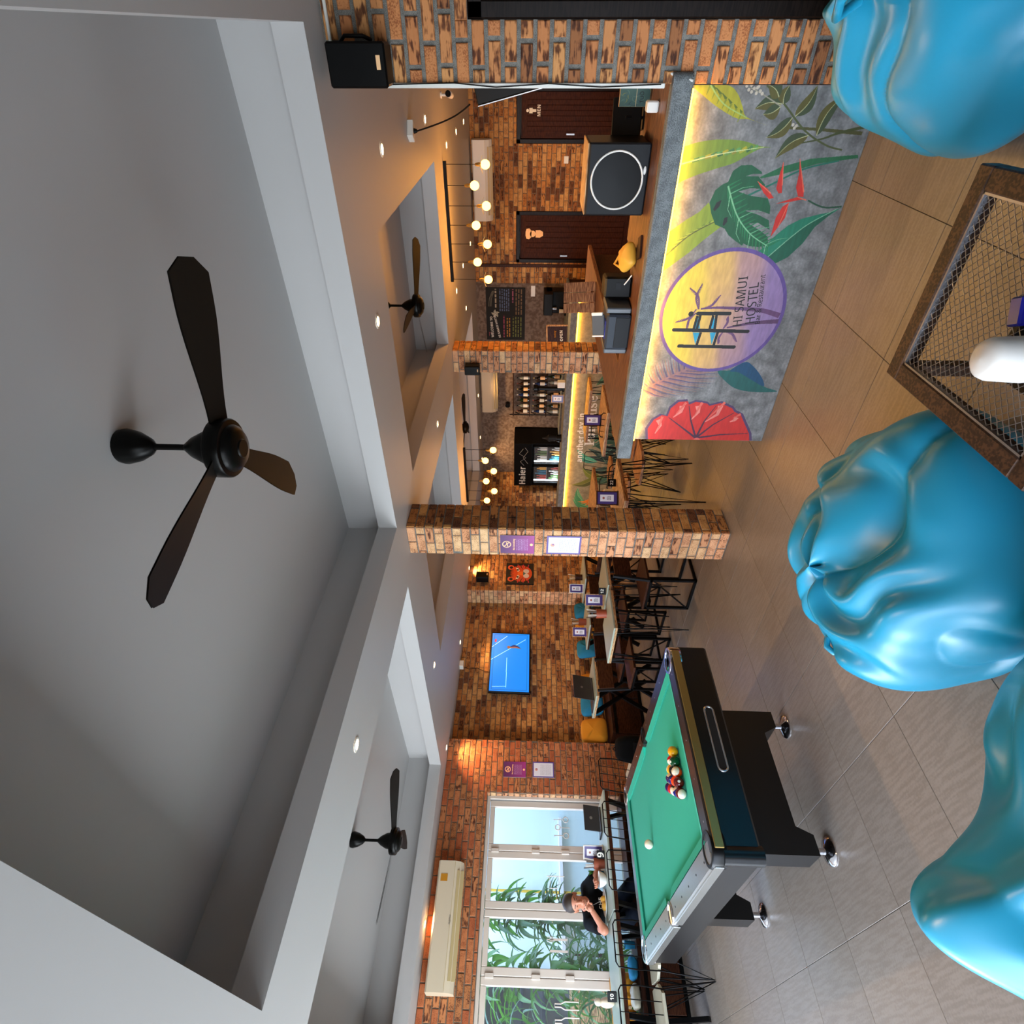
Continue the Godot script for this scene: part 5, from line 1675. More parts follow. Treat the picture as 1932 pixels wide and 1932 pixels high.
func build_ceiling_things() -> void:
	ceiling_fan("black ceiling fan in the large near ceiling tray", Vector3(-1.08, 3.049, -1.56), deg_to_rad(18))
	ceiling_fan("black ceiling fan in the ceiling tray above the pool table", Vector3(-5.1, 3.049, -1.68), deg_to_rad(40))
	ceiling_fan("black ceiling fan in the ceiling tray above the painted counter", Vector3(-1.9, 3.049, -5.09), deg_to_rad(35))
	ceiling_fan("black ceiling fan in the farthest tray near the bottle shelf", Vector3(-5.0, 3.049, -7.95), deg_to_rad(5))
	var spots := [[-3.17, -1.55, "downlight in the beam between near tray and pool table tray"], [-7.04, -3.44, "downlight above the two notices on the red brick wall"], [-5.25, -3.49, "downlight in the beam behind the pool table tray"], [-7.12, -5.15, "downlight in front of the wall screen"], [-1.39, -3.45, "downlight above the middle of the painted counter"], [-3.19, -5.13, "downlight in the beam between the two brick columns"], [-0.56, -4.19, "downlight beside the white ceiling box behind the counter"], [-0.576, -6.02, "downlight beyond the white ceiling box"], [-0.945, -7.38, "downlight nearest the first pendant bulb"], [-0.93, -8.38, "middle downlight before the dark MEN door"], [-0.92, -9.35, "farthest downlight before the dark MEN door"], [-2.57, -7.43, "downlight between the last pendant bulb and the chalk panel"], [-3.17, -8.42, "downlight close to the chalk panel above the bar"], [-2.54, -9.5, "downlight before the cook sign door"], [-2.52, -8.32, "downlight in line with the cook sign door, nearer"], [-5.35, -9.67, "downlight before the far air conditioner over the shelf"], [-6.35, -9.72, "downlight above the drinks fridge"], [-7.0, -9.87, "downlight in the far corner over the fridge"], [-7.1, -6.7, "downlight above the tiger picture"], [-7.06, -1.55, "downlight just above the near wall air conditioner"], [-1.55, -0.02, "downlight at the near edge beside the large tray"]]
	for s in spots:
		downlight(s[2], s[0], s[1], 1.1)
	pendant("row of seven glowing globe bulbs on a black ceiling bar", -1.07, -2.28, -7.0, 7, "bulb_glow")
	pendant("row of six glowing globe bulbs near the fridge", -4.80, -5.80, -7.0, 6, "bulb_glow")
	# small fittings on the ceiling
	var r := thing("ceiling_socket_box", "white socket box on the ceiling with a black cable", "socket box", Vector3(-0.57, CEIL - 0.0005, -5.17), 0.6)
	part(r, "box", mb().span(Vector3(-0.06, -0.045, -0.045), Vector3(0.06, 0, 0.045), 0.004), "white_plastic")
	part(r, "plug", mb().cyl(Vector3(0.0, -0.045, 0), Vector3(0.0, -0.07, 0.0), 0.02, 0.012, 12), "black_plastic")
	var pts := []
	for q in 14:
		var s := q / 13.0
		pts.append(Vector3(-0.57, CEIL - 0.07, -5.17).lerp(Vector3(-0.36, 2.08, -4.62), s) + Vector3(0, -0.06 * sin(s * PI), 0))
	single("screen_cable", "black cable hanging from the ceiling box to the side screen", "cable", mb().tube(pts, 0.006, 6), "black_plastic")
	var c := thing("security_camera", "white dome arm security camera on the ceiling with a black lens", "camera", Vector3(-0.48, CEIL - 0.0005, -7.19), 0.4)
	part(c, "mount", mb().cyl(Vector3(0, -0.015, 0), Vector3(0, 0, 0), 0.03, -1.0, 16).cyl(Vector3(0, -0.06, 0), Vector3(0, -0.01, 0), 0.012, -1.0, 10), "white_plastic")
	part(c, "body", mb().cyl(Vector3(0, -0.085, 0.03), Vector3(0.02, -0.10, -0.07), 0.032, 0.03, 16), "white_plastic")
	part(c, "lens", mb().cyl(Vector3(-0.004, -0.082, 0.048), Vector3(0, -0.085, 0.028), 0.029, -1.0, 16), "black_plastic")
	var d := thing("ceiling_socket_box", "small white socket box at the ceiling edge above the wall screen", "socket box", Vector3(-7.40, CEIL - 0.0005, -4.93))
	part(d, "box", mb().span(Vector3(-0.05, -0.06, -0.05), Vector3(0.05, 0, 0.05), 0.004), "white_plastic")
	single("screen_cable", "thin dark cable running down the tan bricks to the wall screen", "cable", mb().tube([Vector3(-7.45, 2.56, -4.93), Vector3(-7.475, 2.48, -4.91), Vector3(-7.475, 2.35, -4.93), Vector3(-7.475, 2.24, -4.88), Vector3(-7.47, 2.16, -4.86)], 0.005, 6), "black_plastic")
	single("ceiling_sensor", "tiny white sensor plate in the tray above the counter", "sensor", mb().box(Vector3(0, -0.006, 0), Vector3(0.09, 0.012, 0.06), 0.002), "white_plastic", Vector3(-1.6, 3.049, -4.75))

func notice(label: String, at: Vector3, turn: float, mat_name: String, w: float, h: float, group: String) -> Node3D:
	var n := thing("notice", label, "notice", at, turn, group)
	part(n, "sheet", mb().box(Vector3(0, h / 2, 0), Vector3(w, h, 0.004)), "paper")
	part(n, "print", mb().quad(Vector3(-w / 2, 0, 0.0024), Vector3(w / 2, 0, 0.0024), Vector3(w / 2, h, 0.0024), Vector3(-w / 2, h, 0.0024)), mat_name)
	if mat_name == "smoke_notice":
		letters(n, "No Smoking", w * 0.62, Vector3(0, h * 0.60, 0.0026), "peach_ink", Vector3.ZERO, 700, "Droid Sans", 0.0006)
	return n

func small_speaker(label: String, at: Vector3, turn: float, k: float, tilt := 0.0) -> Node3D:
	var s := thing("wall_speaker", label, "speaker", at, turn, "small black wall speakers")
	part(s, "cabinet", mb().box(Vector3(0, 0, -0.02) * k, Vector3(0.155, 0.25, 0.14) * k, 0.012), "black_plastic", Vector3.ZERO, Vector3(tilt, 0, 0))
	var g := part(s, "grille", mb().box(Vector3(0, 0, 0.056) * k, Vector3(0.16, 0.255, 0.022) * k, 0.008), "black_satin", Vector3.ZERO, Vector3(tilt, 0, 0))
	part(g, "badge", mb().box(Vector3(0.01, -0.095, 0.068) * k, Vector3(0.05, 0.018, 0.003) * k, 0.001), "peach_ink")
	part(s, "bracket", mb().bar(Vector3(0, 0, -0.07) * k, Vector3(0, 0, -0.13) * k, 0.04, 0.06, 0.004), "black_metal")
	return s

func build_wall_things() -> void:
	# near wall
	var sp := small_speaker("black speaker high on the near brick wall under the ceiling", Vector3(-0.105, 2.44, -3.215), 0.0, 1.03)
	part(sp, "cable", mb().tube([Vector3(0.07, 0.10, -0.06), Vector3(0.10, 0.06, -0.02), Vector3(0.10, -0.02, -0.03), Vector3(0.085, -0.05, -0.06)], 0.008, 8), "black_plastic")
	var tr := thing("cable_trunking", "white vertical cable trunking on the edge of the near brick wall", "trunking", Vector3(-0.188, 1.03, -3.333))
	part(tr, "channel", mb().span(Vector3(-0.008, 0, -0.02), Vector3(0.012, 1.33, 0.014), 0.003), "white_plastic")
	part(tr, "loose_wire", mb().tube([Vector3(0.006, 1.3, 0.018), Vector3(0.012, 1.0, 0.018), Vector3(-0.004, 0.8, 0.018), Vector3(0.010, 0.55, 0.018), Vector3(-0.003, 0.3, 0.018), Vector3(0.008, 0.02, 0.018)], 0.0025, 5), "black_plastic")
	single("cable_conduit", "white round conduit along the top of the near brick wall", "conduit", mb().tube([Vector3(0.9, 2.592, -3.322), Vector3(0.3, 2.592, -3.322), Vector3(-0.15, 2.590, -3.322), Vector3(-0.178, 2.575, -3.322), Vector3(-0.187, 2.54, -3.322), Vector3(-0.188, 2.37, -3.322)], 0.008, 8), "white_plastic")
	var bt := thing("side_screen", "black screen seen from behind beside the near brick wall", "television", Vector3(-0.09, 1.86, -4.60), 0.0)
	part(bt, "panel", mb().box(Vector3.ZERO, Vector3(0.46, 0.44, 0.035), 0.006), "black_plastic", Vector3.ZERO, Vector3(0, 0, deg_to_rad(13)))
	part(bt, "silver_edge", mb().box(Vector3(-0.234, 0, 0.005), Vector3(0.008, 0.44, 0.03), 0.002), "steel", Vector3.ZERO, Vector3(0, 0, deg_to_rad(13)))
	part(bt, "vents", mb().box(Vector3(-0.1, 0.08, 0.019), Vector3(0.14, 0.004, 0.003)).box(Vector3(-0.1, 0.06, 0.019), Vector3(0.14, 0.004, 0.003)).box(Vector3(-0.1, 0.04, 0.019), Vector3(0.14, 0.004, 0.003)), "dark_grey", Vector3.ZERO, Vector3(0, 0, deg_to_rad(13)))
	part(bt, "wall_arm", mb().bar(Vector3(0.1, 0, 0), Vector3(0.39, 0.0, 0), 0.04, 0.05), "black_metal")
	# columns
	notice("purple no smoking notice on the thick brick column", Vector3(-3.195, 1.572, -3.296), 0.0, "smoke_notice", 0.205, 0.28, "no smoking notices")
	notice("purple bordered white rules notice on the thick brick column", Vector3(-3.193, 1.188, -3.296), 0.0, "rules_notice", 0.205, 0.282, "rules notices")
	small_speaker("small black speaker on the far brick column behind the counter", Vector3(-3.25, 2.365, -6.545), 0.0, 0.75)
	# left wall
	notice("dark purple no smoking notice on the red brick wall by the windows", Vector3(-7.206, 1.58, -3.257), PI / 2, "smoke_notice", 0.20, 0.285, "no smoking notices")
	notice("purple bordered white rules notice on the red brick wall by the windows", Vector3(-7.206, 1.215, -3.265), PI / 2, "rules_notice", 0.20, 0.275, "rules notices")
	var ac := air_conditioner("cream air conditioner on the red brick wall above the windows", Vector3(-7.208, 2.262, -1.567), PI / 2, 1.13, 0.275)
	part(ac, "energy_sticker", mb().box(Vector3(0.40, 0.20, 0.2015), Vector3(0.07, 0.075, 0.002)), "cushion_mustard")
	letters(ac, "FUJITSU", 0.08, Vector3(0.02, 0.095, 0.2012), "grey_plastic")
	var tv := thing("wall_television", "wall screen showing a blue tennis court on the tan bricks", "television", Vector3(-7.49, 1.53, -5.03), PI / 2)
	part(tv, "case", mb().box(Vector3(0, 0.312, 0.04), Vector3(1.09, 0.635, 0.045), 0.006), "black_plastic", Vector3.ZERO, Vector3(0.03, 0, 0))
	part(tv, "screen", mb().quad(Vector3(-0.525, 0.018, 0.0635), Vector3(0.525, 0.018, 0.0635), Vector3(0.525, 0.615, 0.0635), Vector3(-0.525, 0.615, 0.0635)), "tennis_screen", Vector3.ZERO, Vector3(0.03, 0, 0))
	part(tv, "bracket", mb().box(Vector3(0, 0.3, 0.01), Vector3(0.3, 0.3, 0.02)), "black_metal")
	var l := AreaLight3D.new()
	l.name = "screen_light"
	l.area_size = Vector2(1.04, 0.58)
	l.area_normalize_energy = true
	l.light_color = Color(0.25, 0.6, 1.0)
	l.light_energy = 0.12
	l.area_range = 8.0
	l.shadow_enabled = true
	l.position = Vector3(-7.418, 1.84, -5.03)
	l.rotation.y = -PI / 2
	add_child(l, true)
	var ti := thing("tiger_picture", "square picture of an orange striped tiger face on the brick pier", "picture", Vector3(-7.16, 1.485, -6.64), PI / 2)
	part(ti, "canvas", mb().box(Vector3(0, 0.24, 0.006), Vector3(0.49, 0.485, 0.025), 0.002), "black_plastic")
	part(ti, "picture", mb().quad(Vector3(-0.243, 0, 0.0195), Vector3(0.243, 0, 0.0195), Vector3(0.243, 0.48, 0.0195), Vector3(-0.243, 0.48, 0.0195)), "tiger")
	small_speaker("small black speaker on the brick pier above the tiger picture", Vector3(-7.06, 2.365, -6.47), PI / 2, 0.85)

# metal sled chair with timber seat and back board; it faces local -z
func sled_chair(label: String, at: Vector3, turn: float) -> Node3D:
	var c := thing("sled_chair", label, "chair", at, turn, "black metal chairs with timber seats")
	for s in [-1.0, 1.0]:
		var x: float = 0.195 * s
		part(c, "side_frame", mb().bar(Vector3(x, 0.012, -0.21), Vector3(x, 0.012, 0.21), 0.024, 0.024).bar(Vector3(x, 0.0, -0.20), Vector3(x, 0.44, -0.20), 0.024, 0.024).bar(Vector3(x, 0.0, 0.20), Vector3(x, 0.44, 0.20), 0.024, 0.024).bar(Vector3(x, 0.43, -0.21), Vector3(x, 0.43, 0.21), 0.024, 0.024), "black_metal")
		part(c, "back_post", mb().bar(Vector3(x, 0.42, 0.19), Vector3(x, 0.80, 0.245), 0.024, 0.024), "dark_grey")
	part(c, "floor_bar", mb().bar(Vector3(-0.2, 0.012, 0.2), Vector3(0.2, 0.012, 0.2), 0.024, 0.024), "black_metal")
	part(c, "cross_brace", mb().bar(Vector3(-0.195, 0.02, -0.2), Vector3(-0.195, 0.42, 0.2), 0.012, 0.012), "black_metal")
	part(c, "seat", mb().span(Vector3(-0.205, 0.442, -0.22), Vector3(0.205, 0.466, 0.2), 0.004), "wood_walnut")
	part(c, "back_board", mb().at(Transform3D(Basis(Vector3.RIGHT, 0.145), Vector3(0, 0.70, 0.225))).box(Vector3.ZERO, Vector3(0.37, 0.17, 0.018), 0.003), "wood_walnut")
	return c

# wire chair: hairpin legs, pentagon seat, wire loop back; it faces local -z
func wire_chair(called: String, label: String, at: Vector3, turn: float, seat: String, back_h := 0.34, group := "") -> Node3D:
	var c := thing(called, label, "chair", at, turn, group)
	part(c, "seat", mb().at(Transform3D(Basis(Vector3.RIGHT, PI / 2), Vector3(0, 0.462, 0))).extrude(PackedVector2Array([Vector2(-0.2, -0.19), Vector2(0.2, -0.19), Vector2(0.21, 0.06), Vector2(0.13, 0.2), Vector2(-0.13, 0.2), Vector2(-0.21, 0.06)]), 0.024), seat)
	part(c, "under_ring", mb().bar(Vector3(-0.17, 0.43, -0.16), Vector3(0.17, 0.43, -0.16), 0.012, 0.012).bar(Vector3(-0.15, 0.43, 0.15), Vector3(0.15, 0.43, 0.15), 0.012, 0.012), "black_metal")
	for sx in [-1.0, 1.0]:
		for sz in [-1.0, 1.0]:
			var f := Vector3(0.215 * sx, 0.006, 0.2 * sz)
			part(c, "leg", mb().tube([Vector3(0.05 * sx, 0.435, 0.16 * sz), f, Vector3(0.19 * sx, 0.435, 0.05 * sz)], 0.0055, 6).tube([Vector3(0.16 * sx, 0.435, 0.15 * sz), f + Vector3(0, 0.004, 0)], 0.0055, 6), "black_metal")
	if back_h > 0.0:
		var z := 0.19
		var b := part(c, "back_loop", mb().tube([Vector3(-0.16, 0.42, z - 0.04), Vector3(-0.17, 0.46 + back_h * 0.5, z + 0.03), Vector3(-0.16, 0.44 + back_h, z + 0.06), Vector3(-0.13, 0.46 + back_h, z + 0.062), Vector3(0.13, 0.46 + back_h, z + 0.062), Vector3(0.16, 0.44 + back_h, z + 0.06), Vector3(0.17, 0.46 + back_h * 0.5, z + 0.03), Vector3(0.16, 0.42, z - 0.04)], 0.006, 6), "black_metal")
		for q in 3:
			part(b, "back_wire", mb().tube([Vector3(-0.08 + 0.08 * q, 0.42, z - 0.04), Vector3(-0.08 + 0.08 * q, 0.46 + back_h, z + 0.06)], 0.0035, 5), "black_metal")
	return c

func table_with(label: String, at: Vector3, w: float, d: float, top: String, edge: String, legs: String) -> Node3D:
	var t := thing("cafe_table", label, "table", at, 0.0, "small square cafe tables")
	part(t, "table_top", mb().span(Vector3(-w / 2, 0.735, -d / 2), Vector3(w / 2, 0.752, d / 2), 0.002), top)
	part(t, "edge_band", mb().span(Vector3(-w / 2 + 0.001, 0.712, -d / 2 + 0.001), Vector3(w / 2 - 0.001, 0.735, d / 2 - 0.001), 0.001), edge)
	for sx in [-1.0, 1.0]:
		if legs == "cross":
			part(t, "cross_leg", mb().bar(Vector3(w * 0.36 * sx, 0.01, -d * 0.42), Vector3(w * 0.36 * sx, 0.71, d * 0.42), 0.03, 0.05).bar(Vector3(w * 0.36 * sx, 0.01, d * 0.42), Vector3(w * 0.36 * sx, 0.71, -d * 0.42), 0.03, 0.05), "black_metal")
			continue
		for sz in [-1.0, 1.0]:
			var f := Vector3(w * 0.46 * sx, 0.006, d * 0.46 * sz)
			part(t, "leg", mb().tube([Vector3(w * 0.30 * sx, 0.712, d * 0.44 * sz), f, Vector3(w * 0.44 * sx, 0.712, d * 0.28 * sz)], 0.006, 6).tube([Vector3(w * 0.43 * sx, 0.712, d * 0.43 * sz), f + Vector3(0, 0.004, 0)], 0.006, 6), "black_metal")
	return t

func number_sign(label: String, num: String, at: Vector3, turn: float) -> void:
	var n := thing("table_number", label, "table sign", at, turn, "table numbers")
	part(n, "block", mb().box(Vector3(0, 0.04, 0), Vector3(0.075, 0.08, 0.02), 0.003), "black_plastic")
	letters(n, num, 0.045, Vector3(0, 0.042, 0.0105), "white_ink", Vector3.ZERO, 700)

func cutlery_pot(label: String, at: Vector3, tone: String) -> void:
	var p := thing("cutlery_pot", label, "cutlery pot", at, 0.0, "cutlery pots")
	part(p, "pot", lathe_mesh([Vector2(0, 0), Vector2(0.045, 0), Vector2(0.052, 0.11), Vector2(0.048, 0.11), Vector2(0.042, 0.01), Vector2(0, 0.01)], 18), tone)
	for q in 6:
		var a := TAU * q / 6.0
		part(p, "handle", mb().bar(Vector3(cos(a) * 0.02, 0.02, sin(a) * 0.02), Vector3(cos(a) * 0.045, 0.19 + 0.012 * (q % 3), sin(a) * 0.045), 0.012, 0.004), "white_plastic" if q % 2 else "steel")

func table_plant(label: String, at: Vector3) -> void:
	var p := thing("table_plant", label, "potted plant", at, 0.0, "little table plants")
	part(p, "pot", lathe_mesh([Vector2(0, 0), Vector2(0.03, 0), Vector2(0.038, 0.06), Vector2(0.034, 0.06), Vector2(0, 0.055)], 14), "white_plastic")
	for q in 7:
		part(p, "leaf", leaf_blade(0.11, 0.03, 0.5), "foliage", Vector3(0, 0.055, 0), Vector3(0, q * 0.9, 0.3 + 0.12 * (q % 3)))

# a pointed leaf that rises from its base along +y and bends over towards +x
func leaf_blade(l: float, w: float, bend: float) -> ArrayMesh:
	var key := "leaf_%d_%d_%d" % [roundi(l * 1000), roundi(w * 1000), roundi(bend * 100)]
	if not brick_cache.has(key):
		brick_cache[key] = mb().surface(4, 8, func(a: float, s: float) -> Vector3:
			var g := sin(pow(s, 0.8) * PI * 0.97) * w
			var an := s * bend * 1.6
			return Vector3(l * s * sin(an), l * s * cos(an) - absf(a - 0.5) * -g * 0.4, (a - 0.5) * g)).mesh()
	return brick_cache[key]

func bench(called: String, label: String, at: Vector3, L: float, depth: float, planks: int) -> Node3D:
	# runs along z, faces +x
	var b := thing(called, label, "bench", at)
	part(b, "frame", mb().span(Vector3(-depth, 0.0, -L / 2), Vector3(-0.03, 0.40, L / 2)), "wood_dark")
	part(b, "seat_board", mb().span(Vector3(-depth, 0.40, -L / 2), Vector3(0.01, 0.44, L / 2), 0.004), "wood_dark")
	part(b, "bottom_rail", mb().span(Vector3(-0.03, 0.0, -L / 2), Vector3(0.005, 0.035, L / 2), 0.002), "black_metal")
	part(b, "top_rail", mb().span(Vector3(-0.03, 0.365, -L / 2), Vector3(0.005, 0.40, L / 2), 0.002), "black_metal")
	for q in planks:
		var z0 := -L / 2 + L * q / planks
		part(b, "front_panel", mb().span(Vector3(-0.03, 0.036, z0 + 0.006), Vector3(-0.006, 0.364, z0 + L / planks - 0.006), 0.003), "wood_walnut")
	return b

func cushion(label: String, at: Vector3, mat_name: String, w: float, turn: float, lean: float, sd: int) -> void:
	single("cushion", label, "cushion", pillow(w, w, 0.13, 0.35, 0.35, sd), mat_name, at, Vector3(lean, turn, 0), "bench cushions")

func build_seating() -> void:
	# bench below the wall screen, its cushions and back tables
	bench("wall_bench", "long dark timber bench along the tan brick wall below the screen", Vector3(-6.97, 0, -4.95), 2.56, 0.51, 5)
	var cu := [["teal cushion at the pier end of the wall bench", "cushion_blue", -5.98], ["mustard cushion beside the pier end teal one", "cushion_mustard", -5.62], ["teal cushion in the middle of the wall bench", "cushion_blue", -5.22], ["small mustard cushion behind the purple menu on the wall bench", "cushion_mustard", -4.60], ["bright blue cushion behind the grey laptop", "cushion_blue", -4.25], ["large mustard cushion at the red brick end of the wall bench", "cushion_mustard", -3.86]]
	for q in cu.size():
		cushion(cu[q][0], Vector3(-7.30, 0.64, cu[q][2]), cu[q][1], 0.37 if q > 4 else 0.33, PI / 2, -0.28, q)
	table_with("pale topped table by the pier in front of the wall bench", Vector3(-6.32, 0, -5.82), 0.56, 0.56, "table_top_pale", "wood_walnut", "cross")
	table_with("pale topped table in the middle of the wall bench", Vector3(-6.32, 0, -4.98), 0.56, 0.56, "table_top_pale", "wood_walnut", "cross")
	table_with("pale topped table with the grey laptop on it", Vector3(-6.32, 0, -3.93), 0.52, 0.56, "table_top_pale", "wood_pale", "cross")
	# two front tables
	table_with("pale green table with hairpin legs next to the pool table corner", Vector3(-4.75, 0, -3.68), 0.60, 0.50, "table_top_pale", "wood_pale", "pin")
	table_with("pale green table with hairpin legs close behind the thick brick column", Vector3(-4.74, 0, -4.27), 0.55, 0.52, "table_top_pale", "wood_pale", "pin")
	var ch := [[-4.16, -3.83, PI / 2, "timber seat chair standing free in front of the brick column"], [-5.32, -3.62, -PI / 2, "timber seat chair between pool table corner and laptop table"], [-5.26, -4.34, -PI / 2, "timber seat chair behind the second pale green table"], [-5.84, -4.05, PI / 2, "timber seat chair facing the laptop table"], [-5.78, -4.95, PI / 2, "timber seat chair facing the middle bench table"], [-5.78, -5.75, PI / 2, "timber seat chair facing the pier end bench table"], [-4.72, -4.85, 0.0, "timber seat chair with its back to the brick column shade"]]
	for c in ch:
		sled_chair(c[3], Vector3(c[0], 0, c[1]), c[2])
	number_sign("black number block on the pale green table behind the column", "12", Vector3(-4.62, 0.753, -4.06), 0.7)
	menu_parts(thing("menu_stand", "purple menu stand on the pale green table near the column", "menu stand", Vector3(-4.82, 0.753, -4.1), 0.85, "menu stands"), "wood_pale")
	menu_parts(thing("menu_stand", "purple menu stand on the bench table by the pier", "menu stand", Vector3(-6.35, 0.753, -5.62), 0.9, "menu stands"), "white_plastic")
	menu_parts(thing("menu_stand", "purple menu stand right of the grey laptop", "menu stand", Vector3(-6.33, 0.753, -4.80), 0.95, "menu stands"), "wood_pale")
	cutlery_pot("copper cutlery pot with pale handles on the pool side green table", Vector3(-4.76, 0.753, -3.86), "copper")
	cutlery_pot("terracotta cutlery pot beside the menu on the middle bench table", Vector3(-6.36, 0.753, -5.0), "terracotta")
	cutlery_pot("cutlery pot on the bench table by the pier", Vector3(-6.36, 0.753, -5.86), "wood_walnut")
	table_plant("little plant in a white pot beside the laptop", Vector3(-6.38, 0.753, -4.05))
	laptop("grey laptop with its lid towards the room on the bench table", Vector3(-6.36, 0.753, -3.84), PI / 2 + 0.15, 0.36)
	# timber tables and wire chairs beside the back bar
	table_with("timber topped table behind the brick column with a framed menu", Vector3(-3.50, 0, -4.24), 0.58, 0.66, "wood_pale", "wood_light", "pin")
	table_with("timber topped table beside the counter return", Vector3(-3.52, 0, -5.80), 0.60, 0.66, "wood_pale", "wood_light", "pin")
	table_with("timber topped table in the middle before the back bar", Vector3(-4.80, 0, -5.78), 0.66, 0.74, "wood_pale", "wood_light", "pin")
	table_with("timber topped table right against the back bar mural", Vector3(-4.35, 0, -7.45), 0.9, 0.42, "wood_pale", "wood_light", "pin")
	var wc := [[-3.48, -4.86, 0.0, "wire chair with a timber seat next to the counter end"], [-3.45, -5.33, PI, "wire chair with a timber seat tucked at the counter return table"], [-4.15, -5.25, 0.6, "wire chair with a timber seat in the middle before the bar"], [-4.75, -6.45, PI, "wire chair with a timber seat beyond the middle timber table"], [-4.0, -6.55, 0.3, "wire chair with a timber seat in front of the painted word Paradise"]]
	for c in wc:
		wire_chair("wire_chair", c[3], Vector3(c[0], 0, c[1]), c[2], "wood_light", 0.34, "wire chairs by the bar")
	menu_parts(thing("menu_stand", "brown framed menu stand on the timber table behind the column", "menu stand", Vector3(-3.42, 0.753, -4.2), 0.75, "menu stands"), "wood_walnut")
	menu_parts(thing("menu_stand", "brown framed menu stand on the timber table beside the counter return", "menu stand", Vector3(-3.55, 0.753, -5.85), 0.65, "menu stands"), "wood_walnut")
	number_sign("black number block beside the brown menu behind the column", "22", Vector3(-3.40, 0.753, -4.42), 0.75)
	single("napkin_box", "white napkin box on the timber table behind the column", "napkins", mb().box(Vector3(0, 0.05, 0), Vector3(0.1, 0.1, 0.1), 0.004), "white_plastic", Vector3(-3.56, 0.753, -4.42), Vector3(0, 0.3, 0))
	# backpack at the end of the bench
	var bp := thing("backpack", "black backpack standing beside the wall bench near the pool table", "backpack", Vector3(-6.78, 0, -3.36), 1.0)
	part(bp, "bag", mb().surface(20, 14, func(a: float, b: float) -> Vector3:
		var ph := a * TAU
		var s := sin(b * PI)
		var e := 0.5
		return Vector3(signf(cos(ph)) * pow(absf(cos(ph)), e) * 0.16 * pow(s, 0.45), 0.47 * (1.0 - cos(b * PI)) / 2.0, signf(sin(ph)) * pow(absf(sin(ph)), e) * 0.11 * pow(s, 0.45)), true), "tee_black")
	part(bp, "pocket", mb().at(Transform3D(Basis(), Vector3(0, 0.17, 0.1))).box(Vector3.ZERO, Vector3(0.22, 0.2, 0.05), 0.02), "tee_black")
	part(bp, "strap", mb().tube([Vector3(-0.05, 0.44, 0.02), Vector3(0, 0.5, 0.02), Vector3(0.05, 0.44, 0.02)], 0.01, 6), "dark_grey")

func laptop(label: String, at: Vector3, turn: float, w: float) -> void:
	var l := thing("laptop", label, "laptop", at, turn, "grey laptops")
	part(l, "base", mb().box(Vector3(0, 0.009, 0), Vector3(w, 0.016, w * 0.68), 0.003), "laptop_grey")
	part(l, "lid", mb().at(Transform3D(Basis(Vector3.RIGHT, 0.2), Vector3(0, 0.018 + w * 0.33, w * 0.41))).box(Vector3.ZERO, Vector3(w, w * 0.66, 0.008), 0.002), "laptop_grey")
	part(l, "logo", mb().at(Transform3D(Basis(Vector3.RIGHT, 0.2), Vector3(0, 0.018 + w * 0.33, w * 0.41))).cyl(Vector3(0, 0.01, 0.004), Vector3(0, 0.01, 0.0048), 0.016, -1.0, 16), "steel")

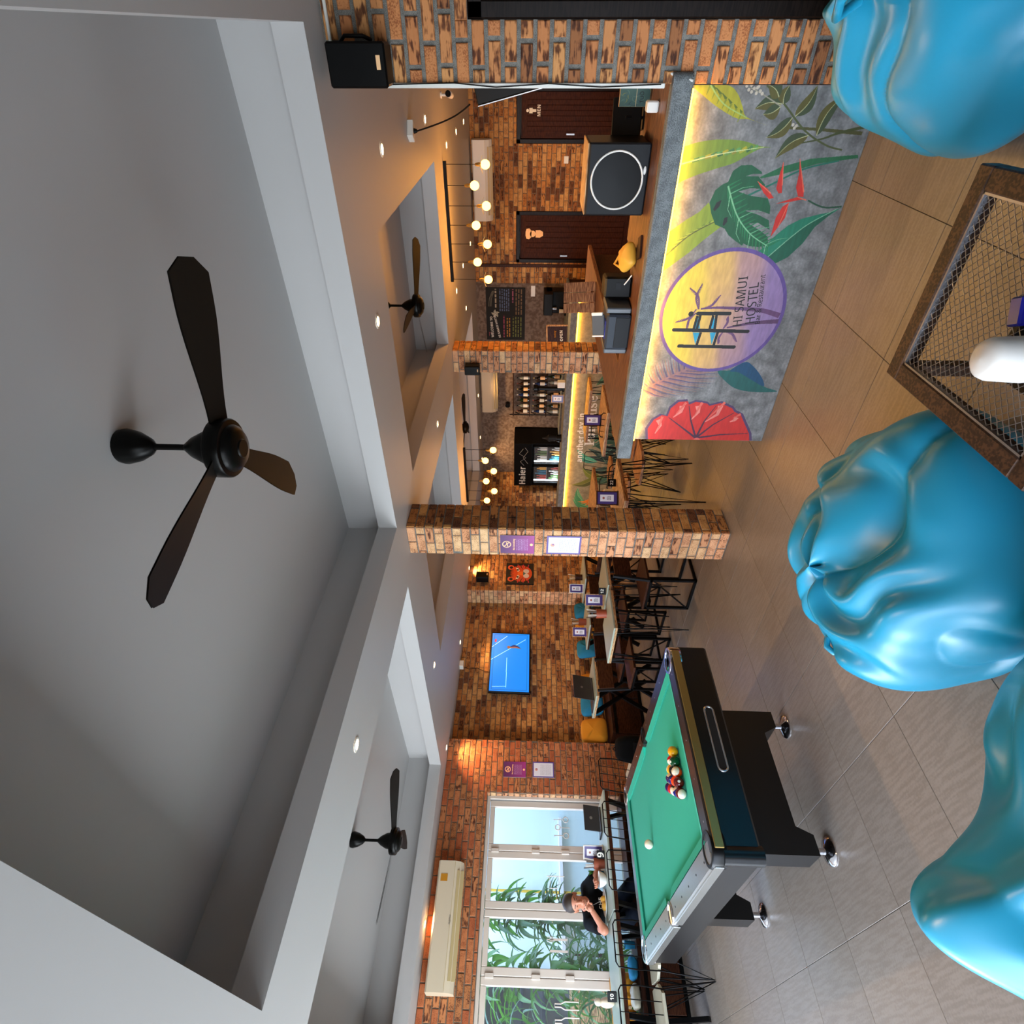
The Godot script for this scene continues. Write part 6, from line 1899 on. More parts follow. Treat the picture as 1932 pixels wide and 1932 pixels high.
func build_pool() -> void:
	var cx := -3.78
	var cz := -1.45
	var t := thing("pool_table", "black pool table with green felt and metal rails", "pool table", Vector3(cx, 0, cz))
	var a := 1.02     # half length along x
	var b := 0.58     # half width along z
	part(t, "cabinet", mb().span(Vector3(-a + 0.012, 0.56, -b + 0.012), Vector3(a - 0.012, 0.735, b - 0.012), 0.012), "table_black")
	part(t, "corner_post", mb().cyl(Vector3(a - 0.04, 0.555, b - 0.04), Vector3(a - 0.04, 0.735, b - 0.04), 0.042, -1.0, 20), "table_black")
	part(t, "bed", mb().span(Vector3(-a + 0.06, 0.735, -b + 0.06), Vector3(a - 0.06, 0.762, b - 0.06)), "felt")
	# rails, with metal facing and a cushion; the long ones are split by the side pockets
	var segs := []
	for s in [-1.0, 1.0]:
		segs.append([Vector3(-a + 0.085, 0, s * b), Vector3(-0.055, 0, s * b), -s, "long"])
		segs.append([Vector3(0.055, 0, s * b), Vector3(a - 0.085, 0, s * b), -s, "long"])
		segs.append([Vector3(s * a, 0, -b + 0.085), Vector3(s * a, 0, b - 0.085), -s, "end"])
	for q in segs:
		var p: Vector3 = q[0]
		var e: Vector3 = q[1]
		var s: float = q[2]
		var inw := Vector3(0, 0, s) if q[3] == "long" else Vector3(s, 0, 0)
		var m := (p + e) / 2
		var ln := (e - p).length()
		var along := (e - p).normalized()
		var sz := func(l: float, h: float, w: float) -> Vector3: return Vector3(l, h, w) if q[3] == "long" else Vector3(w, h, l)
		part(t, "rail", mb().box(m + inw * 0.055 + Vector3(0, 0.762, 0), sz.call(ln + 0.07, 0.042, 0.11), 0.006), "table_rail" if not (q[3] == "long" and s < 0.0) else "table_metal")
		part(t, "rail_trim", mb().box(m + inw * -0.002 + Vector3(0, 0.752, 0), sz.call(ln + 0.06, 0.044, 0.012), 0.003), "table_metal" if q[3] == "long" else "gold_trim")
		var cush := mb()
		var o0 := p + inw * 0.108
		var o1 := e + inw * 0.108
		var n0 := p + inw * 0.155 + along * 0.04
		var n1 := e + inw * 0.155 - along * 0.04
		var hi := Vector3.UP * 0.784
		var mid := Vector3.UP * 0.776
		var low := Vector3.UP * 0.762
		for f in [[o0 + hi, o1 + hi, n1 + mid, n0 + mid], [n0 + mid, n1 + mid, n1 + low - inw * 0.012, n0 + low - inw * 0.012], [o0 + hi, n0 + mid, n0 + low - inw * 0.012, o0 + low], [o1 + hi, o1 + low, n1 + low - inw * 0.012, n1 + mid]]:
			cush.quad(f[0], f[1], f[2], f[3])
		part(t, "cushion", cush, "felt")
		for k in 5:
			part(t, "sight", mb().cyl(p.lerp(e, (k + 0.5) / 5.0) + inw * 0.05 + Vector3(0, 0.7825, 0), p.lerp(e, (k + 0.5) / 5.0) + inw * 0.05 + Vector3(0, 0.784, 0), 0.005, -1.0, 8), "black_plastic" if q[3] == "long" and s < 0.0 else "steel")
	for sx in [-1.0, 1.0]:
		for sz in [-1.0, 1.0]:
			var c := Vector3(sx * (a - 0.075), 0, sz * (b - 0.075))
			part(t, "pocket", mb().lathe([Vector2(0.0, 0.764), Vector2(0.058, 0.764), Vector2(0.06, 0.766)], c, 20), "pocket")
			part(t, "corner_cap", mb().lathe([Vector2(0.062, 0.74), Vector2(0.062, 0.786), Vector2(0.076, 0.786), Vector2(0.080, 0.78), Vector2(0.080, 0.72)], c, 28), "black_satin" if sx > 0 and sz > 0 else "chrome")
	for sz in [-1.0, 1.0]:
		var c := Vector3(0, 0, sz * (b - 0.052))
		part(t, "pocket", mb().lathe([Vector2(0.0, 0.7645), Vector2(0.05, 0.7645), Vector2(0.052, 0.766)], c, 20), "pocket")
		part(t, "side_cap", mb().lathe([Vector2(0.051, 0.75), Vector2(0.051, 0.787), Vector2(0.058, 0.787), Vector2(0.058, 0.75)], c, 24), "chrome" if sz > 0 else "black_satin")
	# ball return slot in the end panel
	var sl := []
	for q in 36:
		var an := TAU * q / 36
		var y := 0.64 + 0.024 * sin(an)
		var z := (0.15 if cos(an) > 0 else -0.15) + 0.024 * cos(an)
		sl.append(Vector3(a - 0.010, y, z))
	part(t, "slot_rim", mb().tube(sl, 0.006, 8, true), "chrome")
	part(t, "slot", mb().span(Vector3(a - 0.02, 0.617, -0.165), Vector3(a - 0.0105, 0.663, 0.165), 0.004), "pocket")
	# two pedestals of a panel with two feet each
	for s in [1.0, -1.0]:
		var x: float = 0.50 if s > 0 else -0.69
		var pl := PackedVector2Array([Vector2(-0.40, 0.56), Vector2(-0.40, 0.10), Vector2(-0.30, 0.10), Vector2(-0.26, 0.18), Vector2(0.26, 0.18), Vector2(0.30, 0.10), Vector2(0.40, 0.10), Vector2(0.40, 0.56)])
		var pd := part(t, "pedestal", mb().at(Transform3D(Basis(Vector3(0, 0, -1), Vector3.UP, Vector3(1, 0, 0)), Vector3(x - 0.085, 0, 0))).extrude(pl, 0.17), "table_black")
		for z in [-0.35, 0.35]:
			part(pd, "foot", mb().lathe([Vector2(0, 0), Vector2(0.068, 0), Vector2(0.070, 0.006), Vector2(0.062, 0.016), Vector2(0.03, 0.026), Vector2(0.016, 0.032), Vector2(0.016, 0.10), Vector2(0, 0.10)], Vector3(x, 0, z), 28), "chrome")
	# balls
	var R := 0.0285
	var bm := mb().ball(Vector3.ZERO, Vector3(R, R, R), 24, 16).mesh()
	var hues := [["yellow", Color(0.85, 0.6, 0.05)], ["blue", Color(0.03, 0.06, 0.4)], ["red", Color(0.7, 0.05, 0.04)], ["purple", Color(0.16, 0.05, 0.3)], ["orange", Color(0.85, 0.25, 0.03)], ["green", Color(0.02, 0.25, 0.12)], ["maroon", Color(0.35, 0.03, 0.04)]]
	var order := [4, 12, 3, 9, 2, 14, 11, 8, 5, 10, 1, 6, 13, 7, 15]
	var where := ["at the far point of the rack", "in the second row of the rack", "in the middle row of the rack", "in the fourth row of the rack", "in the front row of the rack"]
	var k := 0
	for r in 5:
		for c in r + 1:
			var num: int = order[k]
			k += 1
			var px := -3.27 + r * 0.0497
			var pz := -1.402 + (c - r / 2.0) * 0.0574
			var hue: Array = hues[(num - 1) % 7]
			var nm := "black" if num == 8 else str(hue[0])
			if num > 7 and num != 8:
				hue = hues[(num - 9) % 7]
				nm = "white striped %s" % hue[0]
			var key := "ball_%d" % num
			if not M.has(key):
				var m := mat(key, Color(0.015, 0.015, 0.015) if num == 8 else hue[1], 0.08)
				if num > 8:
					m.albedo_color = Color.WHITE
					m.albedo_texture = stripe(hue[1])
			var o := single("pool_ball", "%s pool ball %s" % [nm, where[r]], "pool ball", bm, key, Vector3(px, 0.7622 + R, pz), Vector3(0.4 * c - 0.5, 0.7 * r, 0.6 + 0.5 * k), "racked pool balls")
			var dn := part(o, "number_disc", mb().surface(10, 3, func(u: float, v: float) -> Vector3:
				var th := v * 0.26
				return Vector3(sin(th) * cos(u * TAU), cos(th), sin(th) * sin(u * TAU)) * (R + 0.0002)), "white_plastic")
	single("pool_ball", "white cue ball alone on the green felt", "pool ball", bm, mat("cue_ball", Color(0.86, 0.83, 0.74), 0.1), Vector3(-4.06, 0.7622 + R, -1.37))

func stripe(c: Color) -> ImageTexture:
	var im := Image.create(8, 64, false, Image.FORMAT_RGB8)
	im.fill(Color(0.86, 0.83, 0.74))
	im.fill_rect(Rect2i(0, 20, 8, 24), c)
	return ImageTexture.create_from_image(im)

# smooth union of tapered capsules [from, to, r0, r1]
func field(p: Vector3, bones: Array, k: float) -> float:
	var d := 1e9
	for b in bones:
		var a: Vector3 = b[0]
		var ba: Vector3 = b[1] - a
		var pa := p - a
		var h := clampf(pa.dot(ba) / maxf(ba.length_squared(), 1e-9), 0.0, 1.0)
		var e := (pa - ba * h).length() - lerpf(b[2], b[3], h)
		if e > d + k:
			continue
		if e < d - k:
			d = e
			continue
		var m := clampf(0.5 + 0.5 * (d - e) / k, 0.0, 1.0)
		d = lerpf(d, e, m) - k * m * (1.0 - m)
	return d

# surface nets over a box
func nets(out: MB, lo: Vector3, hi: Vector3, cell: float, bones: Array, k: float, grow := 0.0, clip = null) -> MB:
	var nx := int(ceil((hi.x - lo.x) / cell)) + 1
	var ny := int(ceil((hi.y - lo.y) / cell)) + 1
	var nz := int(ceil((hi.z - lo.z) / cell)) + 1
	var g := PackedFloat32Array()
	g.resize(nx * ny * nz)
	var q := 0
	for z in nz:
		for y in ny:
			for x in nx:
				var p := lo + Vector3(x, y, z) * cell
				var d := field(p, bones, k) - grow
				if clip != null:
					d = maxf(d, clip.call(p))
				g[q] = d
				q += 1
	var id := PackedInt32Array()
	id.resize(nx * ny * nz)
	id.fill(-1)
	var sy := nx
	var sz := nx * ny
	var pts := PackedVector3Array()
	var off := [0, 1, sy, sy + 1, sz, sz + 1, sz + sy, sz + sy + 1]
	var co := [Vector3(0, 0, 0), Vector3(1, 0, 0), Vector3(0, 1, 0), Vector3(1, 1, 0), Vector3(0, 0, 1), Vector3(1, 0, 1), Vector3(0, 1, 1), Vector3(1, 1, 1)]
	var ed := [[0, 1], [0, 2], [0, 4], [1, 3], [1, 5], [2, 3], [2, 6], [3, 7], [4, 5], [4, 6], [5, 7], [6, 7]]
	for z in nz - 1:
		for y in ny - 1:
			for x in nx - 1:
				var b := x + y * sy + z * sz
				var neg := 0
				for c in 8:
					if g[b + off[c]] < 0.0:
						neg += 1
				if neg == 0 or neg == 8:
					continue
				var s := Vector3.ZERO
				var m := 0
				for e in ed:
					var d0 := g[b + off[e[0]]]
					var d1 := g[b + off[e[1]]]
					if (d0 < 0.0) != (d1 < 0.0):
						s += co[e[0]].lerp(co[e[1]], d0 / (d0 - d1))
						m += 1
				id[b] = pts.size()
				pts.append(lo + (Vector3(x, y, z) + s / m) * cell)
	var faces := PackedInt32Array()
	for z in range(1, nz - 1):
		for y in range(1, ny - 1):
			for x in range(1, nx - 1):
				var b := x + y * sy + z * sz
				var d0 := g[b]
				for ax in 3:
					var st: int = [1, sy, sz][ax]
					var d1 := g[b + st]
					if (d0 < 0.0) == (d1 < 0.0):
						continue
					var u: int = [sy, sz, 1][ax]
					var w: int = [sz, 1, sy][ax]
					var f := [id[b], id[b - u], id[b - u - w], id[b - w]]
					if f.min() < 0:
						continue
					if d0 < 0.0:
						faces.append_array([f[0], f[2], f[1], f[0], f[3], f[2]])
					else:
						faces.append_array([f[0], f[1], f[2], f[0], f[2], f[3]])
	var nn := PackedVector3Array()
	nn.resize(pts.size())
	for t in range(0, faces.size(), 3):
		var m := (pts[faces[t + 2]] - pts[faces[t]]).cross(pts[faces[t + 1]] - pts[faces[t]])
		for e in 3:
			nn[faces[t + e]] += m
	var base := out.v.size()
	for t in pts.size():
		out.put(pts[t], nn[t].normalized())
	for t in faces:
		out.i.append(base + t)
	return out

func build_person() -> void:
	var base := Vector3(-6.97, 0.0, -1.73)
	var o := thing("person", "person in a black t-shirt eating at the window table, head bent", "person", base)
	var J := func(x: float, y: float, z: float) -> Vector3: return Vector3(x, y, z) - base
	var pel: Vector3 = J.call(-7.02, 0.55, -1.73)
	var che: Vector3 = J.call(-6.95, 0.80, -1.73)
	var nek: Vector3 = J.call(-6.88, 0.93, -1.73)
	var hed: Vector3 = J.call(-6.80, 1.055, -1.725)
	var sr: Vector3 = J.call(-6.90, 0.905, -1.575)
	var sl: Vector3 = J.call(-6.90, 0.915, -1.885)
	var er: Vector3 = J.call(-6.62, 0.80, -1.46)
	var el: Vector3 = J.call(-6.70, 0.81, -1.97)
	var hr: Vector3 = J.call(-6.585, 0.915, -1.61)
	var hl: Vector3 = J.call(-6.59, 0.855, -1.86)
	var torso := [[pel + Vector3(0, 0, -0.06), pel + Vector3(0, 0, 0.06), 0.10, 0.10], [pel, che, 0.115, 0.12], [che + Vector3(0, 0.03, -0.08), che + Vector3(0, 0.03, 0.08), 0.085, 0.085], [che, nek, 0.10, 0.05], [sl, nek, 0.05, 0.05], [sr, nek, 0.05, 0.05]]
	var upper := [[sr, er, 0.05, 0.038], [sl, el, 0.05, 0.038]]
	var fore := [[er, hr, 0.037, 0.025], [el, hl, 0.037, 0.025], [nek, hed + Vector3(-0.02, -0.06, 0), 0.045, 0.042]]
	var body := mb()
	nets(body, J.call(-7.16, 0.42, -2.04), J.call(-6.55, 1.02, -1.40), 0.013, torso + upper + fore, 0.03)
	var legs := []
	for s in [-1.0, 1.0]:
		var hip: Vector3 = pel + Vector3(0.0, -0.02, 0.09 * s)
		var kn: Vector3 = J.call(-6.60, 0.49, -1.73 + 0.11 * s)
		var an: Vector3 = J.call(-6.66, 0.08, -1.73 + 0.1 * s)
		legs.append([hip, kn, 0.082, 0.056])
		legs.append([kn, an, 0.055, 0.035])
		legs.append([an + Vector3(0, -0.045, 0), an + Vector3(0.15, -0.055, 0), 0.033, 0.022])
	nets(body, J.call(-7.12, -0.02, -1.96), J.call(-6.40, 0.64, -1.50), 0.017, legs + [torso[0]], 0.02)
	# head, with nose, jaw and ears; face turned down towards the plate
	var hb := Basis(Vector3.UP, -0.25) * Basis(Vector3(0, 0, 1), -0.32) * Basis(Vector3.RIGHT, 0.12)
	var H := func(x: float, y: float, z: float) -> Vector3: return hed + hb * Vector3(x, y, z)
	var head := [[H.call(-0.012, 0.035, 0), H.call(-0.025, 0.03, 0), 0.078, 0.078], [H.call(0.02, 0.01, 0), H.call(0.022, -0.05, 0), 0.062, 0.052], [H.call(0.045, -0.075, -0.012), H.call(0.045, -0.075, 0.012), 0.026, 0.026], [H.call(0.085, 0.012, 0), H.call(0.098, -0.022, 0), 0.009, 0.014], [H.call(0.078, -0.052, -0.014), H.call(0.078, -0.052, 0.014), 0.012, 0.012], [H.call(-0.01, 0.01, -0.078), H.call(-0.012, -0.03, -0.075), 0.013, 0.009], [H.call(-0.01, 0.01, 0.078), H.call(-0.012, -0.03, 0.075), 0.013, 0.009], [H.call(-0.02, -0.04, 0), nek, 0.045, 0.045]]
	nets(body, hed + Vector3(-0.13, -0.13, -0.11), hed + Vector3(0.13, 0.135, 0.11), 0.0055, head, 0.018)
	# hands: palm, four fingers and a thumb that close on fork and bowl
	for hand in [[hr, Vector3(0.25, 0.75, -0.55), Vector3(0.8, -0.3, 0.0), 1.0], [hl, Vector3(0.75, -0.15, 0.5), Vector3(0.1, 0.7, 0.2), -1.0]]:
		var w: Vector3 = hand[0]
		var f: Vector3 = (hand[1] as Vector3).normalized()
		var n: Vector3 = ((hand[2] as Vector3) - f * f.dot(hand[2])).normalized()
		var s := f.cross(n) * float(hand[3])
		var hb2 := [[w - f * 0.02, w + f * 0.03, 0.022, 0.026]]
		for q in 4:
			var r := w + f * 0.045 + s * (q - 1.5) * 0.019
			var k1 := r + f * (0.026 - 0.004 * absf(q - 1.5)) + n * 0.010
			var k2 := k1 + f * 0.010 + n * 0.022
			hb2.append([w + f * 0.02 + s * (q - 1.5) * 0.015, r, 0.012, 0.0095])
			hb2.append([r, k1, 0.0095, 0.0085])
			hb2.append([k1, k2, 0.0085, 0.0072])
		var t0 := w + f * 0.005 + s * 0.026
		hb2.append([w, t0, 0.015, 0.012])
		hb2.append([t0, t0 + f * 0.028 + s * 0.012 + n * 0.014, 0.012, 0.0095])
		hb2.append([t0 + f * 0.028 + s * 0.012 + n * 0.014, t0 + f * 0.048 + n * 0.026, 0.0095, 0.008])
		nets(body, w - Vector3(0.1, 0.1, 0.1), w + Vector3(0.1, 0.1, 0.1), 0.0045, hb2, 0.006)
	part(o, "body", body, "skin")
	part(o, "shirt", nets(mb(), J.call(-7.18, 0.50, -2.02), J.call(-6.62, 1.02, -1.44), 0.013, torso + [[sr, sr.lerp(er, 0.62), 0.056, 0.054], [sl, sl.lerp(el, 0.62), 0.056, 0.054]], 0.03, 0.009, func(p: Vector3) -> float: return 0.066 - (p - nek - Vector3(0.03, 0.035, 0)).length()), "tee_black")
	part(o, "shorts", nets(mb(), J.call(-7.16, 0.38, -1.98), J.call(-6.50, 0.70, -1.48), 0.017, [torso[0], [legs[0][0], legs[0][1], 0.092, 0.07], [legs[3][0], legs[3][1], 0.092, 0.07]], 0.02, 0.004), "navy")
	var hair := [[H.call(-0.022, 0.045, 0), H.call(-0.035, 0.035, 0), 0.086, 0.084], [H.call(-0.05, 0.0, 0), H.call(-0.05, -0.05, 0), 0.066, 0.04], [H.call(-0.10, 0.03, 0.02), H.call(-0.115, 0.02, 0.03), 0.034, 0.03]]
	part(o, "hair", nets(mb(), hed + Vector3(-0.17, -0.14, -0.12), hed + Vector3(0.12, 0.16, 0.12), 0.0065, hair, 0.014, 0.0, func(p: Vector3) -> float:
		var l := hb.inverse() * (p - hed)
		return maxf(l.x * 0.75 - l.y * 0.55 + 0.008 - 0.02, -1.0) if l.y < 0.2 else -1.0), "hair_dark")
	var fc := mb()
	for s in [-1.0, 1.0]:
		fc.tube([H.call(0.078, 0.034, 0.018 * s), H.call(0.077, 0.040, 0.034 * s), H.call(0.062, 0.036, 0.05 * s)], 0.0035, 5)
		fc.ball(H.call(0.0745, 0.016, 0.030 * s), Vector3(0.008, 0.004, 0.012), 10, 6)
	part(o, "eyes_and_brows", fc, "hair_dark")
	part(o, "mouth", mb().tube([H.call(0.082, -0.052, -0.02), H.call(0.0905, -0.053, 0), H.call(0.082, -0.052, 0.02)], 0.004, 6), "terracotta")
	letters(o, "CHE", 0.10, J.call(-6.815, 0.79, -1.73), "white_ink", Vector3(-0.35, PI / 2, 0), 700)
	# what is held and what is eaten from
	var fk := thing("fork", "steel fork held near the person's chin", "fork", hr + base + Vector3(0.02, 0.03, -0.02))
	part(fk, "handle", mb().bar(Vector3(0, 0, 0), Vector3(-0.02, -0.13, -0.06), 0.007, 0.003), "steel")
	part(fk, "head", mb().bar(Vector3(0, 0, 0), Vector3(0.004, 0.05, 0.02), 0.016, 0.003), "steel")
	single("rice_bowl", "white bowl held by the person's hand on the table", "bowl", lathe_mesh([Vector2(0, 0), Vector2(0.035, 0), Vector2(0.06, 0.03), Vector2(0.075, 0.075), Vector2(0.071, 0.075), Vector2(0.055, 0.034), Vector2(0, 0.012)], 24), "white_plastic", Vector3(-6.52, 0.753, -1.86))
	var pl := thing("dinner_plate", "white plate of yellow food in front of the person", "plate", Vector3(-6.68, 0.753, -1.70))
	part(pl, "plate", lathe_mesh([Vector2(0, 0), Vector2(0.08, 0), Vector2(0.12, 0.014), Vector2(0.118, 0.018), Vector2(0.07, 0.008), Vector2(0, 0.007)], 24), "white_plastic")
	part(pl, "food", mb().ball(Vector3(0.0, 0.018, 0.03), Vector3(0.05, 0.03, 0.04), 12, 8).ball(Vector3(-0.01, 0.02, -0.03), Vector3(0.04, 0.035, 0.035), 12, 8), "yellow_plastic")

func build_window_side() -> void:
	bench("window_bench", "low dark timber bench under the folding windows", Vector3(-6.99, 0, -1.15), 3.5, 0.32, 7)
	var cu := [["knitted blue cushion lying on the window bench under the table", "cushion_blue", -1.26], ["cream throw on the window bench beside the blue cushion", "seat_cream", -1.04], ["knitted mustard cushion lying on the window bench", "cushion_mustard", -0.82], ["blue cushion lying at the near end of the window bench", "cushion_blue", -0.55]]
	for q in cu.size():
		single("bench_cushion", cu[q][0], "cushion", pillow(0.17, 0.20, 0.09, 0.3, 0.3, 20 + q), cu[q][1], Vector3(-7.08, 0.487, cu[q][2]), Vector3(PI / 2, 0, 0), "window bench cushions")
	cushion("mustard cushion standing against the window behind the gap", Vector3(-7.25, 0.58, -1.12), "cushion_mustard", 0.26, PI / 2, -0.2, 31)
	cushion("mustard cushion standing against the window beside number ten", Vector3(-7.25, 0.58, -0.84), "cushion_mustard", 0.26, PI / 2, -0.2, 32)
	cushion("blue cushion standing against the window nearest the camera", Vector3(-7.25, 0.58, -0.56), "cushion_blue", 0.26, PI / 2, -0.2, 33)
	for t in [[-2.62, -1.53, "pale window table where the person eats"], [-1.51, -0.72, "pale window table with the number ten block"], [-0.70, 0.2, "pale window table nearest the camera"]]:
		var o := thing("window_table", t[2], "table", Vector3(-6.53, 0, (t[0] + t[1]) / 2), 0.0, "tables along the windows")
		var L: float = t[1] - t[0]
		part(o, "table_top", mb().span(Vector3(-0.33, 0.735, -L / 2), Vector3(0.32, 0.752, L / 2), 0.002), "table_top_pale")
		part(o, "edge_band", mb().span(Vector3(-0.335, 0.70, -L / 2 + 0.001), Vector3(0.325, 0.735, L / 2 - 0.001), 0.002), "wood_walnut")
		for z in [-L / 2 + 0.08, L / 2 - 0.08]:
			part(o, "cross_leg", mb().bar(Vector3(-0.26, 0.01, z), Vector3(0.24, 0.70, z), 0.035, 0.05).bar(Vector3(0.24, 0.01, z), Vector3(-0.26, 0.70, z), 0.035, 0.05), "black_metal")
	for c in [[-2.20, "cream seat wire chair opposite the open laptop"], [-1.76, "cream seat wire chair opposite the eating person"], [-1.21, "cream seat wire chair at the far side of the pool table end"], [-0.77, "cream seat wire chair nearest the camera at the windows"], [-2.64, "cream seat wire chair at the brick end of the window table"]]:
		wire_chair("window_chair", c[1], Vector3(-6.12, 0, c[0]), PI / 2, "seat_cream", 0.36, "cream wire chairs at the windows")
	laptop("grey laptop on the window table near the brick jamb", Vector3(-6.60, 0.753, -2.42), PI / 2 + 0.1, 0.27)
	menu_parts(thing("menu_stand", "lit purple menu stand on the window table behind the pots", "menu stand", Vector3(-6.60, 0.753, -2.13), 1.0, "menu stands"), "white_plastic")
	cutlery_pot("terracotta cutlery pot on the window table beside the bowl", Vector3(-6.58, 0.753, -2.02), "terracotta")
	table_plant("little plant on the window table behind the terracotta pot", Vector3(-6.72, 0.753, -1.98))
	number_sign("black table number ten on the middle window table", "10", Vector3(-6.50, 0.753, -0.95), 1.1)
	number_sign("black table number nine on the eating person's table", "9", Vector3(-6.50, 0.753, -2.08), 1.1)
	single("shell_ornament", "pale carved ornament beside the number ten block", "ornament", mb().ball(Vector3(0, 0.07, 0), Vector3(0.05, 0.07, 0.04), 14, 10).ball(Vector3(0.01, 0.15, 0), Vector3(0.03, 0.035, 0.03), 12, 8), "cream_plastic", Vector3(-6.66, 0.753, -0.93))
	single("tissue_pack", "white and blue tissue pack standing by the bowl", "tissues", mb().box(Vector3(0, 0.035, 0), Vector3(0.05, 0.07, 0.09), 0.006), "cushion_blue", Vector3(-6.66, 0.753, -1.93), Vector3(0, 0.4, 0))
	single("blue_cup", "small bright blue cup on the bench beside the person", "cup", lathe_mesh([Vector2(0, 0), Vector2(0.032, 0), Vector2(0.04, 0.10), Vector2(0.036, 0.10), Vector2(0.028, 0.006), Vector2(0, 0.006)], 16), "cushion_blue", Vector3(-7.10, 0.441, -1.45))
	build_person()
	# painted marks on the panes
	for d in [[-2.63, 1.08, "keys"], [-2.05, 1.22, "flag"], [-1.47, 1.2, "crest"], [-0.93, 1.12, "bottles"]]:
		var m := mb()
		var y: float = d[1]
		if d[2] == "keys":
			for k in [[0.0, 0.10, 1.0], [-0.09, 0.0, -1.0], [0.09, 0.0, -1.0]]:
				var r := []
				for q in 16:
					r.append(Vector3(0, y + k[1] + 0.03 * cos(TAU * q / 16), k[0] + 0.03 * sin(TAU * q / 16)))
				m.tube(r, 0.006, 5, true)
				m.bar(Vector3(0, y + k[1] - 0.03 * k[2], k[0]), Vector3(0, y + k[1] - 0.15 * k[2], k[0]), 0.008, 0.004)
				m.bar(Vector3(0, y + k[1] - 0.14 * k[2], k[0]), Vector3(0, y + k[1] - 0.14 * k[2], k[0] + 0.03), 0.008, 0.004)
		elif d[2] == "flag":
			m.tube([Vector3(0, y - 0.1, -0.06), Vector3(0, y + 0.1, -0.06)], 0.005, 5).tube([Vector3(0, y + 0.08, -0.06), Vector3(0, y + 0.06, 0.0), Vector3(0, y + 0.08, 0.06), Vector3(0, y - 0.02, 0.06), Vector3(0, y - 0.04, 0), Vector3(0, y - 0.02, -0.06)], 0.004, 5)
		elif d[2] == "crest":
			m.bar(Vector3(0, y - 0.09, -0.05), Vector3(0, y + 0.1, -0.05), 0.02, 0.004).bar(Vector3(0, y - 0.09, 0.05), Vector3(0, y + 0.1, 0.05), 0.02, 0.004)
			for q in 3:
				m.bar(Vector3(0, y + 0.06, -0.07 + 0.02 * q), Vector3(0, y + 0.13, -0.07 + 0.02 * q), 0.006, 0.004)
		else:
			for s in [-0.06, 0.06]:
				m.tube([Vector3(0, y - 0.1, s - 0.03), Vector3(0, y + 0.04, s - 0.03), Vector3(0, y + 0.08, s - 0.012), Vector3(0, y + 0.14, s - 0.012), Vector3(0, y + 0.14, s + 0.012), Vector3(0, y + 0.08, s + 0.012), Vector3(0, y + 0.04, s + 0.03), Vector3(0, y - 0.1, s + 0.03)], 0.006, 5, true)
		single("window_decal", "pale painted %s mark on a window pane" % d[2], "decal", m, "frame_cream", Vector3(-7.344, 0, d[0]), Vector3.ZERO, "marks on the panes")

# a vinyl sack: profile in height, plan outline, deep soft folds that gather towards the top
func sack(R: float, Ht: float, lean: Vector3, sd: int, corner := 0.0, corner_at := 0.0, fold := 1.0, dent := 0.0, peak := 0.0) -> MB:
	var n1 := FastNoiseLite.new()
	n1.seed = sd
	n1.frequency = 1.5
	n1.fractal_type = FastNoiseLite.FRACTAL_NONE
	var n2 := FastNoiseLite.new()
	n2.seed = sd + 5
	n2.frequency = 1.25
	n2.fractal_type = FastNoiseLite.FRACTAL_NONE
	var prof := [Vector2(0.0, 0.0), Vector2(0.74, 0.0), Vector2(0.93, 0.10), Vector2(1.0, 0.30), Vector2(0.97, 0.52), Vector2(0.84, 0.72), Vector2(0.62, 0.88), Vector2(0.34, 0.97), Vector2(0.12, 1.0), Vector2(0.0, 0.99)]
	return mb().surface(200, 120, func(a: float, b: float) -> Vector3:
		var an := -a * TAU
		var s := b * (prof.size() - 1)
		var q := mini(int(s), prof.size() - 2)
		var p0: Vector2 = prof[maxi(q - 1, 0)]
		var p3: Vector2 = prof[mini(q + 2, prof.size() - 1)]
		var pr: Vector2 = (prof[q] as Vector2).cubic_interpolate(prof[q + 1], p0, p3, s - q)
		var h := clampf(pr.y, 0.0, 1.05)
		var ck := pow(maxf(cos(an - corner_at), 0.0), 10.0)
		var cn := ck * corner
		var r := maxf(pr.x, 0.0) * R * (1.0 + 0.06 * sin(2.0 * an + sd) + cn * (0.35 + h * 0.7))
		var d := Vector3(cos(an), 0, sin(an))
		var p := d * r + Vector3(0, h * Ht, 0) + lean * h * h + Vector3(0, ck * peak * smoothstep(0.35, 0.8, h) * smoothstep(0.25, 0.75, pr.x), 0)
		var up := smoothstep(0.03, 0.25, h)
		var w := n1.get_noise_3d(p.x * 1.4 + 9.0, p.y * 0.9, p.z * 1.4)
		var c := n2.get_noise_3d(p.x + 3.0, p.y * 0.7, p.z)
		var crease := pow(1.0 - minf(absf(c) * 2.6, 1.0), 3.0)
		var gather := sin(an * 5.0 + 7.0 * w) * smoothstep(0.5, 0.97, h) * (1.0 - smoothstep(0.985, 1.02, h))
		var out := (d * (1.0 - h) + Vector3.UP * h).normalized()
		p += out * up * fold * (0.05 * w - 0.036 * crease + 0.024 * gather)
		p.y -= dent * exp(-(Vector2(p.x, p.z) - Vector2(-lean.x, -lean.z) * 1.2).length_squared() / (R * R * 0.22)) * smoothstep(0.5, 1.0, h)
		p.y = maxf(p.y, 0.001)
		return p, true)

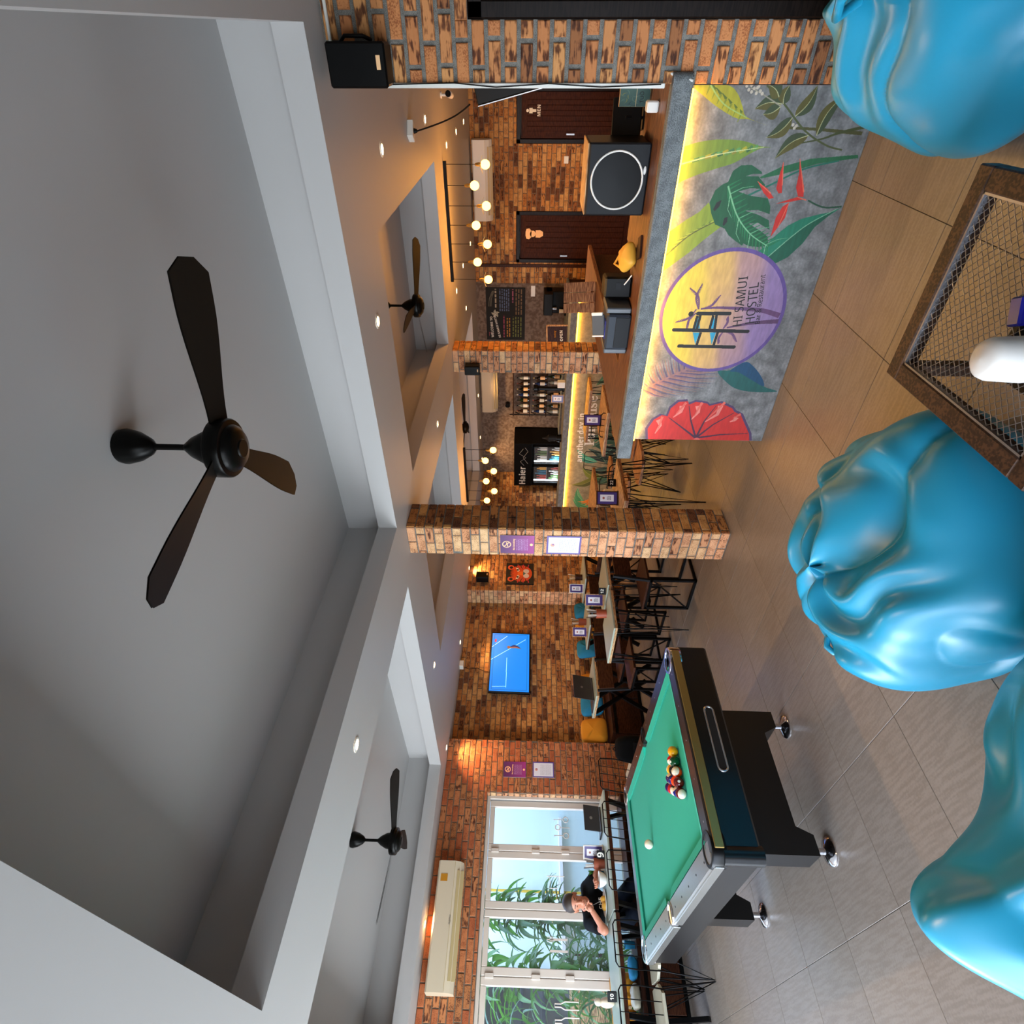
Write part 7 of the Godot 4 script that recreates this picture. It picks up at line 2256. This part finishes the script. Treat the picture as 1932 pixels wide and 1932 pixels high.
func build_lounge() -> void:
	var c := thing("bean_bag", "turquoise vinyl bean bag in the middle with gathered top folds", "bean bag", Vector3(-1.42, 0, -1.50), 0.0, "turquoise bean bags")
	part(c, "bag", sack(0.47, 0.56, Vector3(-0.16, 0, -0.04), 3, 0.0, 0.0, 1.0, 0.05), "beanbag")
	part(c, "carry_loop", mb().tube([Vector3(-0.34, 0.44, 0.14), Vector3(-0.36, 0.47, 0.155), Vector3(-0.375, 0.475, 0.18), Vector3(-0.375, 0.46, 0.205), Vector3(-0.36, 0.42, 0.215)], 0.012, 8), "beanbag")
	var r := thing("bean_bag", "turquoise vinyl bean bag on the right with a carry loop, by the brick wall", "bean bag", Vector3(0.10, 0, -2.50), 0.0, "turquoise bean bags")
	part(r, "bag", sack(0.48, 0.62, Vector3(0.05, 0, -0.08), 11, 0.0, 0.0, 0.9, 0.04), "beanbag")
	part(r, "carry_loop", mb().tube([Vector3(-0.02, 0.60, 0.02), Vector3(-0.06, 0.67, 0.05), Vector3(-0.02, 0.70, 0.12), Vector3(0.04, 0.66, 0.16), Vector3(0.05, 0.59, 0.14)], 0.016, 8), "beanbag")
	var l := thing("bean_bag", "turquoise vinyl bean bag on the left with a pointed corner", "bean bag", Vector3(-1.37, 0, -0.51), 0.0, "turquoise bean bags")
	part(l, "bag", sack(0.49, 0.47, Vector3(0.16, 0, 0.14), 23, 0.30, PI + 0.02, 0.8, 0.03, 0.26), "beanbag")
	# rusty frame coffee table with an expanded metal top
	var o := Vector3(-0.552, 0, -1.43)
	var t := thing("coffee_table", "rusty steel coffee table with an expanded metal top and timber shelf", "coffee table", o, 0.03)
	var hx := 0.30
	var hz := 0.335
	var y := 0.45
	for s in [-1.0, 1.0]:
		part(t, "top_bar", mb().span(Vector3(-hx, y - 0.05, s * hz - 0.029 * s - 0.029), Vector3(hx, y, s * hz - 0.029 * s + 0.029), 0.004), "rust")
		part(t, "top_bar", mb().span(Vector3(s * hx - 0.029 * s - 0.029, y - 0.05, -hz + 0.058), Vector3(s * hx - 0.029 * s + 0.029, y, hz - 0.058), 0.004), "rust")
		for z in [-1.0, 1.0]:
			part(t, "leg", mb().bar(Vector3(s * (hx - 0.03), 0.0, z * (hz - 0.03)), Vector3(s * (hx - 0.03), y - 0.05, z * (hz - 0.03)), 0.04, 0.04, 0.003), "rust")
		part(t, "lower_bar", mb().bar(Vector3(-hx + 0.04, 0.12, s * (hz - 0.03)), Vector3(hx - 0.04, 0.12, s * (hz - 0.03)), 0.02, 0.03), "black_metal")
		part(t, "lower_bar", mb().bar(Vector3(s * (hx - 0.03), 0.12, -hz + 0.04), Vector3(s * (hx - 0.03), 0.12, hz - 0.04), 0.02, 0.03), "black_metal")
	part(t, "inner_lip", mb().span(Vector3(-hx + 0.058, y - 0.02, -hz + 0.058), Vector3(-hx + 0.064, y - 0.004, hz - 0.058)).span(Vector3(-hx + 0.058, y - 0.02, -hz + 0.058), Vector3(hx - 0.058, y - 0.004, -hz + 0.064)).span(Vector3(hx - 0.064, y - 0.02, -hz + 0.058), Vector3(hx - 0.058, y - 0.004, hz - 0.058)).span(Vector3(-hx + 0.058, y - 0.02, hz - 0.064), Vector3(hx - 0.058, y - 0.004, hz - 0.058)), "steel")
	for q in 5:
		var z0 := -0.24 + q * 0.11
		part(t, "shelf_plank", mb().span(Vector3(-0.16, 0.135, z0), Vector3(0.265, 0.155, z0 + 0.098), 0.003), "wood_dark")
	var g := mb()
	var nx := 40
	var nz := 44
	var wx := (2.0 * hx - 0.116) / nx
	var wz := (2.0 * hz - 0.116) / nz
	for k in nx + 1:
		var line := []
		for q in nz + 1:
			var zz := -hz + 0.058 + q * wz
			var xx := -hx + 0.058 + k * wx + (0.5 if q % 2 else -0.5) * wx * (1.0 if k % 2 else -1.0) * 0.96
			line.append(Vector3(clampf(xx, -hx + 0.058, hx - 0.058), y - 0.012 + (0.0015 if q % 2 else 0.0), zz))
		g.tube(line, 0.0017, 3)
	part(t, "metal_mesh", g, "steel")
	single("upturned_cup", "white upturned cup standing on the metal mesh table", "cup", lathe_mesh([Vector2(0.0, 0), Vector2(0.052, 0.0), Vector2(0.056, 0.004), Vector2(0.052, 0.085), Vector2(0.046, 0.10), Vector2(0.032, 0.109), Vector2(0.0, 0.112)], 28), "white_plastic", Vector3(-0.60, y - 0.009, -1.30))
	var lg := thing("lighter_box", "shiny dark blue box on the metal mesh table", "box", Vector3(-0.515, y - 0.009, -1.385), 0.5)
	part(lg, "case", mb().box(Vector3(0, 0.012, 0), Vector3(0.07, 0.024, 0.04), 0.005), "blue_plastic")

func shrub(label: String, at: Vector3, h: float, n: int, sd: int, mat_name: String, l := 0.34, w := 0.07) -> void:
	var s := thing("courtyard_plant", label, "plant", at, 0.0, "plants in the courtyard")
	part(s, "stem", mb().cyl(Vector3.ZERO, Vector3(0, h * 0.8, 0), 0.03, 0.012, 8), "bark")
	var rg := RandomNumberGenerator.new()
	rg.seed = sd
	for q in n:
		var k := rg.randf()
		var y := h * (0.12 + 0.85 * k)
		var o := part(s, "leaf", leaf_blade(l * snappedf(rg.randf_range(0.8, 1.2), 0.2), w, snappedf(rg.randf_range(0.5, 1.0), 0.25)), mat_name, Vector3(rg.randf_range(-0.08, 0.08), y, rg.randf_range(-0.08, 0.08)), Vector3(rg.randf_range(-0.3, 0.3), rg.randf() * TAU, rg.randf_range(-0.9, -0.1)))

func build_outside() -> void:
	struct("courtyard_ground", mb().span(Vector3(-14, -0.3, -7), Vector3(-7.4, -0.05, 6)), "courtyard_ground")
	struct("street_ground", mb().span(Vector3(-14, -0.3, 2.7), Vector3(10, -0.05, 14)), "courtyard_ground")
	struct("courtyard_wall", mb().span(Vector3(-10.6, -0.1, -7), Vector3(-10.4, 3.4, 6)).span(Vector3(-10.4, -0.1, -4.2), Vector3(-7.75, 3.4, -4.0)), "courtyard_wall")
	var rail := thing("wall_ledge", "pale ledge on the courtyard wall outside the windows", "ledge", Vector3(-10.36, 0.95, -1.6))
	part(rail, "ledge_board", mb().box(Vector3(0, 0, 0), Vector3(0.16, 0.06, 4.5), 0.005), "white_paint")
	var pipe := thing("drain_pipe", "yellow thin pipe running up the courtyard wall", "pipe", Vector3(-10.34, 0, -2.75))
	part(pipe, "tube", mb().cyl(Vector3(0, 0, 0), Vector3(0, 3.2, 0), 0.02, -1.0, 10), "awning")
	shrub("leafy dark green plant behind the eating person's window", Vector3(-8.5, -0.05, -2.02), 2.3, 170, 5, "foliage", 0.34, 0.09)
	shrub("broad green plant behind the middle window", Vector3(-8.9, -0.05, -1.45), 2.5, 170, 6, "foliage_pale", 0.38, 0.10)
	shrub("arching palm like plant behind the nearest window", Vector3(-8.3, -0.05, -0.85), 1.9, 110, 7, "foliage", 0.5, 0.04)
	shrub("tall thin plant at the far side of the courtyard", Vector3(-9.2, -0.05, -1.75), 1.2, 60, 8, "foliage", 0.4, 0.035)
	var ho := thing("courtyard_kiosk", "green grey kiosk with shelves across the courtyard", "kiosk", Vector3(-9.9, -0.05, -1.15))
	part(ho, "side_wall", mb().span(Vector3(-0.4, 0, -0.5), Vector3(-0.35, 2.2, 0.7)), "grey_plastic")
	part(ho, "roof", mb().span(Vector3(-0.45, 2.2, -0.55), Vector3(0.5, 2.28, 0.75), 0.01), "white_paint")
	part(ho, "counter", mb().span(Vector3(-0.35, 0.0, -0.5), Vector3(0.2, 0.95, 0.7), 0.01), "wood_pale")
	for y in [1.3, 1.6, 1.9]:
		part(ho, "shelf", mb().span(Vector3(-0.35, y, -0.45), Vector3(-0.1, y + 0.03, 0.65)), "graphite")
